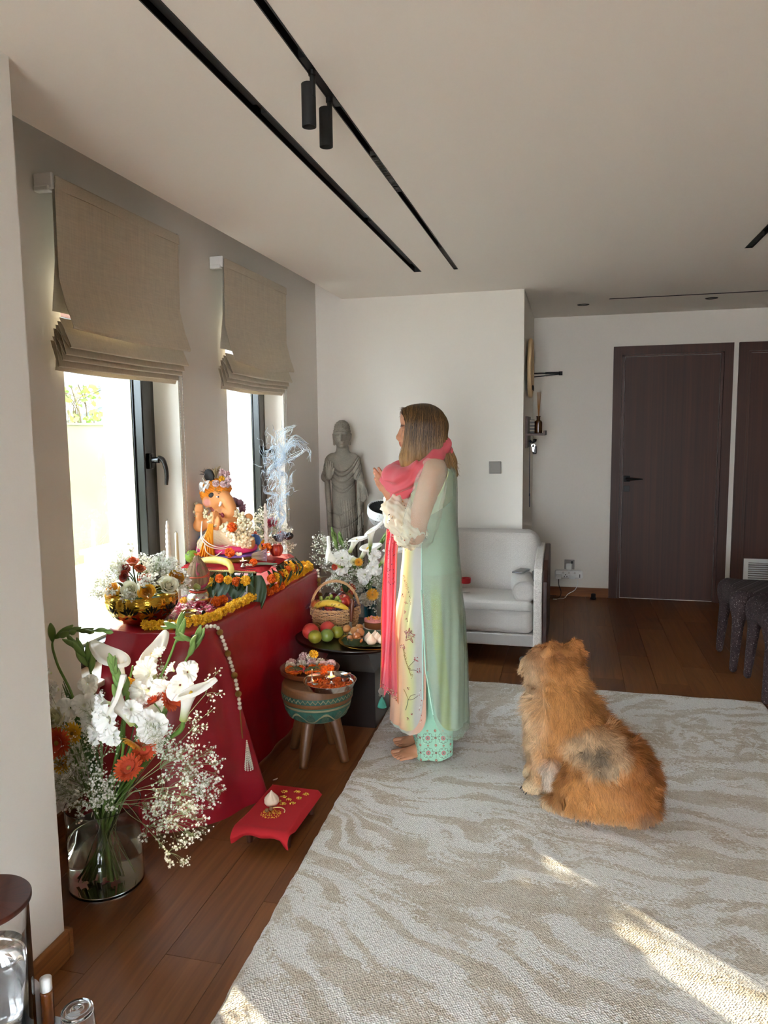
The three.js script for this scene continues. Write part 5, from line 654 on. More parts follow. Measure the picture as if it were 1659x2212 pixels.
  strand([P(240, 900, 0.0), P(200, 980, -0.01), P(230, 1060, 0.01)], 30, 0.012, 0.0058); strand([P(400, 1010, 0.03), P(480, 1130, 0.058), P(600, 1190, 0.068), P(640, 1120, 0.068)], 80, 0.016, 0.0062);
  strand([P(980, 1060, 0.04), P(1130, 1160, 0.04), P(1250, 1290, 0.055), P(1310, 1480, 0.075), P(1290, 1680, 0.09)], 130, 0.02, 0.0075); strand([P(820, 1290, 0.085), P(950, 1430, 0.1), P(1060, 1560, 0.105), P(1190, 1690, 0.105)], 110, 0.017, 0.0078); strand([P(1100, 1250, 0.06), P(1160, 1420, 0.085), P(1240, 1580, 0.095)], 80, 0.02, 0.0075);
  strand([P(1110, 1830, 0.13), P(1170, 1860, 0.13)], 12, 0.006, 0.006);
  scatter('jasmine_garland', (() => { const q = sph(1, 0, 0, 0, 1, 1.15, 1, 8, 6); return q; })(), mat(0xffffff, 0.8), its, g, 'cream jasmine garland');
  const lab = [['orange marigold tucked into the idol garland at its chest', P(1025, 1325, 0.125), 0.0265, [0.1, 0.2, 1]], ['orange marigold resting on the pink cushion of the idol', P(985, 1810, 0.15), 0.0265, [0, 0.1, 1]]]; g.updateMatrixWorld(true); for (const [l, p, r, d] of lab) { const w = V(...p).applyMatrix4(g.matrixWorld); marigold(l, 'orange', w.toArray(), r, V(...d).applyQuaternion(g.quaternion).toArray()); }
}
{ // offerings on the platform
  const fruitSkin = (seed, a, b, sc = 6) => tex(256, 128, (u, v) => { const n = fbm(u * sc, v * sc, sc, sc, 3, seed), s = vnoise(u * 60, v * 60, 60, 60, seed + 3) > 0.9 ? 0.25 : 0; return mix3(a, b, clamp(sstep(0.3, 0.7, n) + s)); });
  const gv = thing('guava', 'round green guava at the left corner of the platform', 'fruit', [-1.787, BY + 0.002, -3.24]);
  const guavaG = bend(sph(0.034, 0, 0.0335, 0, 1, 0.97, 1, 28, 20), (p) => { p.y -= 0.005 * Math.exp(-((Math.hypot(p.x, p.z) / 0.008) ** 2)) * (p.y > 0.03 ? 1 : 0); }); const guavaM = mat(0xffffff, 0.5, { map: fruitSkin(3, [148, 176, 62], [120, 152, 46]) }); part('flesh', guavaG, guavaM, gv); part('stem', cyl(0.002, 0.002, 0.006, 0, 0.0655, 0, 8), stemDark, gv);
  const bananaGeo = (pts, r) => { const b = sweep(pts, (t) => r * Math.pow(Math.sin(PI * clamp(0.06 + t * 0.9)), 0.42) * (t > 0.88 ? lerp(1, 0.3, (t - 0.88) / 0.12) : t < 0.06 ? lerp(0.35, 1, t / 0.06) : 1), 40, 10); return tint(b, (p, n, i) => { const t = i / b.attributes.position.count; return t > 0.93 || t < 0.03 ? col(0x6d6a2a, 0x8d8a3a, rnd()) : col(0xd4bd5e, 0xe6d27c, vnoise(p.x * 90, p.z * 90)); }); };
  const bn = thing('banana', 'banana lying along the front of the platform with its stalk hanging over', 'fruit', [0, 0, 0]); part('peel', bananaGeo([[-1.742, 0.874, -3.21], [-1.68, 0.884, -3.196], [-1.61, 0.887, -3.182], [-1.56, 0.876, -3.17], [-1.538, 0.85, -3.155], [-1.535, 0.825, -3.15]], 0.0185), vcol(0.45), bn);
  const ol = thing('oil_lamp', 'small silver oil lamp with a burning flame on the platform front', 'lamp', [-1.5, BY + 0.001, -3.2]); part('body', lathe([[0, 0], [0.013, 0], [0.014, 0.003], [0.008, 0.01], [0.006, 0.018], [0.0075, 0.023], [0.0155, 0.028], [0.017, 0.032], [0.013, 0.031], [0, 0.026]], 24), silver, ol); part('spout', sweep([[0.01, 0.029, 0.004], [0.02, 0.032, 0.006], [0.026, 0.034, 0.006]], [0.005, 0.0035, 0.0025], 8, 8), silver, ol); flame([0, 0.031, 0], 0.016, ol, 0.0016);
  const ap = thing('apple', 'red streaked apple at the right rear corner of the platform', 'fruit', [-1.452, BY + 0.003, -3.5]); const appleProf = [[0, 0.006], [0.012, 0.001], [0.022, 0.004], [0.032, 0.022], [0.0345, 0.038], [0.03, 0.054], [0.018, 0.0625], [0.007, 0.06], [0, 0.056]].map(([a, b]) => new THREE.Vector2(a, b)); const appleGeo = new THREE.LatheGeometry(new THREE.SplineCurve(appleProf).getPoints(28), 36);
  const appleT = tex(256, 128, (u, v) => { const s = fbm(u * 40, v * 2, 40, 2, 3, 5), e = sstep(0.75, 1, v); return mix3(mix3([168, 38, 34], [206, 88, 58], sstep(0.5, 0.75, s)), [208, 168, 92], e * 0.7 + (vnoise(u * 70, v * 50, 70, 50, 4) > 0.92 ? 0.4 : 0)); }), appleMat = mat(0xffffff, 0.32, { map: appleT }); part('flesh', appleGeo, appleMat, ap); part('stem', sweep([[0, 0.054, 0], [0.001, 0.064, 0], [0.004, 0.071, 0]], 0.0014, 6, 6), stemDark, ap);
  const lo = thing('lotus_bud', 'wilted purple lotus bud lying at the right of the idol', 'flower', [-1.492, BY + 0.026, -3.36]); for (let k = 0; k < 11; k++) { const a = k * 2.4, q = tint(petal(0.085, 0.048, 0.9, 8, 0.55), (p) => col(0xb4a98e, 0x8d5f8a, (p.x - 0.02) * 14)); q.rotateX(PI / 2 + 0.2); q.translate(0, 0, 0.004); q.rotateX(a); q.applyMatrix4(new THREE.Matrix4().makeRotationY(0.35)); part('petal', q.translate(-0.035, 0, 0.0), petalVg, lo); } lo.children.forEach((c, i) => { c.scale.set(1, 0.85, 0.85); });
  marigold('orange marigold beside the lotus bud on the platform front', 'orange', [-1.462, BY + 0.018, -3.235], 0.021, [0.2, 0.8, 0.6]); marigold('orange marigold lying on top of the wilted lotus bud', 'orange', [-1.467, BY + 0.062, -3.42], 0.023, [0.2, 0.6, 0.8]); marigold('orange marigold wedged beside the candle holder', 'orange', [-1.5, BY + 0.045, -3.47], 0.021, [0, 0.7, 0.7]);
  const pn = thing('betel_leaf', 'flat green betel leaf under the offerings at the platform corner', 'leaf', [-1.452, BY + 0.003, -3.25], 0.6); pn.userData.category = 'leaf'; part('blade', sheet((u, v) => { const q = v * 2 - 1; return [lerp(-0.02, 0.1, u), 0.002 + 0.003 * Math.sin(u * 5), q * 0.036 * Math.pow(Math.sin(PI * (0.06 + 0.9 * u)), 0.7)]; }, 16, 8, 0.0006), leafMat, pn);
  reseed(77); const nuts = []; for (let i = 0; i < 26; i++) nuts.push({ p: V(-1.475 + rr(-0.03, 0.02), BY + 0.008 + rr(0, 0.004), -3.215 + rr(-0.012, 0.012)), q: aim([rr(-1, 1), rr(-1, 1), rr(-1, 1)]), s: rr(0.0035, 0.0055) }); const ns = scatter('sweet_pieces', new THREE.DodecahedronGeometry(1), mat(0xd2cbb0, 0.8), nuts, null, 'heap of pale sugar pieces by the small oil lamp'); ns.userData.category = 'sweets';
  // candle on glass holder
  const spiral = (h, r) => sheet((u, v) => { const a = u * 2 * PI, k = r * (1 - 0.55 * Math.pow(v, 6)) * (1 + 0.13 * Math.sin(2 * a + v * h * 260)), e = v > 0.985 ? (1 - v) / 0.015 : 1; return [Math.cos(-a) * k * e, v * h, Math.sin(-a) * k * e]; }, 40, 90);
  const wax = mat(0xf1ece2, 0.45), wick = mat(0x2a2420, 0.9);
  const cd = thing('candle', 'white twisted candle in a clear glass holder right of the idol', 'candle', [-1.528, BY + 0.035, -3.55]); part('wax', spiral(0.235, 0.0098), wax, cd); part('wick', cyl(0.0008, 0.0008, 0.008, 0, 0.239, 0, 6), wick, cd);
  const ch = thing('candle_holder', 'clear glass holder carrying the twisted candle on the platform', 'candle holder', [-1.528, BY + 0.001, -3.55]); part('glass', lathe([[0, 0], [0.024, 0], [0.027, 0.004], [0.018, 0.02], [0.026, 0.042], [0.028, 0.056], [0.025, 0.056], [0.013, 0.034], [0, 0.034]], 28), phys(0xffffff, 0.02, { transmission: 1, thickness: 0.006, ior: 1.45 }), ch);
  const c2 = thing('candle', 'tall white twisted candle before the window reveal, behind the gold bowl', 'candle', [-1.79, TT + 0.004, -3.03]); part('wax', spiral(0.39, 0.0115), wax, c2); part('wick', cyl(0.0008, 0.0008, 0.008, 0, 0.394, 0, 6), wick, c2);
  const c3 = thing('candle', 'slim cream candle beside the twisted one, behind the gold bowl', 'candle', [-1.772, TT + 0.004, -3.075]); part('wax', lathe([[0, 0], [0.0095, 0], [0.0085, 0.2], [0.0075, 0.325], [0.005, 0.328], [0, 0.326]], 20), mat(0xe3d7b4, 0.4), c3); part('wick', sweep([[0, 0.325, 0], [0, 0.333, 0], [-0.006, 0.336, 0]], 0.0009, 6, 5), wick, c3);
  // vase behind the idol
  const vs = thing('glass_vase', 'footed glass vase with a black ribbon bow behind the platform', 'vase', [-1.575, TT + 0.004, -3.84]); part('glass', lathe([[0, 0], [0.035, 0], [0.036, 0.004], [0.012, 0.02], [0.01, 0.09], [0.03, 0.12], [0.045, 0.17], [0.05, 0.23], [0.048, 0.23], [0.04, 0.17], [0.02, 0.12], [0, 0.11]], 32), phys(0xffffff, 0.02, { transmission: 1, thickness: 0 }), vs);
  part('bow', [place(sph(0.026, 0, 0, 0, 1.2, 0.8, 0.6), 0.075, 0.215, 0.05, 0, 0, 0.2), place(sph(0.026, 0, 0, 0, 1.2, 0.8, 0.6), 0.02, 0.205, 0.065, 0, 0, -0.3), sph(0.013, 0.05, 0.21, 0.07), new THREE.TorusGeometry(0.05, 0.008, 8, 30).rotateX(PI / 2).translate(0, 0.205, 0)], mat(0x0d0c0e, 0.35), vs);
  VASE = { c: [-1.575, -3.84], r: 0.03, y0: TT + 0.13, rim: TT + 0.23 }; reseed(57);
  headFlower('gerbera', 'orange gerbera left of the twisted candle behind the idol', gerberaGeo(67, 0xc03a12, 0xe2602a), [-1.69, 0.915, -3.74], [-0.1, 0.5, 0.9], 0.034); headFlower('gerbera', 'crimson gerbera highest behind the twisted candle', gerberaGeo(68, 0x8e1834, 0xc23a58, 20), [-1.6, 0.99, -3.8], [0.1, 0.6, 0.8], 0.03); headFlower('gerbera', 'small orange gerbera right of the twisted candle', gerberaGeo(69, 0xb02c10, 0xd9552a, 20), [-1.54, 0.925, -3.79], [0.3, 0.5, 0.8], 0.022); headFlower('gerbera', 'yellow gerbera low behind the twisted candle', gerberaGeo(70, 0xd08a0a, 0xf0b428, 20), [-1.62, 0.87, -3.74], [0.1, 0.4, 0.9], 0.03);
  gypsophila('baby breath bouquet behind the idol at the foot of the smoke', [[[-1.67, 1.0, -3.84], 0.06, 130], [[-1.7, 0.93, -3.8], 0.055, 110], [[-1.59, 0.98, -3.86], 0.055, 90], [[-1.55, 0.92, -3.82], 0.055, 100], [[-1.6, 0.87, -3.76], 0.05, 90], [[-1.51, 0.87, -3.8], 0.045, 70]], 0.0048, 96);
}
{ // water pot with coconut, things on the cloth
  const k = thing('kalash_pot', 'round silver water pot with red threads at the neck, under the coconut', 'pot', [-1.635, TT + 0.005, -3.01]); const kp = [[0, 0], [0.03, 0], [0.036, 0.004], [0.052, 0.024], [0.055, 0.042], [0.046, 0.062], [0.036, 0.07], [0.035, 0.076], [0.044, 0.083], [0.046, 0.086], [0.04, 0.086], [0.032, 0.078], [0, 0.07]]; part('body', new THREE.LatheGeometry(new THREE.SplineCurve(kp.map(([a, b]) => new THREE.Vector2(a, b))).getPoints(70), 44), silver, k); part('thread', [new THREE.TorusGeometry(0.0375, 0.0018, 6, 40).rotateX(PI / 2).translate(0, 0.071, 0), new THREE.TorusGeometry(0.0375, 0.0018, 6, 40).rotateX(PI / 2).translate(0, 0.0745, 0)], mat(0xb0402c, 0.8), k);
  reseed(29); const pw = []; for (let i = 0; i < 60; i++) { const a = rr(0.2, 2.2), y = rr(0.012, 0.05), r = 0.0545 - Math.abs(y - 0.04) * 0.25; pw.push({ p: V(Math.cos(a) * r, y, Math.sin(a) * r), n: V(Math.cos(a), 0.1, Math.sin(a)), s: V(rr(0.002, 0.005), 0.0006, rr(0.002, 0.005)) }); } scatter('vermilion_powder', new THREE.SphereGeometry(1, 6, 4), mat(0xc8446a, 0.95), pw, k);
  const lf = (x, z, a, l) => place(sheet((u, v) => { const q = v * 2 - 1; return [q * 0.017 * Math.sin(PI * (0.08 + 0.9 * u)), l * u, 0.03 * u * u + 0.004 * q * q]; }, 12, 6, 0.0006), x, 0.078, z, 0.15, a); for (const [x, z, a, l] of [[0.014, 0.034, 0.4, 0.05], [-0.03, 0.022, -0.9, 0.042], [0.035, 0.0, 1.5, 0.04]]) part('leaf', lf(x, z, a, l), phys(0x93a552, 0.5, { ...DS, transmission: 0.3, thickness: 0 }), k);
  const c = thing('coconut', 'husked brown coconut tied with red thread standing in the silver pot', 'coconut', [-1.635, TT + 0.083, -3.01]); const fibT = tex(256, 256, (u, v) => { const f = fbm(u * 50, v * 4, 50, 4, 3, 6), p = sstep(0.52, 0.66, fbm(u * 6, v * 6, 6, 6, 3, 19)) * sstep(0.75, 0.5, v) * (u > 0.05 && u < 0.45 ? 1 : 0); return mix3(mix3([92, 68, 50], [158, 128, 98], f), [196, 52, 104], p * 0.8); }); const cp = [[0, 0], [0.022, 0.004], [0.043, 0.022], [0.051, 0.05], [0.047, 0.085], [0.033, 0.118], [0.02, 0.136], [0.015, 0.15], [0.009, 0.157], [0, 0.158]]; part('husk', new THREE.LatheGeometry(new THREE.SplineCurve(cp.map(([a, b]) => new THREE.Vector2(a, b))).getPoints(40), 40), mat(0xffffff, 0.95, { map: fibT, bumpMap: fibT, bumpScale: 0.01 }), c);
  const hair = []; for (let i = 0; i < 90; i++) { const a = rnd() * 6.28, y = rr(0.09, 0.15), r = 0.05 * Math.sqrt(clamp((0.165 - y) / 0.12)), l = rr(0.008, 0.018); hair.push(sweep([[Math.cos(a) * r * 0.9, y, Math.sin(a) * r * 0.9], [Math.cos(a) * (r + l * 0.5), y + rr(-0.006, 0.01), Math.sin(a) * (r + l * 0.5)], [Math.cos(a) * (r + l * 0.8), y + rr(-0.016, 0.01), Math.sin(a) * (r + l * 0.8)]], [0.0007, 0.0003], 4, 3)); } part('fibres', merge(hair), mat(0x8f7150, 0.95), c, null, 'stuff');
  part('thread', [0, 0.006, 0.012].map((d, i) => new THREE.TorusGeometry(0.0505, 0.0022, 6, 48).rotateX(PI / 2 + 0.12 * (i - 1) + 0.1).translate(0, 0.062 + d * 0.9, 0)), mat(0xc05236, 0.8), c); reseed(12); part('petal_tip', [0, 1, 2, 3].map((i) => place(petal(0.02, 0.014, 0.8, 3, 0.3), 0, 0.155, 0, 0, i * 1.6, 0.3)), mat(0xd9602a, 0.8, DS), c);
  const gl = thing('glass_tumbler', 'square clear glass with a yellow flower inside, between bowl and pot', 'glass', [-1.705, TT + 0.005, -3.0]); part('glass', place(sheet((u, v) => { const a = u * 2 * PI + PI / 4, k = 0.034 * (1 + 0.08 * v) / Math.max(Math.abs(Math.cos(a)), Math.abs(Math.sin(a))) * 0.95, kk = Math.min(k, 0.043); return [Math.cos(a) * kk, v * 0.095, Math.sin(a) * kk]; }, 64, 8, 0.003), 0, 0, 0), phys(0xffffff, 0.02, { transmission: 1, thickness: 0, side: THREE.DoubleSide }), gl); marigold('yellow marigold at the bottom of the square glass', 'yellow', [-1.705, TT + 0.03, -3.0], 0.02);
  for (const [x, z, l] of [[-1.56, -2.765, 'shallow brass lamp dish beside the garland, the nearer one'], [-1.59, -2.835, 'shallow brass lamp dish beside the garland, the farther one']]) { const d = thing('brass_lamp', l, 'lamp', [x, TT + 0.006, z]); part('dish', lathe([[0, 0], [0.018, 0], [0.03, 0.008], [0.0345, 0.02], [0.0355, 0.021], [0.0325, 0.021], [0.027, 0.01], [0, 0.006]], 32), brass, d); part('ghee', cyl(0.027, 0.027, 0.003, 0, 0.011, 0, 24), mat(0x3a2b16, 0.3), d); part('wick', sweep([[0, 0.012, 0], [0.012, 0.016, 0.006], [0.02, 0.022, 0.01]], 0.002, 8, 6), mat(0xe8e0d0, 0.9), d); }
  const ih = thing('incense_holder', 'small black incense holder with a stick, at the cloth edge', 'incense', [-1.523, TT + 0.006, -2.84]); part('holder', lathe([[0, 0], [0.016, 0], [0.017, 0.006], [0.009, 0.014], [0.008, 0.024], [0, 0.026]], 20), blackGloss, ih); part('stick', sweep([[0, 0.02, 0], [0.012, 0.05, -0.03], [0.028, 0.09, -0.07]], 0.0012, 8, 5), mat(0x9a7a5a, 0.9), ih);
  reseed(83); for (const [x, z, r, l] of [[-1.562, -3.035, 0.026, 'orange marigold leaning against the silver pot, the nearer'], [-1.548, -3.075, 0.025, 'orange marigold leaning against the silver pot, the farther']]) marigold(l, 'orange', [x, TT + 0.024, z], r, [0.4, 0.6, 0.7]);
  [[-1.41, -3.3, 0.027], [-1.402, -3.36, 0.024], [-1.43, -3.34, 0.025], [-1.398, -3.42, 0.023]].forEach(([x, z, r], i) => marigold(['orange marigold at the cloth edge where the far garland starts', 'orange marigold second along the far cloth edge', 'orange marigold under the platform corner leaves', 'orange marigold just before the far yellow garland'][i], 'orange', [x, TT + 0.024, z], r, [0.7, 0.4, 0.5]));
  const pt = []; for (let i = 0; i < 420; i++) { const zz = rr(-3.17, -2.72), far = zz < -3.08; pt.push({ p: V(rr(-1.79, far ? -1.5 : lerp(-1.56, -1.52, rnd())), TT + 0.0065 + rr(0, 0.01), zz), q: aim([rr(-0.8, 0.8), 1, rr(-0.8, 0.8)], rnd() * 6), s: rr(0.007, 0.013), c: far ? col(0xa8408c, 0xd680b8, rnd()) : rnd() < 0.55 ? col(0xc8486a, 0xdf8fa0, rnd()) : col(0xe3cdb8, 0xf0e6d8, rnd()) }); }
  const ps = scatter('rose_petals', place(petal(1.6, 1.2, 0.9, 3, 0.2), -0.8, 0, 0), mat(0xffffff, 0.75, DS), pt, null, 'pink and cream rose petals strewn over the table cloth'); ps.userData.category = 'petals';
}
{ // yellow marigold garlands along the cloth edge
  const gar = (label, pts, n, seed) => { reseed(seed); const t = thing('marigold_garland', label, 'garland', [0, 0, 0]), c = curve(pts); for (let i = 0; i < n; i++) { const u = i / (n - 1), p = c.getPointAt(u), T = c.getTangentAt(u), m = part('marigold', pomYellow[i % 3], pomV, t), r = rr(0.0235, 0.0275); put(m, [p.x + rr(-0.004, 0.004), p.y + rr(-0.002, 0.004), p.z + rr(-0.004, 0.004)], aim([T.x + rr(-0.6, 0.6) + 0.5, rr(0.3, 0.9), T.z + rr(-0.6, 0.6) + 0.5], rnd() * 6), r); } part('string', sweep(pts, 0.0015, 60, 5), mat(0x8a7a3a, 0.9), t); return t; };
  const y = TT + 0.024, clothMesh = scene.getObjectByName('tablecloth'), caster = new THREE.Raycaster(); clothMesh.updateMatrixWorld();
  const onCloth = (p, off = 0.012) => { caster.set(V(-0.9, p[1], p[2]), V(-1, 0, 0)); const h = caster.intersectObject(clothMesh)[0]; return [h ? Math.max(h.point.x + off, p[0]) : p[0], p[1], p[2]]; };
  gar('yellow marigold garland along the near edge of the red table', [[-1.66, y, -2.6], [-1.605, y, -2.612], [-1.545, y, -2.63], [-1.48, y, -2.69], [-1.45, y, -2.78], [-1.442, y, -2.9], [-1.44, y, -3.05], [-1.43, y, -3.2]], 22, 131);
  gar('yellow marigold garland along the far corner of the red table', [[-1.412, y, -3.46], [-1.422, y, -3.6], [-1.425, y, -3.8], [-1.432, y, -3.93], [-1.46, y, -3.972], [-1.53, y, -3.975], [-1.62, y, -3.97]], 23, 132);
  const beads = (label, pts, spec, tassel) => { const t = thing('bead_string', label, 'bead string', [0, 0, 0]), c = curve(pts), L = c.getLength(); let s = 0; const pearl = mat(0xe4dccb, 0.25), gold = mat(0xb08a4a, 0.5, { metalness: 0.6, bumpMap: boucleB, bumpScale: 0.003 }); for (const [k, r] of spec) { s += r; const p = c.getPointAt(Math.min(1, s / L)); part(k === 'p' ? 'pearl' : 'gold_ball', sph(r, p.x, p.y, p.z, 1, 1, 1, 12, 9), k === 'p' ? pearl : gold, t); s += r * 0.96; } if (tassel) tassel(t, pearl, gold); return t; };
  const seq = (...a) => a.join('').split('').map((k) => [k, k === 'p' ? 0.0085 : 0.0135]);
  beads('pearl and gold bead string hanging at the near corner of the cloth', [[-1.425, TT + 0.012, -2.665], [-1.392, TT + 0.004, -2.7], ...[[-1.5, 0.67, -2.715], [-1.5, 0.62, -2.71], [-1.5, 0.574, -2.706], [-1.5, 0.5, -2.69], [-1.5, 0.428, -2.68], [-1.5, 0.38, -2.67]].map((p) => onCloth(p))], seq('ppppg', 'ppppg', 'ppppg', 'pppg', 'pppp'), (t, pearl, gold) => {
    part('chain', sweep([[-1.5, 0.4, -2.675], [-1.5, 0.33, -2.66], [-1.5, 0.262, -2.648]].map((p) => onCloth(p)), 0.0028, 24, 6), gold, t);
    const it = []; const tx = onCloth([-1.5, 0.19, -2.642], 0.02)[0]; for (let k = 0; k < 9; k++) for (let j = 0; j < 17; j++) { const w = 0.016 * (j / 16), a = (k / 9) * 6.28; it.push({ p: V(tx - 0.006 + 0.008 * (j / 16) + Math.cos(a) * w, 0.255 - j * 0.0072, -2.645 + 0.005 * (j / 16) + Math.sin(a) * w), s: 0.0036 }); } scatter('tassel', new THREE.SphereGeometry(1, 8, 6), pearl, it, t, 'tassel of tiny pearls'); });
  beads('pearl and gold bead string hanging at the far corner of the cloth', [[-1.39, 0.71, -3.95], ...[[-1.5, 0.66, -3.94], [-1.5, 0.58, -3.93], [-1.5, 0.48, -3.92]].map((p) => onCloth(p))], seq('pppgg', 'ppgp', 'pppp'));
}

// ───────────────────────── food and plates ─────────────────────────
{
  const PT = 0.439, fr = (n, label, x, y, z, s, geo, m, r = 0, stem) => { const t = thing(n, label, 'fruit', [x, y, z], r); part('flesh', geo, m, t).scale.setScalar(s); if (stem) part('stem', stem, stemDark, t); return t; };
  const app = scene.getObjectByName('apple').children[0], appleG = app.geometry, appleM = app.material, guavaG = scene.getObjectByName('guava').children[0].geometry;
  const sk = (seed, a, b) => mat(0xffffff, 0.38, { map: tex(128, 64, (u, v) => mix3(a, b, clamp(sstep(0.3, 0.7, fbm(u * 5, v * 5, 5, 5, 3, seed)) + (vnoise(u * 50, v * 40, 50, 40, seed) > 0.92 ? 0.3 : 0)))) });
  const stem = cyl(0.0018, 0.0015, 0.012, 0, 0.064, 0, 6), pom = bend(sph(0.04, 0, 0.039, 0, 1, 0.97, 1, 30, 20), (p) => { p.x *= 1 + 0.03 * Math.cos(3 * Math.atan2(p.z, p.x)); });
  fr('pomegranate', 'large coral pomegranate at the left edge of the pedestal table', -1.268, PT, -3.475, 1.06, pom, sk(2, [196, 62, 58], [216, 96, 72]), 0, place(lathe([[0.006, 0], [0.009, 0.01], [0.007, 0.012], [0.004, 0.004]], 10), 0.02, 0.03, 0.036, 1.3, 0.5)); fr('pomegranate', 'coral pomegranate half hidden behind the green guava, against the basket', -1.2, PT, -3.545, 1.02, pom, sk(4, [186, 58, 58], [206, 88, 70]));
  fr('guava', 'yellow green guava in front of the two pomegranates', -1.222, PT, -3.41, 1.02, guavaG, sk(6, [150, 150, 52], [128, 132, 44]), 1); fr('guava', 'green guava with a dark navel between the pomegranates and the leaf plate', -1.172, PT, -3.45, 1.0, guavaG, sk(7, [120, 138, 64], [104, 126, 56]), 2, place(lathe([[0, 0.002], [0.006, 0.0], [0.007, -0.002]], 12), 0.0, 0.05, 0.03, 0.9, 0)); fr('guava', 'yellow green guava touching the basket at the leaf plate', -1.142, PT, -3.525, 0.98, guavaG, sk(8, [148, 146, 50], [126, 128, 42]), 3, stem);
  // basket
  const B = [-1.228, PT, -3.765], bk = thing('wicker_basket', 'pale wicker basket with a tall arched handle filled with fruit', 'basket', B), wick = mat(0xd4ab7c, 0.65), wickD = mat(0xc09366, 0.7); reseed(91);
  part('base', cyl(0.118, 0.115, 0.008, 0, 0.005, 0, 40), wickD, bk);
  const NS = 26, Rr_ = (y) => 0.118 + 0.012 * (y / 0.1); for (let k = 0; k < NS; k++) { const a = (k / NS) * 2 * PI; part('stake', sweep([[Math.cos(a) * 0.118, 0.004, Math.sin(a) * 0.118], [Math.cos(a) * 0.124, 0.05, Math.sin(a) * 0.124], [Math.cos(a) * 0.131, 0.1, Math.sin(a) * 0.131]], 0.0026, 6, 6), wick, bk); }
  for (let j = 0; j < 13; j++) { const y = 0.011 + j * 0.0072, pts = []; for (let k = 0; k < NS * 3; k++) { const a = (k / (NS * 3)) * 2 * PI, o = 0.0032 * Math.cos((a * NS) / 2 + j * PI) ; pts.push(V(Math.cos(a) * (Rr_(y) + o), y + 0.0008 * Math.sin(a * 5 + j), Math.sin(a) * (Rr_(y) + o))); } const c = new THREE.CatmullRomCurve3(pts, true); part('weaver', new THREE.TubeGeometry(c, 150, 0.0031, 6, true), j % 3 ? wick : wickD, bk); }
  const rim = []; for (let i = 0; i < 2; i++) { const pts = []; for (let k = 0; k < 60; k++) { const a = (k / 60) * 2 * PI; pts.push(V(Math.cos(a) * (0.1325 + 0.004 * Math.cos(a * 18 + i * PI)), 0.1065 + 0.004 * Math.sin(a * 18 + i * PI), Math.sin(a) * (0.1325 + 0.004 * Math.cos(a * 18 + i * PI)))); } rim.push(new THREE.TubeGeometry(new THREE.CatmullRomCurve3(pts, true), 160, 0.0042, 6, true)); } part('rim', merge(rim), wick, bk);
  const hd = []; for (let i = 0; i < 3; i++) hd.push(sweep(Array.from({ length: 40 }, (_, k) => { const t = k / 39, a = PI * (1 - t), w = t * 40 + i * 2.09, rad = 0.13 + Math.cos(w) * 0.004; return [Math.cos(a) * rad * 0.97, 0.06 + Math.pow(Math.sin(a), 0.8) * (0.185 + Math.cos(w) * 0.004), -0.25 * Math.cos(a) * 0.13 + Math.sin(w) * 0.0045]; }), 0.0044, 120, 6)); part('handle', merge(hd), wick, bk);
  const W = (x, y, z) => [B[0] + x, B[1] + y, B[2] + z];
  part('straw', (() => { const l = []; for (let i = 0; i < 120; i++) { const a = rnd() * 6.28, r = 0.12; l.push(sweep([[Math.cos(a) * 0.1, 0.085, Math.sin(a) * 0.1], [Math.cos(a + 0.1) * r * 1.02, 0.115 + rr(0, 0.012), Math.sin(a + 0.1) * r * 1.02], [Math.cos(a + rr(-0.3, 0.3)) * (r + rr(0, 0.035)), 0.1 + rr(-0.02, 0.02), Math.sin(a + rr(-0.3, 0.3)) * (r + rr(0, 0.035))]], 0.0007, 5, 3)); } return merge(l); })(), mat(0x6a5878, 0.8), bk, 'purple paper straw', 'stuff'); part('padding', cyl(0.118, 0.11, 0.06, 0, 0.05, 0, 32), mat(0x4a3a44, 0.9), bk);
  const ap = (label, x, y, z, s, rot, m = appleM) => { const t = thing('apple', label, 'fruit', W(x, y, z), 0); t.rotation.set(rot[0], rot[1], rot[2]); part('flesh', appleG, m, t).scale.setScalar(s); part('stem', sweep([[0, 0.054 * s, 0], [0.001, 0.064 * s, 0], [0.004, 0.07 * s, 0]], 0.0014, 6, 6), stemDark, t); return t; };
  ap('large red apple on top at the right of the fruit basket', 0.06, 0.105, 0.02, 1.12, [0.2, 1, 0.1]); ap('yellow red apple at the left side of the fruit basket', -0.085, 0.083, 0.045, 0.98, [0.3, 2, -0.2], mat(0xffffff, 0.35, { map: tex(128, 64, (u, v) => mix3([214, 132, 70], [196, 84, 54], sstep(0.35, 0.7, fbm(u * 12, v * 3, 12, 3, 3, 31)))) })); ap('orange red apple under the banana at the basket front', -0.005, 0.082, 0.05, 0.9, [0.6, 0, 0.1]); 
  const bn = thing('banana', 'curved yellow banana across the front of the fruit basket', 'fruit', W(0, 0, 0)); part('peel', (() => { const g = sweep([[-0.092, 0.108, 0.08], [-0.055, 0.135, 0.098], [0.0, 0.146, 0.104], [0.06, 0.134, 0.098], [0.098, 0.112, 0.082]], (t) => 0.0185 * Math.pow(Math.sin(PI * clamp(0.05 + t * 0.9)), 0.5), 36, 12); return tint(g, (p) => vnoise(p.x * 260, p.y * 260 + p.z * 90) > 0.88 ? G(0x7a5a20) : col(0xd9b234, 0xe8c850, vnoise(p.x * 60, p.z * 60))); })(), vcol(0.45), bn);
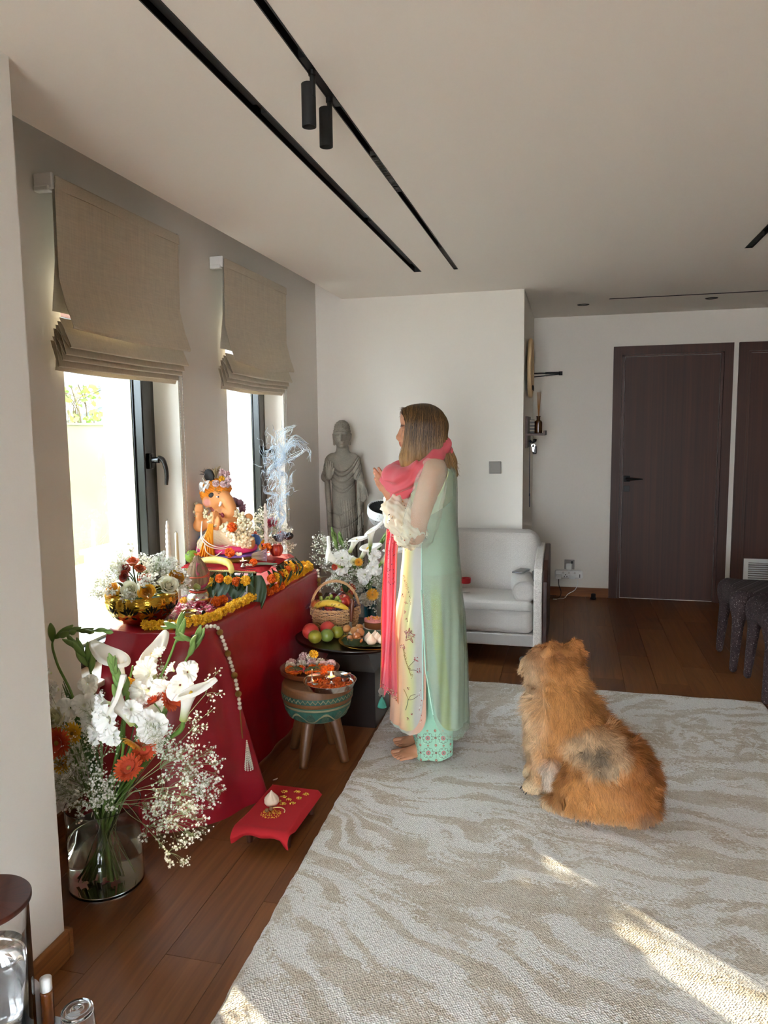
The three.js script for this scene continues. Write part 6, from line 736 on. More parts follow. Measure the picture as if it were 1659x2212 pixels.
  const gr = thing('grape_bunch', 'bunch of green grapes behind the banana in the basket', 'grapes', W(0, 0, 0)), gm = phys(0xa2b04e, 0.25, { transmission: 0.25, thickness: 0 }), gg = sph(0.0105, 0, 0, 0, 1, 1.12, 1, 12, 10); for (let i = 0; i < 34; i++) { const m = part('grape', gg, gm, gr); m.position.set(-0.06 + rr(0, 0.115), 0.138 + rr(0, 0.035) * (1 - Math.abs(i / 17 - 1) * 0.4), 0.045 + rr(-0.03, 0.03)); } part('stalk', sweep([[-0.05, 0.15, 0.03], [0, 0.155, 0.03], [0.05, 0.15, 0.03]], 0.002, 10, 5), stemDark, gr);
  for (const [x, y, z, l] of [[-0.02, 0.118, -0.02, 'dark red plum behind the green grapes, the left one'], [0.035, 0.122, -0.015, 'dark red plum behind the green grapes, the right one']]) fr('plum', l, ...W(x, y, z), 0.75, pom, mat(0x5a1c26, 0.3));
  const pi = thing('pineapple', 'small brown pineapple crown at the rear of the fruit basket', 'fruit', W(0.045, 0.1, -0.055)); part('body', bend(sph(0.04, 0, 0.03, 0, 1, 1.1, 1, 30, 24), (p) => { const a = Math.atan2(p.z, p.x); const k = 1 + 0.06 * Math.abs(Math.sin(a * 8 + p.y * 90)) * Math.abs(Math.sin(a * 8 - p.y * 90)); p.x *= k; p.z *= k; }), mat(0x9a7a44, 0.8), pi); for (let k = 0; k < 16; k++) part('leaf', place(petal(0.06, 0.012, 0.7, 4, 0.7), 0, 0.066, 0, 0, k * 2.4, 1.1 - 0.03 * k), leafDark, pi);
  const kn = thing('cake_knife', 'knife with a turned brown wooden handle leaning on the basket', 'knife', [-1.105, PT + 0.012, -3.635]); kn.rotation.set(-0.12, 0, -0.05); part('handle', lathe([[0, 0.045], [0.006, 0.046], [0.009, 0.052], [0.0075, 0.06], [0.011, 0.09], [0.0125, 0.12], [0.01, 0.14], [0.0085, 0.147], [0.011, 0.158], [0.006, 0.166], [0, 0.166]], 24), mat(0x5f2d18, 0.4), kn); part('blade', bx(0.014, 0.05, 0.0016, 0, 0.026, 0), steel, kn);
  // plate with leaf and sweets
  const P = [-0.945, PT, -3.475], pl = thing('leaf_plate', 'gold rimmed round plate lined with a green banana leaf', 'plate', P); part('plate', lathe([[0, 0], [0.1, 0.0], [0.14, 0.006], [0.165, 0.015], [0.166, 0.0175], [0.138, 0.009], [0, 0.004]], 64), brass, pl); part('leaf', sheet((u, v) => { const a = u * 2 * PI, r = v * (0.148 + 0.01 * Math.sin(a * 3 + 1) + 0.004 * Math.sin(a * 17)); return [r * Math.cos(a), 0.0095 + 0.014 * Math.pow(v, 4) + 0.0012 * Math.sin(r * Math.cos(a) * 260) + 0.003 * Math.sin(a * 5) * v, r * Math.sin(a)]; }, 80, 16), mat(0x2f4a2a, 0.5, DS), pl);
  const Q = (x, y, z) => [P[0] + x, P[1] + y, P[2] + z], bowlG = lathe([[0, 0], [0.032, 0], [0.036, 0.003], [0.043, 0.036], [0.0445, 0.0375], [0.0415, 0.0365], [0.034, 0.005], [0, 0.004]], 40);
  const bw = (l, p, s = 1) => { const t = thing('steel_bowl', l, 'bowl', p); part('shell', bowlG, steelPol, t).scale.setScalar(s); return t; }; bw('small steel bowl of syrup sweets at the front of the leaf plate', Q(-0.068, 0.012, 0.072)); bw('small steel bowl of dry brown sweets by the knife handle', Q(-0.105, 0.012, -0.012));
  const jam = (l, p, r, m) => { const t = solo('sweet_ball', sph(r, 0, 0, 0, 1, 0.94, 1, 22, 16), m, l, 'sweet'); t.position.set(...p); return t; }, jm = phys(0xa3673a, 0.25, { clearcoat: 0.8, clearcoatRoughness: 0.1 }), jd = mat(0xb07a44, 0.55);
  jam('glossy brown sweet ball on top in the front steel bowl', Q(-0.058, 0.054, 0.075), 0.0215, jm); jam('glossy sweet ball at the left inside the front steel bowl', Q(-0.09, 0.037, 0.072), 0.019, jm); jam('glossy sweet ball at the right inside the front steel bowl', Q(-0.04, 0.036, 0.08), 0.016, jm); jam('glossy sweet ball leaning between the two steel bowls', Q(-0.052, 0.06, 0.03), 0.0225, jm);
  jam('matt brown sweet ball at the left in the rear steel bowl', Q(-0.135, 0.06, -0.02), 0.021, jd); jam('matt brown sweet ball at the front of the rear steel bowl', Q(-0.09, 0.058, 0.0), 0.0215, jd); jam('matt brown sweet ball at the right behind in the rear steel bowl', Q(-0.078, 0.062, -0.045), 0.021, jd);
  const mod = (() => { const g = sheet((u, v) => { const a = u * 2 * PI, prof = [[0, 0], [0.018, 0.0], [0.0235, 0.008], [0.0215, 0.02], [0.013, 0.031], [0.005, 0.04], [0.0015, 0.046], [0, 0.047]], f = v * 7, i = Math.min(6, Math.floor(f)), k = f - i, r = lerp(prof[i][0], prof[i + 1][0], k), y = lerp(prof[i][1], prof[i + 1][1], k), pl2 = 1 + 0.1 * Math.pow(Math.abs(Math.sin(a * 4.5 + y * 22)), 0.7) * sstep(0.008, 0.022, y); return [r * pl2 * Math.cos(-a), y, r * pl2 * Math.sin(-a)]; }, 72, 28); return g; })(), modM = phys(0xe0c8b0, 0.5, { sheen: 0.3 });
  const mk = (l, p, s = 1) => { const t = solo('modak_dumpling', mod, modM, l, 'sweet'); t.position.set(...p); t.scale.setScalar(s); return t; };
  [[0.012, 0.055, 'pleated white dumpling at the front of the leaf plate'], [-0.012, 0.012, 'pleated white dumpling left in the row behind, beside the steel bowl'], [0.012, -0.02, 'pleated white dumpling at the rear of the leaf plate'], [0.032, 0.01, 'pleated white dumpling in the middle of the heap'], [0.062, -0.015, 'pleated white dumpling at the right, next to the scarf'], [0.066, 0.035, 'pleated white dumpling at the far right, half behind the scarf']].forEach(([x, z, l], i) => mk(l, Q(x, 0.0125, z), 1.05).rotation.y = i);
  // cakes
  const cp = [-0.945, PT, -3.79 + 0.02]; const cpl = thing('cake_plate', 'white round plate with pink frosted cakes beside the basket', 'plate', cp); part('plate', lathe([[0, 0], [0.08, 0], [0.125, 0.01], [0.13, 0.013], [0.125, 0.0135], [0.08, 0.004], [0, 0.004]], 56), mat(0xdcd6d0, 0.3), cpl);
  const cakeGeo = sheet((u, v) => { const a = u * 2 * PI, pr = [[0, 0], [0.05, 0], [0.055, 0.004], [0.056, 0.036], [0.053, 0.04], [0, 0.041]], f = v * 5, i = Math.min(4, Math.floor(f)), k = f - i, cut = 1 - 0.5 * Math.max(0, Math.cos(a)) ** 8; return [lerp(pr[i][0], pr[i + 1][0], k) * Math.cos(-a), lerp(pr[i][1], pr[i + 1][1], k), lerp(pr[i][0], pr[i + 1][0], k) * Math.sin(-a) * 1 * (cut ? 1 : 1)]; }, 60, 20), spongeM = mat(0x9c5c30, 0.9, { bumpMap: boucleB, bumpScale: 0.004 });
  for (const [x, z, l] of [[-0.055, 0.03, 'small round cake with pink frosting beside the basket'], [0.06, 0.035, 'small round pink cake half hidden by the scarf']]) { const t = thing('cake', l, 'cake', [cp[0] + x, cp[1] + 0.005, cp[2] + z]); part('sponge', cakeGeo, spongeM, t); const fl = []; reseed(191 + x * 100); for (let i = 0; i < 60; i++) { const a = rnd() * 6.28, r = 0.052 * Math.sqrt(rnd()); fl.push(sph(rr(0.006, 0.009), Math.cos(a) * r, 0.0425 + rr(0, 0.005), Math.sin(a) * r, 1.2, 0.8, 1, 8, 6)); } part('frosting', [...fl, cyl(0.056, 0.0555, 0.008, 0, 0.042, 0, 40)], mat(0xe08a84, 0.6), t); const cr = []; for (let i = 0; i < 16; i++) { const a = rnd() * 6.28, r = 0.04 * Math.sqrt(rnd()); cr.push(bx(rr(0.006, 0.012), 0.004, rr(0.006, 0.01), Math.cos(a) * r, 0.0525, Math.sin(a) * r, rr(-0.4, 0.4), rnd() * 3, 0)); } part('crumble', cr, mat(0xd99530, 0.8), t); }
  // plates on the carved stool
  const wp = [-1.172, 0.362, -3.19], wd = thing('wooden_plate', 'shallow wooden tray of flowers at the rear of the carved stool', 'tray', wp); part('tray', lathe([[0, 0], [0.118, 0], [0.135, 0.008], [0.139, 0.028], [0.141, 0.03], [0.133, 0.029], [0.129, 0.012], [0, 0.006]], 64), mat(0xa86f4c, 0.5, { map: oakT }), wd); reseed(61);
  const wt = [['w', -0.1, -0.02], ['w', -0.085, 0.03], ['w', -0.06, -0.05], ['w', -0.045, -0.01], ['w', -0.005, -0.04], ['w', 0.035, -0.05], ['w', 0.06, -0.02], ['w', -0.02, -0.08], ['w', 0.09, -0.045], ['o', -0.075, 0.06], ['o', -0.05, 0.075], ['o', -0.03, 0.045], ['o', 0.02, 0.02], ['o', 0.045, 0.045], ['o', 0.075, 0.02], ['o', 0.1, 0.005], ['o', 0.055, 0.0], ['o', 0.085, 0.05], ['o', 0.02, 0.06], ['y', 0.0, -0.06], ['w', -0.06, -0.085], ['g', 0.05, -0.085]];
  const word = { w: 'white_chrysanthemum', o: 'marigold', y: 'marigold' }; wt.forEach(([k, x, z], i) => { if (k === 'g') return; const set = k === 'w' ? [pomPink[0], pomWhite[1]] : k === 'o' ? pomOrange : pomYellow, hi = k === 'y' ? 0.075 : k === 'w' ? 0.036 + (z < -0.06 ? 0.014 : 0) : 0.03; const m = solo(word[k], set[i % set.length], pomV, k === 'w' ? 'pale chrysanthemum head heaped at the rear of the wooden tray' : k === 'y' ? 'single yellow marigold on top of the white flowers in the wooden tray' : 'orange marigold head heaped at the front of the wooden tray', 'flower', k === 'w' ? 'pale chrysanthemums in the wooden tray' : k === 'o' ? 'orange marigolds in the wooden tray' : undefined); put(m, [wp[0] + x, wp[1] + hi, wp[2] + z], aim([rr(-0.4, 0.4), 1, rr(-0.2, 0.5)], rnd() * 6), k === 'w' ? 0.026 : 0.0245); });
  const gs = thing('grass_bundle', 'bundle of dark green sacred grass tied with red thread on the tray', 'grass', [wp[0] + 0.0, wp[1] + 0.035, wp[2] + 0.075]); const bl = []; for (let i = 0; i < 70; i++) { const a = rr(-0.35, 0.35), L = rr(0.05, 0.085), s = rnd() < 0.6 ? 1 : -1; bl.push(sweep([[rr(-0.01, 0.01), rr(0, 0.008), rr(-0.008, 0.008)], [s * L * 0.5, rr(0.002, 0.018), -a * L * 0.4 - (s > 0 ? 0.012 : -0.002)], [s * L, rr(-0.004, 0.022), -a * L - (s > 0 ? 0.03 : -0.006)]], [0.001, 0.0012, 0.0004], 6, 4)); } part('blades', merge(bl), mat(0x3a4d2a, 0.7), gs, null, 'stuff'); part('thread', [new THREE.TorusGeometry(0.011, 0.0022, 6, 20).rotateY(PI / 2).translate(0, 0.005, 0), sph(0.006, 0.002, 0.013, 0.008), sweep([[0, 0.008, 0.01], [-0.02, 0.006, 0.022], [-0.03, 0.0, 0.018], [-0.04, 0.002, 0.026]], 0.0016, 16, 5)], mat(0xa02c34, 0.8), gs);
  const tp = [-1.022, 0.3635, -3.035], th = thing('steel_thali', 'round steel tray of orange petals with a lit lamp on the carved stool', 'tray', tp); part('tray', lathe([[0, 0], [0.1, 0], [0.108, 0.004], [0.117, 0.03], [0.119, 0.0315], [0.115, 0.031], [0.106, 0.007], [0, 0.003]], 72), steelPol, th); const pp = []; for (let i = 0; i < 900; i++) { const a = rnd() * 6.28, r = 0.102 * Math.sqrt(rnd()); pp.push({ p: V(Math.cos(a) * r, 0.006 + rr(0, 0.013) * (1 - (r / 0.11) ** 3), Math.sin(a) * r), q: aim([rr(-1, 1), rr(0.1, 1), rr(-1, 1)], rnd() * 6), s: rr(0.006, 0.01), c: col(0xc84408, 0xee7a22, rnd()) }); } const pe = scatter('marigold_petals', place(petal(1.5, 0.7, 0.8, 2, 0.2), -0.7, 0, 0), mat(0xffffff, 0.75, DS), pp, null, 'loose orange marigold petals filling the steel tray'); pe.position.set(...tp); pe.userData.category = 'petals';
  const T = (x, y, z) => [tp[0] + x, tp[1] + y, tp[2] + z], dl = thing('oil_lamp', 'silver oil lamp with a burning flame in the steel tray', 'lamp', T(0.008, 0.012, 0.002)); part('body', lathe([[0, 0], [0.014, 0], [0.015, 0.004], [0.007, 0.01], [0.006, 0.019], [0.009, 0.024], [0.021, 0.031], [0.023, 0.036], [0.017, 0.034], [0, 0.028]], 28), silver, dl); part('ghee', cyl(0.016, 0.014, 0.003, 0, 0.0335, 0, 20), mat(0xe8c9b0, 0.4), dl); flame([0, 0.036, 0], 0.024, dl, 0.004);
  const kb = thing('powder_cup', 'steel cup of dark powder with a spoon at the rear of the steel tray', 'cup', T(0.055, 0.012, -0.055)); part('cup', lathe([[0, 0], [0.02, 0], [0.024, 0.02], [0.0255, 0.021], [0.022, 0.018], [0, 0.016]], 28), steelPol, kb); part('powder', cyl(0.022, 0.0215, 0.004, 0, 0.0185, 0, 24), mat(0x1a1012, 0.9), kb); part('spoon', [sph(0.007, 0.0, 0.026, -0.004, 1.4, 0.5, 1), sweep([[0.004, 0.027, -0.006], [0.014, 0.032, -0.014], [0.02, 0.03, -0.02]], 0.0022, 8, 6)], mat(0xb08858, 0.4, { metalness: 0.6 }), kb);
  const ky = thing('powder_cup', 'low steel cup left of the flame at the rear of the steel tray', 'cup', T(-0.02, 0.012, -0.055)); part('cup', lathe([[0, 0], [0.02, 0], [0.023, 0.014], [0.021, 0.014], [0, 0.01]], 28), steelPol, ky); part('paste', cyl(0.02, 0.02, 0.002, 0, 0.0115, 0, 22), mat(0xd0a098, 0.6), ky);
  const sn = thing('incense_stand', 'thin silver incense stand at the left of the steel tray', 'incense', T(-0.085, 0.014, -0.005)); part('stand', lathe([[0, 0], [0.01, 0], [0.011, 0.003], [0.004, 0.01], [0.006, 0.016], [0.003, 0.022], [0.0022, 0.05], [0.004, 0.054], [0.002, 0.06], [0, 0.06]], 16), silver, sn);
  const sp = thing('offering_spoon', 'small flat silver spoon lying in front of the incense stand', 'spoon', T(-0.055, 0.021, 0.04)); part('bowl', sph(0.012, 0, 0, 0, 1.3, 0.3, 1, 16, 8), silver, sp); part('handle', sweep([[-0.012, 0.002, 0], [-0.025, 0.004, -0.004], [-0.038, 0.002, -0.006]], 0.002, 10, 6), silver, sp);
  solo('petal', place(petal(0.022, 0.01, 0.5, 4, 0.4), -1.235, 0.362, -3.09, 0, 0.3, 0), mat(0xe8d8d0, 0.8, DS), 'single pale petal on the bare left of the stool top', 'petal'); solo('petal', place(petal(0.022, 0.012, 0.5, 4, 0.4), -1.22, 0.002, -2.83, 0, 0.6, 0), mat(0xe8d8d0, 0.8, DS), 'single white petal fallen on the floor by the red cloth', 'petal');
  // low board with red cloth on the floor
  const lb = thing('low_board', 'low wooden board on the floor wrapped in red cloth', 'board', [-1.042, 0, -2.487], -0.02); part('board', ext(-0.095, 0.095, 0.055, 0.078, -0.145, 0.145), walnutDark, lb); for (const [x, z] of [[-0.075, 0.12], [0.075, 0.12], [-0.075, -0.12], [0.075, -0.12]]) part('foot', cyl(0.014, 0.011, 0.056, x, 0.028, z, 12), walnutDark, lb);
  const rc = part('cloth', sheet((u, v) => { const z = lerp(-0.155, 0.235, v), x = lerp(-0.102, 0.104, u), over = Math.max(0, z - 0.152), a = Math.min(over / 0.035, 1.35), y = 0.081 - 0.035 * (1 - Math.cos(a)) - Math.max(0, over - 0.047) * 0.72, zz = z < 0.152 ? z : 0.152 + 0.035 * Math.sin(a) * 0.9 - Math.max(0, over - 0.05) * 0.25, corner = sstep(0.18, 0, u) * sstep(0.5, 1, v), cr2 = sstep(0.82, 1, u) * sstep(0.5, 1, v), side = sstep(0.93, 1, u) * (1 - sstep(0.7, 0.9, v)); return [x - 0.012 * corner + 0.004 * side, Math.max(0.003, y - 0.016 * side - 0.012 * Math.sin(u * PI) * 0 + (1 - Math.max(corner, cr2)) * over * 0.35), zz + 0.015 * (corner + cr2 * 0.6) * Math.min(1, over * 20) + 0.004 * Math.sin(u * 16) * Math.min(1, over * 20)]; }, 44, 60, 0.0018), redCloth, lb);
  const bY = 0.0815, onB = (x, z) => [-1.042 + x, bY, -2.487 + z]; mk('pleated white dumpling standing on the red board on the floor', onB(-0.042, -0.01), 1.2);
  const seed2 = []; reseed(303); const heap = (x, z, n, w, cols) => { for (let i = 0; i < n; i++) { const a = rnd() * 6.28, r = w * Math.sqrt(rnd()); seed2.push({ p: V(x + Math.cos(a) * r * 1.15, bY + 0.0015 + rr(0, 0.006) * (1 - r / w), z + Math.sin(a) * r), q: aim([rr(-1, 1), rr(-0.4, 1), rr(-1, 1)], rnd() * 6), s: V(rr(0.0012, 0.002), rr(0.0018, 0.0038), rr(0.0012, 0.002)), c: col(cols[0], cols[1], rnd()) }); } };
  for (const [x, z] of [[-0.03, -0.11], [-0.02, -0.07], [-0.025, -0.035], [0.01, -0.055], [0.02, -0.12], [0.045, -0.075], [0.06, -0.11], [0.035, -0.03], [0.0, -0.02]]) heap(-1.042 + x, -2.487 + z, 26, 0.0105, [0xb8862a, 0xe0bc4a]); heap(-1.042 - 0.015, -2.487 + 0.06, 150, 0.034, [0xb45a1a, 0xe0a838]);
  const sd = scatter('grain_heaps', new THREE.SphereGeometry(1, 6, 5), mat(0xffffff, 0.8), seed2, null, 'small heaps of yellow grains and petals on the red board'); sd.userData.category = 'grain';
  for (const [x, z, l] of [[-0.035, 0.052, 'round brown betel nut on the orange heap, the left one'], [-0.025, 0.038, 'round brown betel nut on the orange heap, the rear one']]) { const t = solo('betel_nut', sph(0.008, 0, 0, 0, 1, 1, 1, 14, 10), mat(0x7a5232, 0.6), l, 'nut'); t.position.set(...onB(x, z)); t.position.y += 0.009; }
  solo('cotton_thread', sweep([onB(-0.03, 0.035), [-1.055, bY + 0.008, -2.455], [-1.03, bY + 0.007, -2.462], [-1.012, bY + 0.006, -2.45], [-1.008, bY + 0.005, -2.435]].map((p) => V(...p).add(V(0, 0.004, 0))), 0.0018, 30, 6), mat(0xd8c08a, 0.9), 'pale looped cotton thread on the orange heap of the red board', 'thread');
}

// ───────────────────────── the woman ─────────────────────────
{
  const w = thing('person', 'woman in mint kurta and pink scarf standing barefoot with palms joined in prayer', 'person', [-0.615, 0.0125, -3.25], 0.2468);
  // skin: one body, finer grids for head, hands and feet
  const finger = (a, m, b, r) => [bone(a, m, r, r * 0.95), bone(m, b, r * 0.95, r * 0.74)];
  const hand = (s) => { const z = (d) => s * (0.0115 + d), o = [bone([-0.148, 1.16, s * 0.03], [-0.158, 1.178, z(0.004)], 0.025, 0.021), bone([-0.158, 1.178, z(0.004)], [-0.19, 1.236, z(0.0)], 0.019, 0.0135), bone([-0.168, 1.175, z(0.004)], [-0.204, 1.226, z(0.0)], 0.016, 0.0115), bone([-0.15, 1.185, z(0.003)], [-0.176, 1.242, z(0)], 0.016, 0.0115)], dx = -0.0;
    const f = [[[-0.211, 1.219], [-0.224, 1.243], [-0.236, 1.268], 0.0072], [[-0.203, 1.233], [-0.222, 1.265], [-0.239, 1.296], 0.008], [[-0.192, 1.242], [-0.217, 1.28], [-0.239, 1.311], 0.0083], [[-0.179, 1.247], [-0.2, 1.284], [-0.219, 1.314], 0.008]];
    for (const [a, m, b, r] of f) o.push(...finger([...a, z(0.0)], [...m, z(-0.0015)], [...b, z(-0.004)], r)); o.push(...finger([-0.155, 1.195, z(0.0)], [-0.15, 1.228, z(-0.001)], [-0.155, 1.258, z(-0.003)], 0.0088)); return blend(o, 0.0065); };
  const hands = [hand(1), hand(-1)], handsF = (x, y, z) => Math.min(hands[0](x, y, z), hands[1](x, y, z));
  const head = blend([ellR([-0.024, 1.508, 0], [0.09, 0.08, 0.074], 0, 0, 0), ell([-0.066, 1.45, 0], [0.05, 0.062, 0.055]), ell([-0.09, 1.535, 0], [0.032, 0.04, 0.052]), bone([-0.0935, 1.402, 0], [-0.06, 1.41, 0], 0.019, 0.03), bone([-0.117, 1.482, 0], [-0.1275, 1.452, 0], 0.008, 0.0115), ell([-0.121, 1.4455, 0], [0.013, 0.009, 0.0145]), ell([-0.107, 1.497, 0.03], [0.012, 0.008, 0.02]), ell([-0.107, 1.497, -0.03], [0.012, 0.008, 0.02]), ell([-0.1, 1.46, 0.037], [0.018, 0.02, 0.018]), ell([-0.1, 1.46, -0.037], [0.018, 0.02, 0.018]), ell([-0.113, 1.4255, 0], [0.0115, 0.0055, 0.021]), ell([-0.1105, 1.4155, 0], [0.0115, 0.006, 0.019]), bone([-0.02, 1.42, 0], [0.02, 1.3, 0], 0.05, 0.06), ell([-0.02, 1.48, 0.077], [0.018, 0.028, 0.008]), ell([-0.02, 1.48, -0.077], [0.018, 0.028, 0.008])], 0.016);
  const feet = [[0.075, 0.0], [-0.055, 0.012]].map(([z, dx]) => { const t = [[-0.168, 0.015, -0.025, 0.0132], [-0.167, 0.011, -0.003, 0.0084], [-0.16, 0.0105, 0.0135, 0.0078], [-0.149, 0.0105, 0.029, 0.0074], [-0.135, 0.0095, 0.043, 0.007]]; const fb = blend([ell([0.02 + dx, 0.032, z], [0.034, 0.032, 0.03]), bone([0.0 + dx, 0.06, z], [-0.09 + dx, 0.025, z - 0.004], 0.038, 0.024), ell([-0.092 + dx, 0.02, z], [0.048, 0.018, 0.044]), bone([0.01 + dx, 0.3, z], [0.008 + dx, 0.07, z], 0.045, 0.034)], 0.013), tb = t.map(([x, y, dz, r]) => bone([x + 0.05 + dx, y + 0.008, z + dz * 0.92], [x + dx, y, z + dz], r, r * 0.9)); return (x, y, Z) => smin(fb(x, y, Z), Math.min(...tb.map((b) => b(x, y, Z))), 0.006); }), feetF = (x, y, z) => Math.min(feet[0](x, y, z), feet[1](x, y, z));
  const body = blend([ell([0.03, 1.21, 0], [0.085, 0.14, 0.15]), bone([0.02, 1.315, 0.1], [0.02, 1.315, -0.1], 0.055, 0.055), bone([0.015, 1.4, 0], [0.022, 1.3, 0], 0.052, 0.062), ell([0.02, 1.03, 0], [0.075, 0.14, 0.11]), ell([0.015, 0.87, 0], [0.085, 0.13, 0.125]),
    bone([0.012, 1.3, 0.15], [-0.07, 1.045, 0.185], 0.05, 0.041), bone([-0.07, 1.045, 0.185], [-0.15, 1.165, 0.03], 0.04, 0.024), bone([0.012, 1.3, -0.15], [-0.07, 1.045, -0.185], 0.05, 0.041), bone([-0.07, 1.045, -0.185], [-0.15, 1.165, -0.03], 0.04, 0.024),
    bone([0.01, 0.85, 0.07], [0.0, 0.48, 0.075], 0.07, 0.05), bone([0.0, 0.48, 0.075], [0.01, 0.1, 0.075], 0.052, 0.036), bone([0.01, 0.85, -0.07], [0.0, 0.48, -0.065], 0.07, 0.05), bone([0.0, 0.48, -0.065], [0.02, 0.1, -0.055], 0.052, 0.036)], 0.035);
  const skinM = new THREE.MeshPhysicalMaterial({ color: 0xb9805f, roughness: 0.5, sheen: 0.2, vertexColors: true });
  const g1 = nets(body, [-0.2, 0.08, -0.26], [0.16, 1.42, 0.26], 0.011), g2 = nets(head, [-0.16, 1.3, -0.1], [0.1, 1.6, 0.1], 0.0035), g3 = nets(handsF, [-0.26, 1.14, -0.06], [-0.12, 1.335, 0.06], 0.0027), g4 = nets(feetF, [-0.21, -0.004, -0.12], [0.08, 0.2, 0.14], 0.003);
  const white = () => new THREE.Color(1, 1, 1); tint(g1, white); tint(g3, (p) => { const tip = Math.hypot(p.x + 0.236, p.y - 1.3); return new THREE.Color(1, 0.97 - 0.05 * sstep(0.05, 0, tip), 0.95 - 0.06 * sstep(0.05, 0, tip)); }); tint(g4, white);
  tint(g2, (p) => { const lip = Math.abs(p.y - 1.4205) < 0.0085 && p.x < -0.108 && Math.abs(p.z) < 0.02; const brow = Math.hypot((p.y - 1.5) / 0.006, (Math.abs(p.z) - 0.03) / 0.022) < 1 && p.x < -0.09; return lip ? new THREE.Color(0.78, 0.45, 0.45) : brow ? new THREE.Color(0.22, 0.16, 0.13) : white(); });
  part('body', merge([g1, g2, g3, g4]), skinM, w);
  part('eye', [sph(0.0105, -0.1015, 1.4825, 0.03), sph(0.0105, -0.1015, 1.4825, -0.03)], mat(0xece6e0, 0.15), w); part('eyelid', [sph(0.0124, -0.1008, 1.484, 0.03), sph(0.0124, -0.1008, 1.484, -0.03)], mat(0xb07a5c, 0.5), w); part('eyelashes', [0.03, -0.03].map((z) => sweep([[-0.108, 1.478, z - 0.011], [-0.1145, 1.478, z], [-0.108, 1.478, z + 0.011]], 0.0012, 8, 5)), mat(0x1a120e, 0.6), w);
  const nails = []; for (const s of [1, -1]) for (const [x, y] of [[-0.234, 1.265], [-0.2365, 1.292], [-0.2365, 1.3065], [-0.2165, 1.31]]) nails.push(place(sph(0.0046, 0, 0, 0, 0.8, 1.3, 0.4, 10, 8), x, y, s * 0.0138, 0, 0, 0.5)); for (const [z0, dx] of [[0.075, 0], [-0.055, 0.012]]) for (const [x, y, dz, r] of [[-0.171, 0.024, -0.022, 0.0062], [-0.171, 0.019, -0.003, 0.0042], [-0.164, 0.018, 0.012, 0.004], [-0.154, 0.0175, 0.0255, 0.0038], [-0.141, 0.0165, 0.038, 0.0034]]) nails.push(place(sph(r, 0, 0, 0, 1, 0.4, 0.9, 10, 8), x + dx, y, z0 + dz, 0, 0, 0.35)); part('nails', nails, mat(0xdc9a80, 0.25), w);
  // hair
  const hs = [1, -1].flatMap((s) => [bone([-0.04, 1.5, s * 0.05], [-0.088, 1.35, s * 0.068], 0.056, 0.034), bone([-0.088, 1.35, s * 0.068], [-0.104, 1.293, s * 0.062], 0.034, 0.011), bone([0.0, 1.5, s * 0.05], [-0.045, 1.37, s * 0.07], 0.055, 0.036), bone([0.03, 1.5, s * 0.03], [0.01, 1.38, s * 0.06], 0.055, 0.04)]), hairF0 = blend([ellR([-0.014, 1.503, 0], [0.1, 0.092, 0.09], 0, 0, -0.25), ell([0.03, 1.465, 0], [0.055, 0.06, 0.07]), ell([-0.07, 1.552, 0], [0.045, 0.034, 0.058]), ...hs, bone([0.05, 1.4, 0], [0.085, 1.335, 0.0], 0.055, 0.045), bone([0.06, 1.36, 0.06], [0.075, 1.315, 0.075], 0.03, 0.02), bone([0.085, 1.34, 0.02], [0.116, 1.285, 0.03], 0.035, 0.016), bone([0.085, 1.34, -0.03], [0.11, 1.28, -0.04], 0.035, 0.016)], 0.022);
  const faceCut = ell([-0.135, 1.452, 0], [0.042, 0.078, 0.047]), hairF = (x, y, z) => Math.max(hairF0(x, y, z) + 0.0018 * Math.sin(Math.atan2(z, x + 0.01) * 30 + y * 26 + 3 * vnoise(y * 14, z * 30)) * sstep(1.6, 1.55, y), -faceCut(x, y, z)), hg = nets(hairF, [-0.15, 1.26, -0.125], [0.15, 1.615, 0.125], 0.004);
  const hairCol = (p, k) => { const low = sstep(1.5, 1.34, p.y), fr = sstep(0.0, -0.08, p.x); return col(0x38230f, 0xc0935a, clamp(0.1 + 0.55 * low * (0.4 + 0.6 * fr) + (k - 0.5) * 0.5)); };
  tint(hg, (p) => hairCol(p, 0.35 + 0.5 * vnoise(Math.atan2(p.z, p.x + 0.01) * 30, p.y * 3))); part('hair', hg, vcol(0.42), w);
  reseed(401); const strands = [], e = 0.002, grad = (p) => V(hairF0(p.x + e, p.y, p.z) - hairF0(p.x - e, p.y, p.z), hairF0(p.x, p.y + e, p.z) - hairF0(p.x, p.y - e, p.z), hairF0(p.x, p.y, p.z + e) - hairF0(p.x, p.y, p.z - e)).normalize();
  for (let i = 0; i < 900; i++) { const s = rnd() < 0.82 ? 1 : -1, t0 = rnd(); let p = V(lerp(-0.105, 0.06, t0), 1.59 - 0.9 * (lerp(-0.105, 0.06, t0) + 0.02) ** 2 * 4, s * rr(0.0, 0.02)); const fwd = lerp(-0.5, 0.25, t0), pts = [], n = 7 + Math.floor(rnd() * 6), off = rr(0.0006, 0.003); for (let k = 0; k < n; k++) { for (let q = 0; q < 3; q++) p.addScaledVector(grad(p), off - hairF0(p.x, p.y, p.z)); pts.push(p.clone()); const g = grad(p), d = V(fwd * (0.6 - k * 0.05), -1, s * (k < 3 ? 1.2 : 0.1)).addScaledVector(g, -V(fwd * (0.6 - k * 0.05), -1, s * (k < 3 ? 1.2 : 0.1)).dot(g)).normalize(); p = p.clone().addScaledVector(d, 0.03).add(V(rr(-0.003, 0.003), 0, rr(-0.002, 0.002))); if (p.y < 1.29) break; } if (pts.length < 4) continue; const k = rnd(); strands.push(tint(sweep(pts, [0.0011, 0.0013, 0.001, 0.0005], pts.length * 2, 3, 1, false), (q) => hairCol(q, k))); }
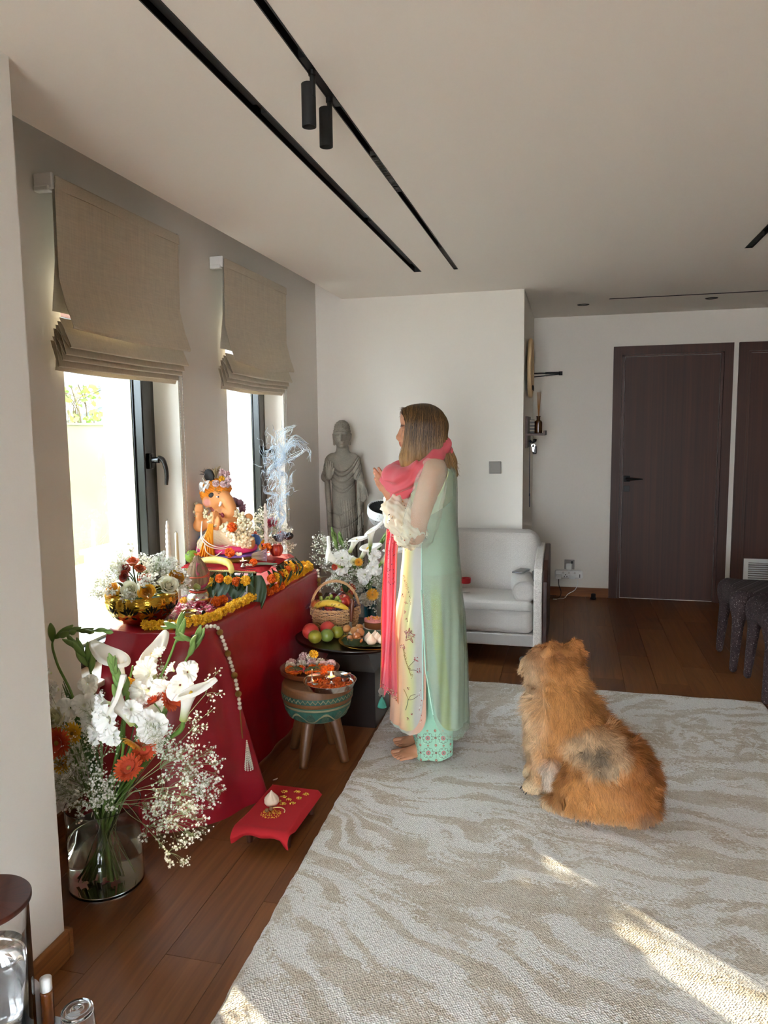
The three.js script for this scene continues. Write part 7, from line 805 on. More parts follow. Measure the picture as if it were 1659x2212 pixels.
  for (let i = 0; i < 90; i++) { const b = rnd() < 0.5, x = b ? rr(0.085, 0.125) : rr(-0.118, -0.09), y = b ? rr(1.29, 1.34) : rr(1.3, 1.36), z = rr(-0.06, 0.075), k = rnd(); strands.push(tint(sweep([[x - 0.015 * (b ? 1 : -0.5), y + 0.04, z], [x, y, z], [x + (b ? rr(0.0, 0.022) : rr(-0.008, 0.004)), y - rr(0.01, 0.03), z + rr(-0.01, 0.01)]], [0.0013, 0.001, 0.0004], 6, 3, 1, false), (q) => hairCol(q, k))); }
  for (let i = 0; i < 30; i++) { const k = rnd(); strands.push(tint(sweep([[-0.095, 1.575, rr(-0.03, 0.03)], [-0.112 + rr(-0.006, 0.006), 1.565 + rr(-0.01, 0.018), rr(-0.035, 0.035)], [-0.118 + rr(-0.01, 0.006), 1.55 + rr(-0.02, 0.03), rr(-0.04, 0.04)]], [0.0008, 0.0003], 6, 3, 1, false), (q) => hairCol(q, 0.6))); }
  part('hair_strands', merge(strands), vcol(0.4), w, null, 'stuff');
  // kurta
  const prof = [[1.335, 0.02, 0.075, 0.105], [1.29, 0.026, 0.092, 0.152], [1.2, 0.02, 0.1, 0.163], [1.08, 0.008, 0.111, 0.163], [0.95, 0.01, 0.115, 0.168], [0.8, 0.009, 0.125, 0.178], [0.6, 0.004, 0.146, 0.185], [0.4, 0.002, 0.154, 0.19], [0.15, 0.0, 0.158, 0.195]];
  const ring = (y) => { let i = 0; while (i < prof.length - 2 && prof[i + 1][0] > y) i++; const k = clamp((prof[i][0] - y) / (prof[i][0] - prof[i + 1][0])), s = k * k * (3 - 2 * k); return [1, 2, 3].map((j) => lerp(prof[i][j], prof[i + 1][j], s)); };
  const onK = (a, y, off = 0) => { const [c, rx, rz] = ring(y), f = 0.005 * Math.sin(a * 9 + y * 3) * sstep(1.1, 0.5, y) + 0.003 * Math.sin(a * 21 + y * 7) * sstep(1.0, 0.4, y); return [c + (rx + off + f) * Math.cos(a), y, (rz + off + f) * Math.sin(a)]; };
  const MINT = 0xbdcfb4, SAGE = 0xb9bfa6, LIME = 0xc6cc4e, YEL = 0xe6df8c;
  const clothV = new THREE.MeshPhysicalMaterial({ vertexColors: true, roughness: 0.8, side: THREE.DoubleSide, sheen: 0.3, transmission: 0.25, thickness: 0 });
  const sheer = (c, o) => new THREE.MeshPhysicalMaterial({ color: c, roughness: 0.55, side: THREE.DoubleSide, transparent: true, opacity: o, sheen: 0.4 });
  const bodice = sheet((u, v) => { const a = u * 2 * PI, side = Math.abs(Math.sin(a)), top = 1.335 - 0.14 * Math.pow(side, 7), y = lerp(top, 0.78, v); return onK(a, y, 0.004); }, 120, 50, 0.0012); tint(bodice, (p) => { const a = Math.atan2(p.z, p.x - 0.01); return a > -1 && a < 0.15 ? col(MINT, YEL, sstep(0.35, 0.05, Math.abs(a - 0.0)) * 0.4) : p.x < -0.05 ? col(MINT, YEL, sstep(-0.03, -0.09, p.x) * 0.7) : col(MINT, SAGE, sstep(0.9, 1.2, p.y) * 0.3); }); part('bodice', bodice, clothV, w);
  part('armhole_piping', [1, -1].map((s) => sweep(Array.from({ length: 18 }, (_, k) => { const t = (k / 17) * 2 - 1, a = s * (PI / 2 - t * 0.62); return onK(a, 1.335 - 0.14 * Math.pow(Math.abs(Math.sin(a)), 7) , 0.006); }), 0.0028, 36, 6)), mat(0xc9d8a8, 0.6), w);
  const panel = (a0, a1, y0, y1, off, colf, m, name, round = 0.1, slant = 0) => { const g = sheet((u, v) => { const y = lerp(y0, y1, v), b = Math.max(0, (y1 + round - y) / round), ins = round > 0 && y < y1 + round ? (1 - Math.sqrt(Math.max(0, 1 - b * b))) * 0.42 : 0, A0 = a0(y) + ins * Math.sign(a1(y) - a0(y)), A1 = a1(y) - ins * Math.sign(a1(y) - a0(y)), a = lerp(A0, A1, u); return onK(a, y, off + 0.012 * v); }, 90, 70, 0.0012); if (colf) tint(g, colf); return part(name, g, m, w); };
  const backA0 = (y) => Math.acos(clamp(((y > 0.46 ? lerp(-0.028, -0.015, (0.745 - y) / 0.28) : lerp(-0.015, 0.028, (0.46 - y) / 0.3)) - ring(y)[0]) / (ring(y)[1] + 0.006), -1, 1)), frontA0 = (y) => Math.acos(clamp((-0.036 - ring(y)[0]) / (ring(y)[1] + 0.006), -1, 1));
  panel(backA0, (y) => -backA0(y), 0.86, 0.165, 0.0045, (p) => { const a = Math.atan2(p.z / 0.19, p.x / 0.15), st = sstep(0.03, 0.014, Math.abs(p.x - lerp(0.02, 0.062, sstep(0.8, 0.2, p.y)))) * sstep(0.86, 0.72, p.y); return p.z > 0 ? col(SAGE, LIME, st) : col(SAGE, LIME, sstep(0.3, 0.1, Math.abs(a + 0.6)) * 0.7); }, clothV, 'back_panel', 0.12);
  panel((y) => lerp((y > 0.745 ? Math.acos(clamp((-0.028 - ring(y)[0]) / (ring(y)[1] + 0.006), -1, 1)) : backA0(y)) + 0.06, 0.75, sstep(1.08, 1.2, y)), (y) => -lerp(backA0(Math.min(y, 0.745)) + 0.06, 0.75, sstep(1.08, 1.2, y)), 1.325, 0.125, 0.01, null, sheer(0xb4ccb6, 0.3), 'sheer_back_panel', 0.14);
  const frontCol = (p) => { const t = clamp((p.x + 0.165) / 0.13), n = 0.03 * Math.sin(p.y * 30) + 0.02 * Math.sin(p.y * 11), q = t + n; const st = [[0, 0xf0bfa0], [0.2, 0xf0bd94], [0.36, 0xeccda0], [0.5, 0xdcd896], [0.62, 0xcfd2a0], [0.74, 0xc2c0b8], [1.1, 0xc4beb8]]; let i = 0; while (i < st.length - 2 && st[i + 1][0] < q) i++; return col(st[i][1], st[i + 1][1], (q - st[i][0]) / (st[i + 1][0] - st[i][0])); };
  panel(frontA0, (y) => 2 * PI - frontA0(y), 1.02, 0.165, 0.008, frontCol, clothV, 'front_panel', 0.16);
  panel((y) => frontA0(y) - 0.08, (y) => 2 * PI - frontA0(y) + 0.08, 0.8, 0.15, 0.003, (p) => col(0xe0b49c, 0xcfd6c8, sstep(-0.06, -0.13, p.x)), clothV, 'under_panel', 0.1);
  const pipeAlong = (f, y0, y1, off, r, m, nm) => part(nm, sweep(Array.from({ length: 26 }, (_, k) => { const y = lerp(y0, y1, k / 25); return onK(f(y), y, off + 0.012 * (k / 25)); }), r, 60, 6), m, w);
  pipeAlong(frontA0, 1.0, 0.32, 0.009, 0.0032, mat(0xb4d8cc, 0.5), 'panel_piping'); pipeAlong((y) => backA0(y) + 0.06, 0.8, 0.26, 0.016, 0.003, mat(0xb4d8c4, 0.5), 'panel_piping');
  // sleeves
  const tubeSheet = (path, rad, nu, nv, wob, th = 0.0008) => { const c = curve(path), fr = c.computeFrenetFrames(nv, false); return sheet((u, v) => { const i = Math.round(v * nv), p = c.getPoint(v), a = u * 2 * PI, r = rad(v, a) + wob(a, v); return [p.x + (fr.normals[i].x * Math.cos(a) + fr.binormals[i].x * Math.sin(a)) * r, p.y + (fr.normals[i].y * Math.cos(a) + fr.binormals[i].y * Math.sin(a)) * r, p.z + (fr.normals[i].z * Math.cos(a) + fr.binormals[i].z * Math.sin(a)) * r]; }, nu, nv, th); };
  for (const s of [1, -1]) {
    part('sheer_sleeve', tubeSheet([[0.02, 1.33, s * 0.13], [0.008, 1.27, s * 0.172], [-0.03, 1.14, s * 0.19], [-0.062, 1.04, s * 0.195], [-0.07, 1.0, s * 0.19]], (v, a) => lerp(0.055, 0.075, sstep(0, 0.6, v)) * (1 - 0.25 * sstep(0.8, 1, v)), 48, 40, (a, v) => 0.004 * Math.sin(a * 5 + v * 9) + 0.003 * Math.sin(a * 11 - v * 13), 0), sheer(0xe4ecd8, 0.26), w);
    const fore = tubeSheet([[-0.06, 1.01, s * 0.205], [-0.088, 1.05, s * 0.175], [-0.118, 1.1, s * 0.115], [-0.145, 1.145, s * 0.052], [-0.152, 1.168, s * 0.03]], (v) => 0.05 + 0.022 * Math.sin(PI * Math.min(1, v * 1.05)) - 0.034 * sstep(0.82, 1, v), 72, 60, (a, v) => 0.0065 * Math.sin(a * 4 + v * 16) + 0.005 * Math.sin(a * 9 - v * 22) + 0.003 * Math.sin(a * 17 + v * 31), 0); part('cuffed_sleeve', fore, new THREE.MeshPhysicalMaterial({ color: 0xf2eeda, roughness: 0.85, side: THREE.DoubleSide, transmission: 0.55, thickness: 0 }), w, 'crumpled cream sleeve end with embroidery');
  }
  reseed(421); const em = [], emc = (g, c) => em.push(tint(g, () => new THREE.Color(c)));
  const onS = (t, a) => { const c = curve([[-0.06, 1.01, 0.205], [-0.088, 1.05, 0.175], [-0.118, 1.1, 0.115], [-0.145, 1.145, 0.052]]), p = c.getPoint(t), T = c.getTangent(t), n = V(0, 1, 0).cross(T).normalize(), b = T.clone().cross(n), r = 0.05 + 0.022 * Math.sin(PI * t) + 0.009; return p.addScaledVector(n, Math.cos(a) * r).addScaledVector(b, Math.sin(a) * r); };
  for (let i = 0; i < 70; i++) { const p = onS(rnd(), rnd() * 6.28); emc(sph(rr(0.0016, 0.003), p.x, p.y, p.z, 1, 1, 1, 6, 5), [0xa8402c, 0xb88a3a, 0x3a2a20, 0xd9b8a0][Math.floor(rnd() * 4)]); }
  const onF = (x, y, off = 0.022) => onK(Math.acos(clamp((x - ring(y)[0]) / (ring(y)[1] + off), -1, 1)), y, off);
  const bead = (x, y, r, c) => { const p = onF(x, y); emc(sph(r, ...p, 1, 1, 0.6, 6, 5), c); }, line = (pts, r, c) => emc(sweep(pts.map(([x, y]) => onF(x, y)), r, pts.length * 4, 5), c);
  const RED = 0xa03038, GOLD = 0xa88a48, BRN = 0x5a4030, PINK = 0xc87878;
  for (let k = 0; k < 90; k++) { const a = rnd() * 6.28, r = 0.026 * Math.sqrt(rnd()) * (0.75 + 0.25 * Math.cos(5 * a)); bead(-0.093 + Math.cos(a) * r * 0.9, 0.598 + Math.sin(a) * r, 0.0017, [BRN, 0xb89080, PINK, 0xe0d8c8][k % 4]); } line([[-0.093, 0.63], [-0.087, 0.608], [-0.067, 0.605], [-0.083, 0.59], [-0.077, 0.568], [-0.093, 0.58], [-0.109, 0.568], [-0.104, 0.59], [-0.119, 0.606], [-0.099, 0.608], [-0.093, 0.63]], 0.0012, RED);
  for (let k = 0; k < 60; k++) { const t = k / 60; bead(-0.115 + 0.03 * t + rr(-0.004, 0.004), 0.85 - 0.12 * t + rr(-0.006, 0.006), 0.0016, [GOLD, BRN, 0xd8c8a0][k % 3]); }
  line([[-0.125, 0.53], [-0.112, 0.49], [-0.1, 0.455], [-0.085, 0.42]], 0.0014, GOLD); line([[-0.1, 0.455], [-0.08, 0.48], [-0.067, 0.495]], 0.001, BRN); line([[-0.095, 0.44], [-0.075, 0.45], [-0.06, 0.445]], 0.001, BRN); for (let k = 0; k < 50; k++) { const t = rnd(); bead(-0.125 + 0.045 * t + rr(-0.006, 0.006), 0.53 - 0.115 * t + rr(-0.005, 0.005), 0.0016, [GOLD, BRN, GOLD][k % 3]); }
  for (const [x, y] of [[-0.062, 0.497], [-0.058, 0.447], [-0.126, 0.535]]) for (let k = 0; k < 16; k++) bead(x + rr(-0.011, 0.011), y + rr(-0.01, 0.01), 0.0022, [RED, RED, PINK, 0xd8c8c0][k % 4]);
  for (const [x, y] of [[-0.108, 0.73], [-0.112, 0.69], [-0.1, 0.36], [-0.1, 0.225], [-0.085, 0.25], [-0.12, 0.76], [-0.108, 0.66]]) for (let k = 0; k < 7; k++) bead(x + rr(-0.005, 0.005), y + rr(-0.006, 0.006), 0.0018, [RED, PINK, BRN][k % 3]);
  line([[-0.1, 0.31], [-0.108, 0.33], [-0.118, 0.352]], 0.0012, GOLD); line([[-0.1, 0.31], [-0.085, 0.335], [-0.07, 0.34]], 0.001, BRN); line([[-0.1, 0.31], [-0.08, 0.318], [-0.06, 0.335]], 0.001, BRN); line([[-0.1, 0.31], [-0.105, 0.285], [-0.112, 0.26]], 0.0014, 0x3a4a30); for (let k = 0; k < 14; k++) bead(-0.05 - 0.006 * Math.sin(k), 0.36 - k * 0.011, 0.0019, [RED, 0xe8e0d8][k % 2]);
  // scarf
  const loop = [[0.055, 1.4, -0.02], [0.062, 1.405, 0.03], [0.03, 1.365, 0.095], [-0.04, 1.31, 0.115], [-0.11, 1.27, 0.1], [-0.14, 1.268, 0.055], [-0.155, 1.268, -0.01], [-0.12, 1.28, -0.09], [-0.04, 1.33, -0.12], [0.03, 1.375, -0.1]], prims = []; for (let i = 0; i < loop.length; i++) { const a = loop[i], b = loop[(i + 1) % loop.length], r = (p) => 0.03 + 0.018 * sstep(0.03, -0.12, p[0]); prims.push(bone(a, b, r(a), r(b))); }
  prims.push(ellR([-0.118, 1.232, 0.06], [0.032, 0.072, 0.045], 0, 0, -0.45), ell([-0.1, 1.2, 0.03], [0.03, 0.05, 0.06]), ell([-0.165, 1.285, 0.02], [0.026, 0.028, 0.06]), bone([0.05, 1.43, 0.0], [0.065, 1.39, 0.02], 0.03, 0.03)); const scF0 = blend(prims, 0.03), scF = (x, y, z) => scF0(x, y, z) + 0.014 * (n3(x * 14 + y * 20, y * 34 - x * 24, z * 9, 5) - 0.5) + 0.0075 * Math.sin((y * 0.85 - x * 0.45) * 120 + z * 30 + 9 * n3(x * 9, y * 9, z * 9, 9)) * (0.35 + n3(x * 12, y * 12, z * 12, 3));
  const PK = new THREE.MeshPhysicalMaterial({ color: 0xe25f68, roughness: 0.7, side: THREE.DoubleSide, sheen: 0.5, sheenColor: new THREE.Color(0.9, 0.5, 0.5), transmission: 0.25, thickness: 0 });
  part('scarf', nets(scF, [-0.24, 1.12, -0.18], [0.12, 1.49, 0.18], 0.0052), PK, w, 'coral pink scarf round the neck');
  const dupCol = (u) => (u < 0.06 ? G(0xd97a3a) : u > 0.94 ? G(0xe8905a) : col(0xf06a84, 0xee7078, u)); const dg = sheet((u, v) => { const xl = lerp(-0.18, -0.228, Math.pow(v, 0.7)), xr = lerp(-0.115, -0.146, sstep(0, 0.25, v)), zig = v > 0.9 ? 0.03 * Math.abs(((u * 3) % 1) - 0.5) * (v - 0.9) * 10 : 0, y = lerp(1.14, 0.315, v) - zig * 2 + 0.02 * (1 - u) * v * 0; return [lerp(xl, xr, u) + 0.004 * Math.sin(v * 9 + u * 6), y - 0.02 * sstep(0.5, 1, u) * v, lerp(0.02, 0.1, u) + 0.014 * Math.sin(u * 13 + v * 2.5) + 0.006 * Math.sin(u * 27 + v * 6)]; }, 60, 90, 0.001); { const n = (61) * (91); tint(dg, (p, q, i) => dupCol(Math.floor((i % n) / 91) / 60)); } part('scarf_end', dg, new THREE.MeshPhysicalMaterial({ vertexColors: true, roughness: 0.85, side: THREE.DoubleSide, transmission: 0.5, thickness: 0 }), w, 'pink scarf end hanging down in front');
  for (let i = 0; i < 46; i++) { const t = rnd(), y = lerp(1.06, 0.8, t); emc(sph(0.0018, lerp(-0.19, -0.15, rnd()), y, lerp(0.06, 0.09, rnd()) + 0.014, 1, 1, 0.6, 6, 5), 0x4a2024); } for (let k = 0; k < 70; k++) { const u = rnd(); emc(sph(0.0022, lerp(-0.224, -0.148, u), 0.33 + rr(-0.03, 0.012) - 0.02 * u, lerp(0.03, 0.105, u) + 0.012, 1, 1, 0.6, 6, 5), [0xb84a50, 0xd8c0a0, 0xa88050][k % 3]); }
  part('embroidery', merge(em), vcol(0.35, { metalness: 0.2 }), w, 'beaded embroidery');
  const ts = []; for (let k = 0; k < 26; k++) { const a = (k / 26) * 6.28; ts.push(sweep([[-0.216, 0.275, 0.045], [-0.216 + Math.cos(a) * 0.012, 0.255, 0.045 + Math.sin(a) * 0.012], [-0.216 + Math.cos(a) * 0.02, 0.228, 0.045 + Math.sin(a) * 0.02]], 0.0022, 5, 4)); } part('tassel', merge(ts), mat(0x3f8a78, 0.7), w, 'teal tassel'); part('tassel_bead', [sph(0.016, -0.217, 0.302, 0.045, 1, 1, 0.8), sph(0.007, -0.208, 0.283, 0.05), sph(0.006, -0.226, 0.284, 0.045)], mat(0xb8b0a4, 0.3, { metalness: 0.6, bumpMap: boucleB, bumpScale: 0.003 }), w);
  // trousers with embroidered hems: motifs as dye and thread in a texture
  const C = document.createElement('canvas'); C.width = 1024; C.height = 512; const q = C.getContext('2d'); q.fillStyle = '#9ccbb0'; q.fillRect(0, 0, 1024, 512); q.lineWidth = 3; const fl = (x, y, r) => { q.strokeStyle = '#5a4438'; for (let k = 0; k < 8; k++) { const a = (k / 8) * 6.283; q.beginPath(); q.arc(x + Math.cos(a) * r * 0.66, y + Math.sin(a) * r * 0.66, r * 0.36, a - 1.7, a + 1.7); q.stroke(); } q.fillStyle = '#b8807a'; for (let k = 0; k < 8; k++) { const a = (k / 8) * 6.283; q.beginPath(); q.arc(x + Math.cos(a) * r * 0.3, y + Math.sin(a) * r * 0.3, r * 0.17, 0, 7); q.fill(); } q.fillStyle = '#4a6a64'; q.beginPath(); q.arc(x, y, r * 0.12, 0, 7); q.fill(); }, star = (x, y, r, c) => { q.fillStyle = c; q.beginPath(); for (let k = 0; k < 16; k++) { const a = (k / 16) * 6.283, s = k % 2 ? r * 0.45 : r; q.lineTo(x + Math.cos(a) * s, y + Math.sin(a) * s); } q.fill(); q.fillStyle = '#e8e0d0'; q.beginPath(); q.arc(x, y, r * 0.22, 0, 7); q.fill(); };
  for (let i = 0; i < 8; i++) for (let j = 0; j < 2; j++) { const x = 64 + i * 128, y = 320 + j * 118; fl(x, y, 42); star(x + 64, y, 13, '#8a3a30'); star(x, y + 60, 11, '#9a4a30'); star(x + 64, y + 58, 15, '#a04a34'); if (!j) { star(x + 64, y - 56, 15, '#a04a34'); star(x, y - 58, 10, '#b8683a'); } q.strokeStyle = '#6a5444'; q.lineWidth = 2; for (const [a, b] of [[64, 14], [64, -14]]) { q.beginPath(); q.moveTo(x + 42, y + b); q.lineTo(x + a, y); q.lineTo(x + 128 - 42, y - b); q.stroke(); q.beginPath(); q.moveTo(x + a, y + b * 0.5); q.lineTo(x + 64, y + b * 3); q.stroke(); } for (let k = 0; k < 4; k++) { q.fillStyle = '#efe6d6'; q.beginPath(); q.arc(x + 30 + ((k * 53) % 70), y + 40 - ((k * 37) % 80), 3, 0, 7); q.fill(); } }
  const ht = new THREE.CanvasTexture(C); ht.colorSpace = THREE.SRGBColorSpace; ht.wrapS = THREE.RepeatWrapping; const trM = new THREE.MeshPhysicalMaterial({ color: 0xffffff, map: ht, roughness: 0.8, side: THREE.DoubleSide, sheen: 0.3 });
  for (const [z, s, dx] of [[0.078, 1, 0], [-0.055, 0.96, -0.012]]) part('trouser_leg', sheet((u, v) => { const a = u * 2 * PI, y = lerp(0.62, s === 1 ? 0.006 : 0.03, v), k = lerp(0.8, 1, v), sq = 1 / Math.pow(Math.pow(Math.abs(Math.cos(a)), 3.2) + Math.pow(Math.abs(Math.sin(a)), 3.2), 1 / 3.2), low = v > 0.97 ? 0.002 * Math.sin(a * 7) : 0; return [0.018 + dx + 0.083 * k * sq * Math.cos(a) * s - 0.012 * v * 0 + 0.006 * Math.sin(y * 9 + a), y + 0.022 * sstep(0.2, 1, Math.cos(a)) * v + low, z + 0.05 * k * sq * Math.sin(a) * s + 0.003 * Math.sin(a * 6 + y * 8)]; }, 96, 60, 0.0014, 1, 1), trM, w, 'mint trouser leg with embroidered hem');
  { const l = w.children.filter((c) => c.name.startsWith('trouser_leg')); for (const c of l) { const uv = c.geometry.attributes.uv, p = c.geometry.attributes.position; for (let i = 0; i < uv.count; i++) uv.setY(i, clamp(p.getY(i) / 0.3)); } }
  // jewellery
  part('bangle', place(new THREE.TorusGeometry(0.03, 0.0022, 6, 32), -0.157, 1.172, 0.006, 0.9, 0.0, 0.6), mat(0x2a1a14, 0.4), w, 'thin dark bangle'); part('bracelet', (() => { const l = []; for (let k = 0; k < 22; k++) { const a = (k / 22) * 6.28; l.push(sph(0.0042, Math.cos(a) * 0.036, Math.sin(a) * 0.036, 0, 1, 1, 1, 8, 6)); } return place(merge(l), -0.147, 1.14, 0.05, 1.1, 0.2, 0.6); })(), mat(0xcfae5a, 0.3, { metalness: 0.9 }), w, 'gold bead bracelet'); part('elbow_button', [sph(0.008, -0.082, 1.03, 0.258), sph(0.006, -0.076, 1.02, 0.26), sph(0.006, -0.088, 1.02, 0.258)], mat(0xb89880, 0.3, { metalness: 0.5 }), w, 'beaded sleeve button');
}

// ───────────────────────── the dog ─────────────────────────
{
  const d = thing('dog', 'fluffy golden chow type dog sitting on the rug with its back turned', 'dog', [0.14, 0.011, -2.87], 0.2468);
  const F = blend([ellR([0.04, 0.14, 0.03], [0.165, 0.145, 0.14], 0.5), bone([0.03, 0.19, 0.03], [-0.1, 0.31, -0.085], 0.135, 0.11), ellR([-0.138, 0.37, -0.11], [0.135, 0.125, 0.115], 0.4), ell([-0.2, 0.25, -0.13], [0.06, 0.11, 0.075]), bone([-0.13, 0.37, -0.11], [-0.14, 0.5, -0.135], 0.115, 0.09),
    ellR([-0.148, 0.535, -0.14], [0.1, 0.075, 0.09], 0.7), ell([-0.205, 0.555, -0.17], [0.05, 0.045, 0.05]), bone([-0.2, 0.52, -0.19], [-0.245, 0.51, -0.235], 0.042, 0.034), ell([-0.215, 0.49, -0.14], [0.05, 0.05, 0.05]),
    ellR([-0.177, 0.612, -0.1], [0.026, 0.034, 0.013], 0.7), ellR([-0.07, 0.612, -0.145], [0.027, 0.032, 0.013], 0.5),
    bone([-0.2, 0.22, -0.11], [-0.222, 0.04, -0.14], 0.05, 0.03), ellR([-0.238, 0.022, -0.15], [0.042, 0.022, 0.03], 0.4), bone([-0.2, 0.2, -0.2], [-0.205, 0.04, -0.26], 0.045, 0.03), ellR([-0.215, 0.022, -0.275], [0.04, 0.022, 0.03], 0.6),
    ellR([-0.07, 0.12, 0.055], [0.115, 0.1, 0.085], 0.2), bone([-0.16, 0.04, 0.02], [-0.2, 0.025, -0.02], 0.035, 0.025), ell([0.13, 0.1, -0.02], [0.085, 0.095, 0.1]), ellR([0.11, 0.06, 0.1], [0.075, 0.055, 0.06], 0.4), ell([-0.192, 0.14, -0.03], [0.028, 0.05, 0.028])], 0.05);
  const G2 = (x, y, z) => Math.max(F(x, y, z), 0.002 - y), skin = nets(G2, [-0.38, -0.004, -0.33], [0.27, 0.67, 0.24], 0.009);
  const shade = (p) => { const n = vnoise(p.x * 40 + p.z * 31, p.y * 40) - 0.5, rust = G(0xa8622a), gold = G(0xc88a4c), cream = G(0xdcc09a), grey = G(0x5f574e), c = gold.clone();
    const back = sstep(-0.05, 0.12, p.x + p.z * 0.3 + (p.y - 0.25) * 0.35); c.lerp(rust, clamp(back * 0.75 + n * 0.5)); c.lerp(cream, clamp(sstep(-0.19, -0.27, p.x) * 0.75 + sstep(0.09, 0.02, p.y) * 0.5 + n * 0.2)); if (p.y > 0.46) c.lerp(rust, 0.35 * sstep(0.5, 0.58, p.y)); 
    const q = Math.hypot((p.x + 0.055) / 0.085, (p.y - 0.285) / 0.06), z2 = p.z > -0.05 ? 1 : 0; c.lerp(cream, z2 * 0.7 * sstep(1.5, 0.8, q)); c.lerp(grey, z2 * 0.75 * sstep(1, 0.35, Math.hypot((p.x + 0.045) / 0.075, (p.y - 0.262) / 0.04) + n)); const m = Math.hypot((p.x + 0.12) / 0.06, (p.y - 0.325) / 0.025); c.lerp(grey, z2 * 0.3 * sstep(1, 0.4, m + n)); c.lerp(grey, 0.55 * sstep(0.05, 0.015, Math.hypot(p.x - 0.1, p.y - 0.06, p.z - 0.15))); c.lerp(G(0xd9c8b4), 0.9 * sstep(0.075, 0.03, Math.hypot(p.x + 0.196, p.y - 0.14, p.z + 0.03)));
    if (p.y < 0.045 && p.x < -0.19) c.lerp(cream, 0.8); const ear = Math.min(Math.hypot(p.x + 0.165, p.y - 0.59, p.z + 0.085), 9); c.lerp(G(0x6a3a1c), 0.6 * sstep(0.045, 0.015, ear)); return c; };
  tint(skin, (p) => shade(p).multiplyScalar(0.85)); part('body', skin, vcol(0.95), d);
  // coat: blades grown from the skin
  reseed(511); const P = skin.attributes.position, N = skin.attributes.normal, I = skin.index.array, its = [], a = V(), b = V(), c = V(), tri = I.length / 3, cum = new Float32Array(tri); let tot = 0; for (let t = 0; t < tri; t++) { a.fromBufferAttribute(P, I[3 * t]); b.fromBufferAttribute(P, I[3 * t + 1]).sub(a); c.fromBufferAttribute(P, I[3 * t + 2]).sub(a); tot += b.cross(c).length(); cum[t] = tot; }
  const X = V(1, 0, 0), M = new THREE.Matrix4();
  for (let i = 0; i < 130000; i++) {
    const s = rnd() * tot; let lo = 0, hi = tri - 1; while (lo < hi) { const m = (lo + hi) >> 1; cum[m] < s ? (lo = m + 1) : (hi = m); } let u = rnd(), v = rnd(); if (u + v > 1) { u = 1 - u; v = 1 - v; }
    const i0 = I[3 * lo], i1 = I[3 * lo + 1], i2 = I[3 * lo + 2], p = V().fromBufferAttribute(P, i0).multiplyScalar(1 - u - v).addScaledVector(a.fromBufferAttribute(P, i1), u).addScaledVector(b.fromBufferAttribute(P, i2), v), n = V().fromBufferAttribute(N, i0).multiplyScalar(1 - u - v).addScaledVector(a.fromBufferAttribute(N, i1), u).addScaledVector(b.fromBufferAttribute(N, i2), v).normalize(); if (p.y < 0.004) continue;
    const headK = sstep(0.42, 0.5, p.y), legK = p.y < 0.16 && p.x < -0.195 && p.z < -0.07 ? 1 : 0, flow = headK > 0.5 ? V(0.35 + (p.x + 0.13) * 5, -0.45, 0.35 + (p.z + 0.13) * 3) : V(0.15 + (p.x + 0.02) * 1.2, -1, 0.25 + p.z * 1.2), clump = V(vnoise(p.x * 60, p.y * 60) - 0.5, vnoise(p.y * 60 + 9, p.z * 60) - 0.5, vnoise(p.z * 60 + 5, p.x * 60) - 0.5);
    flow.normalize().addScaledVector(n, -flow.dot(n) * 0.85).addScaledVector(n, headK ? 0.75 : 0.85).addScaledVector(clump, 1.5).add(V(rr(-0.25, 0.25), rr(-0.25, 0.25), rr(-0.25, 0.25))).normalize();
    const ear = p.y > 0.595 ? 0.5 : 1, L = (legK ? 0.016 : p.y > 0.5 && p.z < -0.19 ? 0.014 : lerp(0.044, 0.066, sstep(0.3, 0.42, p.y) * (1 - headK)) * lerp(1, 0.7, headK)) * ear * rr(0.45, 1.3) * (p.y < 0.05 ? 0.7 : 1);
    const side = V().crossVectors(flow, n).normalize(), fwd = V().crossVectors(side, flow); M.makeBasis(side, flow, fwd); const k = rr(0.62, 1.22), sc = shade(p).multiplyScalar(k);
    its.push({ p: p.addScaledVector(n, -0.002), q: new THREE.Quaternion().setFromRotationMatrix(M), s: V(rr(0.7, 1.3), L, L), c: sc });
  }
  const blade = sheet((u, v) => { const q = v * 2 - 1, w = 0.0011 * (1 - u * u * 0.92); return [q * w, u - 0.12 * u * u, -0.28 * u * u]; }, 3, 1); scatter('fur', blade, new THREE.MeshStandardMaterial({ roughness: 0.75, side: THREE.DoubleSide }), its, d);
  part('nose', sph(0.016, -0.262, 0.525, -0.262, 1, 0.8, 1), mat(0x151010, 0.4), d); part('eye', [sph(0.009, -0.225, 0.555, -0.215), sph(0.009, -0.19, 0.556, -0.228)], mat(0x120c0a, 0.1), d); const cl = []; for (let k = 0; k < 4; k++) cl.push(sweep([[-0.268 + k * 0.004, 0.014, -0.17 + k * 0.016], [-0.282 + k * 0.004, 0.01, -0.168 + k * 0.016], [-0.288 + k * 0.004, 0.002, -0.167 + k * 0.016]], [0.004, 0.003, 0.001], 6, 6)); part('claws', cl, mat(0x1c1614, 0.4), d);
}

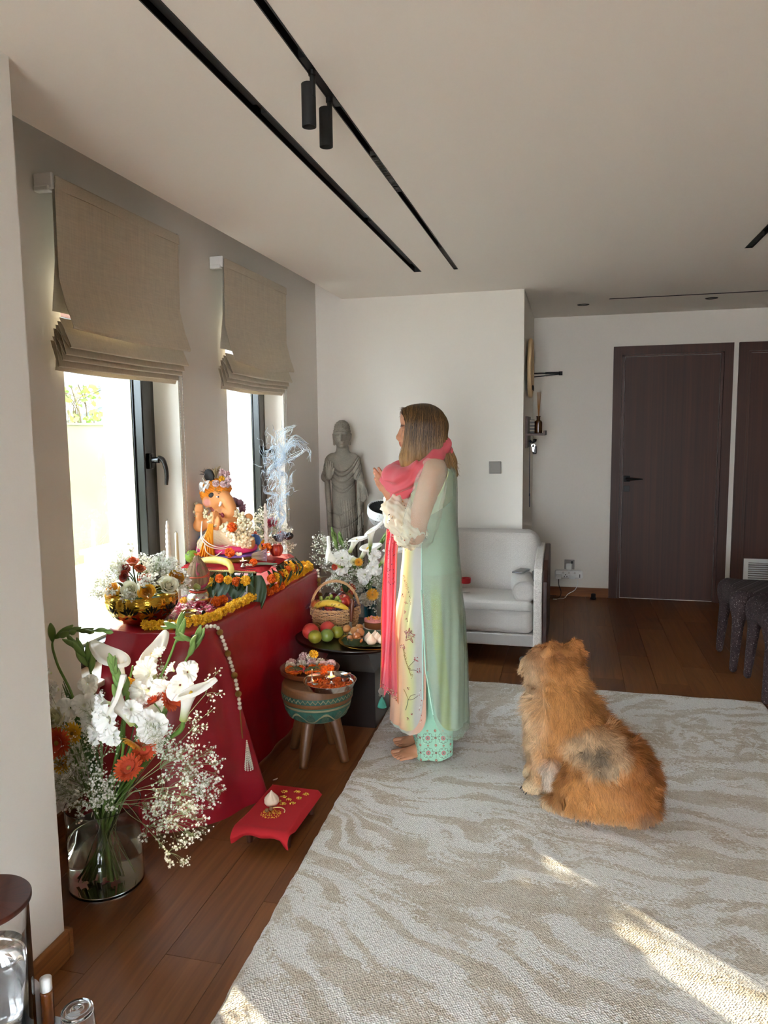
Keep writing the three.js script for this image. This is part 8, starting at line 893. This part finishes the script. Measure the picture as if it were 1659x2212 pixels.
// ───────────────────────── statue and fan in the corner ─────────────────────────
{
  const b = thing('buddha_statue', 'tall grey stone Buddha statue with one palm raised in the corner', 'statue', [-1.565, 0, -5.03], 0.2);
  const stoneT = tex(256, 256, (u, v) => mix3([176, 170, 160], [132, 128, 121], clamp(fbm(u * 7, v * 7, 7, 7, 4, 3) * 0.9 + (vnoise(u * 90, v * 90, 90, 90, 4) - 0.5) * 0.35)), true, 2.2, 2.2), stone = mat(0xd0ccc4, 0.92, { map: stoneT });
  const hd = blend([ell([0, 1.455, 0.015], [0.061, 0.083, 0.068]), ell([0, 1.418, 0.03], [0.05, 0.05, 0.05]), ell([0, 1.51, 0.005], [0.05, 0.05, 0.055]), bone([0, 1.466, 0.08], [0, 1.43, 0.099], 0.006, 0.0105), ell([-0.012, 1.413, 0.079], [0.013, 0.0045, 0.009]), ell([0.012, 1.413, 0.079], [0.013, 0.0045, 0.009]), ell([0, 1.4035, 0.08], [0.017, 0.005, 0.009]), ell([0, 1.385, 0.062], [0.02, 0.014, 0.016]), ell([-0.026, 1.467, 0.074], [0.019, 0.006, 0.01]), ell([0.026, 1.467, 0.074], [0.019, 0.006, 0.01]), ell([-0.025, 1.447, 0.07], [0.014, 0.005, 0.007]), ell([0.025, 1.447, 0.07], [0.014, 0.005, 0.007])], 0.008), ears = [-1, 1].map((s) => bone([s * 0.06, 1.465, 0.012], [s * 0.055, 1.395, 0.018], 0.009, 0.0075));
  const neck = bone([0, 1.4, 0], [0, 1.32, -0.005], 0.04, 0.05), torso = blend([bone([-0.07, 1.29, 0], [0.07, 1.29, 0], 0.045, 0.045), ell([0, 1.2, 0.0], [0.088, 0.12, 0.06]), ell([0.004, 1.05, 0.005], [0.085, 0.14, 0.062]), ell([0.008, 0.85, 0.0], [0.094, 0.2, 0.064]), ell([0.006, 0.6, 0.0], [0.09, 0.22, 0.062]), ell([0.006, 0.4, 0], [0.085, 0.17, 0.06])], 0.05);
  const arms = blend([bone([-0.09, 1.28, 0], [-0.118, 1.165, 0.02], 0.038, 0.033), bone([-0.118, 1.165, 0.02], [-0.082, 1.172, 0.1], 0.03, 0.019), bone([0.09, 1.28, 0], [0.115, 1.165, 0.01], 0.038, 0.032), bone([0.115, 1.165, 0.01], [0.148, 1.1, 0.062], 0.029, 0.02)], 0.02);
  const drape = blend([[-0.105, 1.15, 0.02, -0.085, 0.55], [0.118, 1.13, 0.02, 0.118, 0.55]].map(([x, y, z, x2, y2]) => { const q = bone([x, y, z + 0.03], [x2, y2, z + 0.02], 0.016, 0.018), r = bone([x * 1.08, y, z - 0.02], [x2 * 1.05, y2, z - 0.03], 0.02, 0.02); return (X, Y, Z) => smin(q(X, Y, Z), r(X, Y, Z), 0.02); }), 0.01);
  const palm = blend([ell([-0.08, 1.195, 0.118], [0.024, 0.036, 0.012]), ...[[-0.1, 1.255, 0.0058], [-0.086, 1.276, 0.0062], [-0.072, 1.28, 0.0062], [-0.058, 1.268, 0.0058]].map(([x, y, r]) => bone([-0.08 + (x + 0.08) * 0.85, 1.215, 0.118], [x, y, 0.121], r, r * 0.8)), bone([-0.06, 1.19, 0.122], [-0.047, 1.232, 0.126], 0.007, 0.0055)], 0.004);
  const palm2 = blend([ell([0.15, 1.07, 0.078], [0.023, 0.037, 0.012]), ...[[0.135, 1.0], [0.146, 0.995], [0.156, 0.998], [0.166, 1.008]].map(([x, y]) => bone([0.15 + (x - 0.15) * 0.85, 1.05, 0.079], [x, y, 0.083], 0.0058, 0.0048)), bone([0.17, 1.085, 0.08], [0.18, 1.035, 0.082], 0.007, 0.0055)], 0.004);
  const groove = (x, y, z) => { if (z < 0.0) return 0; const u = [[1.2, 9], [1.17, 9], [1.13, 8], [1.08, 8], [1.06, 8], [0.9, 5], [0.8, 4], [0.7, 4], [0.62, 4]]; let g = 0; for (const [y0, k] of u) { const c = y < 1.02 ? -0.03 : 0, yy = y0 + k * (x - c) * (x - c); g += Math.exp(-(((y - yy) / 0.004) ** 2)); } const st = y < 1.03 && x > -0.02 ? Math.exp(-((((x - 0.02 - (1.03 - y) * 0.06) * 110) % 1.6) ** 2) * 3) * sstep(1.03, 0.95, y) * 0.8 : 0; return 0.0055 * Math.min(1.2, g + st); };
  const bodyF = (x, y, z) => { const t = smin(smin(smin(torso(x, y, z), arms(x, y, z), 0.012), drape(x, y, z), 0.008), neck(x, y, z), 0.02) + groove(x, y, z); return smin(smin(t, palm(x, y, z), 0.008), palm2(x, y, z), 0.008); };
  const headF = (x, y, z) => { const h = smin(Math.min(hd(x, y, z), ears[0](x, y, z), ears[1](x, y, z)), neck(x, y, z), 0.012); const hair = y > 1.478 + 0.35 * Math.max(0, z - 0.02) * 0.5 ? 0.004 * Math.abs(Math.sin(Math.atan2(x, z + 0.0) * 11) * Math.sin(y * 220)) + 0.003 : 0; return h - hair; };
  part('figure', merge([nets(bodyF, [-0.17, 0.27, -0.1], [0.2, 1.4, 0.145], 0.0055), nets(headF, [-0.085, 1.33, -0.08], [0.085, 1.57, 0.11], 0.0036)]), stone, b);
  part('plinth', [rbx(0.32, 0.03, 0.26, 0.006, 0, 0.285, 0), rbx(0.3, 0.272, 0.24, 0.006, 0, 0.136, 0)], stone, b);
}
{
  const f = thing('air_circulator', 'white and black round air circulator fan on a stand behind the woman', 'fan', [-1.185, 0, -4.76]);
  const hg = new THREE.Group(); hg.name = 'fan_head'; hg.position.set(0, 0.955, 0); hg.rotation.set(0.32, 0.2, -0.1, 'YXZ'); f.add(hg);
  part('ring', lathe([[0.112, -0.032], [0.122, -0.03], [0.126, -0.02], [0.126, 0.026], [0.122, 0.031], [0.117, 0.031], [0.115, 0.022], [0.113, -0.03]], 64), whitePlastic, hg); part('inner_bowl', lathe([[0.114, 0.024], [0.1, 0.006], [0.02, -0.014], [0, -0.014]], 48), mat(0x0b0b0c, 0.6, DS), hg);
  const rib = sweep([[0.03, 0.012, 0], [0.07, 0.022, 0.022], [0.115, 0.026, 0.03]], 0.0016, 10, 5); for (let i = 0; i < 40; i++) part('rib', rib, matBlack, hg).rotation.y = (i / 40) * 2 * PI; part('hub', lathe([[0, 0.021], [0.03, 0.02], [0.034, 0.015], [0.034, 0.006]], 36).scale(1.15, 1, 1), mat(0x77777a, 0.4), hg);
  const br = sweep([[0.112, -0.03, 0], [0.105, -0.06, 0], [0.07, -0.1, 0], [0.025, -0.105, 0]], 0.0019, 12, 5); for (let i = 0; i < 48; i++) part('rear_rib', br, whitePlastic, hg).rotation.y = (i / 48) * 2 * PI; part('motor_cover', lathe([[0, -0.11], [0.03, -0.108], [0.05, -0.09], [0.055, -0.05], [0, -0.045]], 32), whitePlastic, hg);
  const bl = sheet((u, v) => [lerp(0.03, 0.1, u), -0.03 + 0.03 * (v - 0.5), lerp(-0.02, 0.045, v) * (0.5 + u)], 8, 4, 0.002); for (let i = 0; i < 5; i++) part('blade', bl, matBlack, hg).rotation.y = (i / 5) * 2 * PI;
  for (const [x, y] of [[-0.04, 0.018], [-0.053, -0.003], [-0.028, -0.003], [-0.038, -0.022]]) part('control_mark', place(cyl(0.0022, 0.0022, 0.001, 0, 0, 0, 8, PI / 2), x, y, Math.sqrt(0.1268 ** 2 - x * x), 0, 0), mat(0x555560, 0.5), hg);
  part('neck', [sweep([[0.0, 0.84, -0.03], [0.05, 0.8, -0.03], [0.075, 0.76, -0.02], [0.0, 0.72, -0.02]], 0.012, 20, 10), cyl(0.014, 0.014, 0.72, 0, 0.36, -0.02, 20)], whitePlastic, f); part('foot', lathe([[0, 0], [0.12, 0], [0.125, 0.006], [0.11, 0.018], [0.02, 0.026], [0, 0.026]], 48, 0, 0, -0.02), whitePlastic, f);
}

// ───────────────────────── near left: drinks side table ─────────────────────────
{
  const TY = 0.25, st = thing('side_table', 'pale blue grey side table edge at the lower left corner under the glasses', 'table', [-1.06, 0, -1.0]);
  part('tabletop', rbx(0.56, 0.025, 0.5, 0.006, 0, TY - 0.0125, 0.0), mat(0xaeb4bd, 0.35), st); for (const [x, z] of [[-0.24, -0.21], [0.24, -0.21], [-0.24, 0.21], [0.24, 0.21]]) part('leg', cyl(0.014, 0.012, TY - 0.025, x, (TY - 0.025) / 2, z, 14), blackMetal, st);
  const dp = thing('drinks_dispenser', 'glass drinks dispenser with round wooden lid and black tap', 'dispenser', [-1.125, TY, -1.14]);
  part('jar', lathe([[0, 0.002], [0.08, 0.002], [0.086, 0.012], [0.086, 0.31], [0.083, 0.31], [0.083, 0.014], [0, 0.012]], 64), phys(0xffffff, 0.0, { transmission: 1, thickness: 0.004, ior: 1.45 }), dp); part('water', lathe([[0, 0.0145], [0.082, 0.0145], [0.082, 0.2], [0, 0.2]], 56), phys(0xffffff, 0, { transmission: 1, thickness: 0.1, ior: 1.33 }), dp);
  part('lid', lathe([[0, 0.312], [0.089, 0.312], [0.0925, 0.315], [0.0925, 0.322], [0.09, 0.325], [0, 0.325]], 64), mat(0x9a6a62, 0.45, { map: walnutT }), dp);
  part('tap', [cyl(0.016, 0.016, 0.02, 0.082, 0.045, 0.06, 20, 0, 0, PI / 2), cyl(0.01, 0.01, 0.045, 0.098, 0.045, 0.062, 16, 0, 0, PI / 2), cyl(0.008, 0.009, 0.04, 0.118, 0.04, 0.062, 16), sph(0.011, 0.118, 0.062, 0.062), sweep([[0.118, 0.068, 0.062], [0.132, 0.085, 0.055], [0.145, 0.1, 0.05]], [0.004, 0.005, 0.006], 12, 10)], blackGloss, dp, 'black plastic tap');
  const bt = thing('amber_bottle', 'slim amber bottle with a white cap behind the dispenser', 'bottle', [-1.055, TY, -1.222]); part('body', lathe([[0, 0], [0.012, 0], [0.0135, 0.004], [0.0135, 0.075], [0.011, 0.082], [0, 0.082]], 28), phys(0x8a4a14, 0.15, { transmission: 0.5, thickness: 0 }), bt); part('cap', lathe([[0, 0.082], [0.012, 0.082], [0.012, 0.108], [0, 0.109]], 28), whitePlastic, bt);
  const wb = thing('white_jar', 'small white jar half hidden behind the dispenser', 'jar', [-1.1, TY, -1.215]); part('body', lathe([[0, 0], [0.028, 0], [0.03, 0.005], [0.03, 0.075], [0.024, 0.086], [0, 0.088]], 32), mat(0xc9c6cc, 0.3), wb);
  const tu = thing('glass_tumbler', 'clear glass tumbler standing upside down on the side table', 'glass', [-0.952, TY, -1.185]); part('glass', lathe([[0.036, 0], [0.0385, 0.001], [0.031, 0.086], [0.029, 0.0885], [0.012, 0.088], [0, 0.0865], [0, 0.08], [0.026, 0.08], [0.0285, 0.078], [0.036, 0.002]], 48), phys(0xffffff, 0.0, { transmission: 1, thickness: 0.005, ior: 1.5 }), tu); part('moulded_ring', [new THREE.TorusGeometry(0.022, 0.0014, 8, 40).rotateX(PI / 2).translate(0, 0.0885, 0), new THREE.TorusGeometry(0.012, 0.0012, 8, 30).rotateX(PI / 2).translate(0, 0.0885, 0)], phys(0xffffff, 0.0, { transmission: 1, thickness: 0.002, ior: 1.5 }), tu);
}
// ───────────────────────── smoke of the incense ─────────────────────────
{
  reseed(611); const s = [], anchors = [[-1.52, 0.87, -3.72], [-1.53, 0.98, -3.73], [-1.55, 1.08, -3.75], [-1.52, 1.18, -3.75], [-1.57, 1.26, -3.75], [-1.53, 1.34, -3.75], [-1.5, 1.42, -3.75], [-1.55, 1.5, -3.75]], c = curve(anchors);
  const cloud = [[0.08, 0.02], [0.2, 0.035], [0.3, 0.045], [0.42, 0.06], [0.55, 0.06], [0.68, 0.06], [0.8, 0.075]], noise = (p, k) => V(n3(p.x * k, p.y * k, p.z * k, 1) - 0.5, n3(p.x * k, p.y * k, p.z * k, 31) - 0.5, n3(p.x * k, p.y * k, p.z * k, 61) - 0.5), curl = (p) => V(1, 0, 0).cross(noise(p, 26)).addScaledVector(noise(p, 38), 1.0).add(V(0.0, 0.25, 0)).normalize();
  for (let i = 0; i < 620; i++) { const [t, w] = cloud[Math.floor(Math.pow(rnd(), 0.85) * cloud.length)], b = c.getPoint(clamp(t + rr(-0.08, 0.08))); let p = b.add(V(rr(-w, w), rr(-w, w) * 0.8, rr(-w, w) * 0.5)); const pts = [], n = 7 + Math.floor(rnd() * 14); for (let k = 0; k < n; k++) { pts.push(p.clone()); p.addScaledVector(curl(p), rr(0.006, 0.01)); } s.push(sweep(pts, (q) => 0.0004 + 0.0011 * Math.sin(PI * q), n * 3, 4, 1, false)); }
  for (const [a, b, d] of [[[-1.5, 1.36, -3.75], [-1.44, 1.44, -3.75], [-1.38, 1.4, -3.74]], [[-1.52, 1.38, -3.75], [-1.43, 1.46, -3.75], [-1.36, 1.41, -3.74]], [[-1.5, 1.33, -3.75], [-1.42, 1.37, -3.75], [-1.37, 1.4, -3.74]], [[-1.55, 1.45, -3.75], [-1.48, 1.5, -3.75], [-1.42, 1.52, -3.75]], [[-1.37, 1.41, -3.74], [-1.35, 1.38, -3.74], [-1.35, 1.34, -3.74]]]) for (let k = 0; k < 9; k++) { const j = () => V(rr(-0.012, 0.012), rr(-0.016, 0.016), rr(-0.02, 0.02)); s.push(sweep([V(...a).add(j()), V(...b).add(j()), V(...d).add(j())], (q) => 0.0004 + 0.0008 * Math.sin(PI * q), 20, 4, 1, false)); }
  const m = part('incense_smoke', merge(s), new THREE.MeshStandardMaterial({ color: 0xd6e8fb, roughness: 1, transparent: true, opacity: 0.3, side: THREE.DoubleSide, depthWrite: false }), null, 'curling blue white incense smoke rising before the far window', 'stuff'); m.userData.category = 'smoke'; m.castShadow = false;
}
{ // neighbours beyond the boundary wall
  const h = thing('neighbour_house', 'pale neighbouring house with a small blue framed window beyond the boundary wall', 'house', [-16, 0, -24]);
  const hp = mat(0x9a9d9c, 0.9); part('wall', [ext(-6, 0, -0.3, 5.2, -16, 8)], hp, h); part('band', ext(0, 0.12, 2.35, 2.5, -16, 8), mat(0x84878a, 0.9), h); part('roof', bx(7.5, 0.25, 25, -3, 5.35, -4, 0, 0, 0), mat(0x8a4f38, 0.9), h);
  const wn = part('window', [ext(0, 0.08, 2.55, 2.64, 0.25, 1.05), ext(0, 0.08, 3.3, 3.38, 0.25, 1.05), ext(0, 0.08, 2.64, 3.3, 0.25, 0.33), ext(0, 0.08, 2.64, 3.3, 0.97, 1.05), ext(0, 0.06, 2.64, 3.3, 0.62, 0.68)], mat(0x7f9ab4, 0.5), h); part('pane', ext(0.01, 0.03, 2.64, 3.3, 0.33, 0.97), mat(0x6a7a88, 0.1), wn);
  const s = thing('sloping_wall', 'grey sloping garden wall with a white coping beyond the terrace', 'wall', [-9, 0, -14.5]); part('wall', place(shapeGeo([[2.6, -0.3], [-9, -0.3], [-9, 4.9], [2.6, 1.72]].map(([a, b]) => [a, b]), 0.2).rotateY(-PI / 2), 0, 0, 0), mat(0x6d6f6c, 0.95, { bumpMap: plasterT, bumpScale: 0.01 }), s); part('coping', bx(0.34, 0.14, 12.1, -0.1, 3.4, -3.2, 0.268), mat(0xcfd0cf, 0.9), s);
  reseed(641); const shrub = (label, p, n, w, hgt, flower) => { const t = thing('shrub', label, 'plant', p), lv = [], st = []; for (let i = 0; i < n; i++) { const q = V(rr(-w, w), rr(0, hgt), rr(-w, w)); lv.push({ p: q, q: aim([rr(-1, 1), rr(-0.3, 1), rr(-1, 1)], rnd() * 6), s: rr(0.05, 0.09), c: flower && rnd() < 0.45 ? col(0xb02a78, 0xe06aa8, rnd()) : col(0x5a7d2c, 0x93b04a, rnd()) }); } for (let i = 0; i < 12; i++) st.push(sweep([[rr(-0.1, 0.1), -1.55, rr(-0.1, 0.1)], [rr(-w, w) * 0.5, hgt * 0.5, rr(-w, w) * 0.5], [rr(-w, w), hgt, rr(-w, w)]], 0.008, 6, 5)); part('branches', merge(st), mat(0x5a4a34, 0.9), t); scatter('leaves', place(petal(1.4, 0.9, 0.4, 2, 0.5), 0, 0, 0), mat(0xffffff, 0.7, DS), lv, t); };
  shrub('green shrub showing over the boundary wall in the near window', [-7.2, 1.5, -9.9], 160, 0.5, 0.7, false); shrub('pink bougainvillea showing over the boundary wall in the far window', [-6.3, 1.5, -13.2], 200, 0.55, 0.55, true);
}

renderer.render(scene, camera);
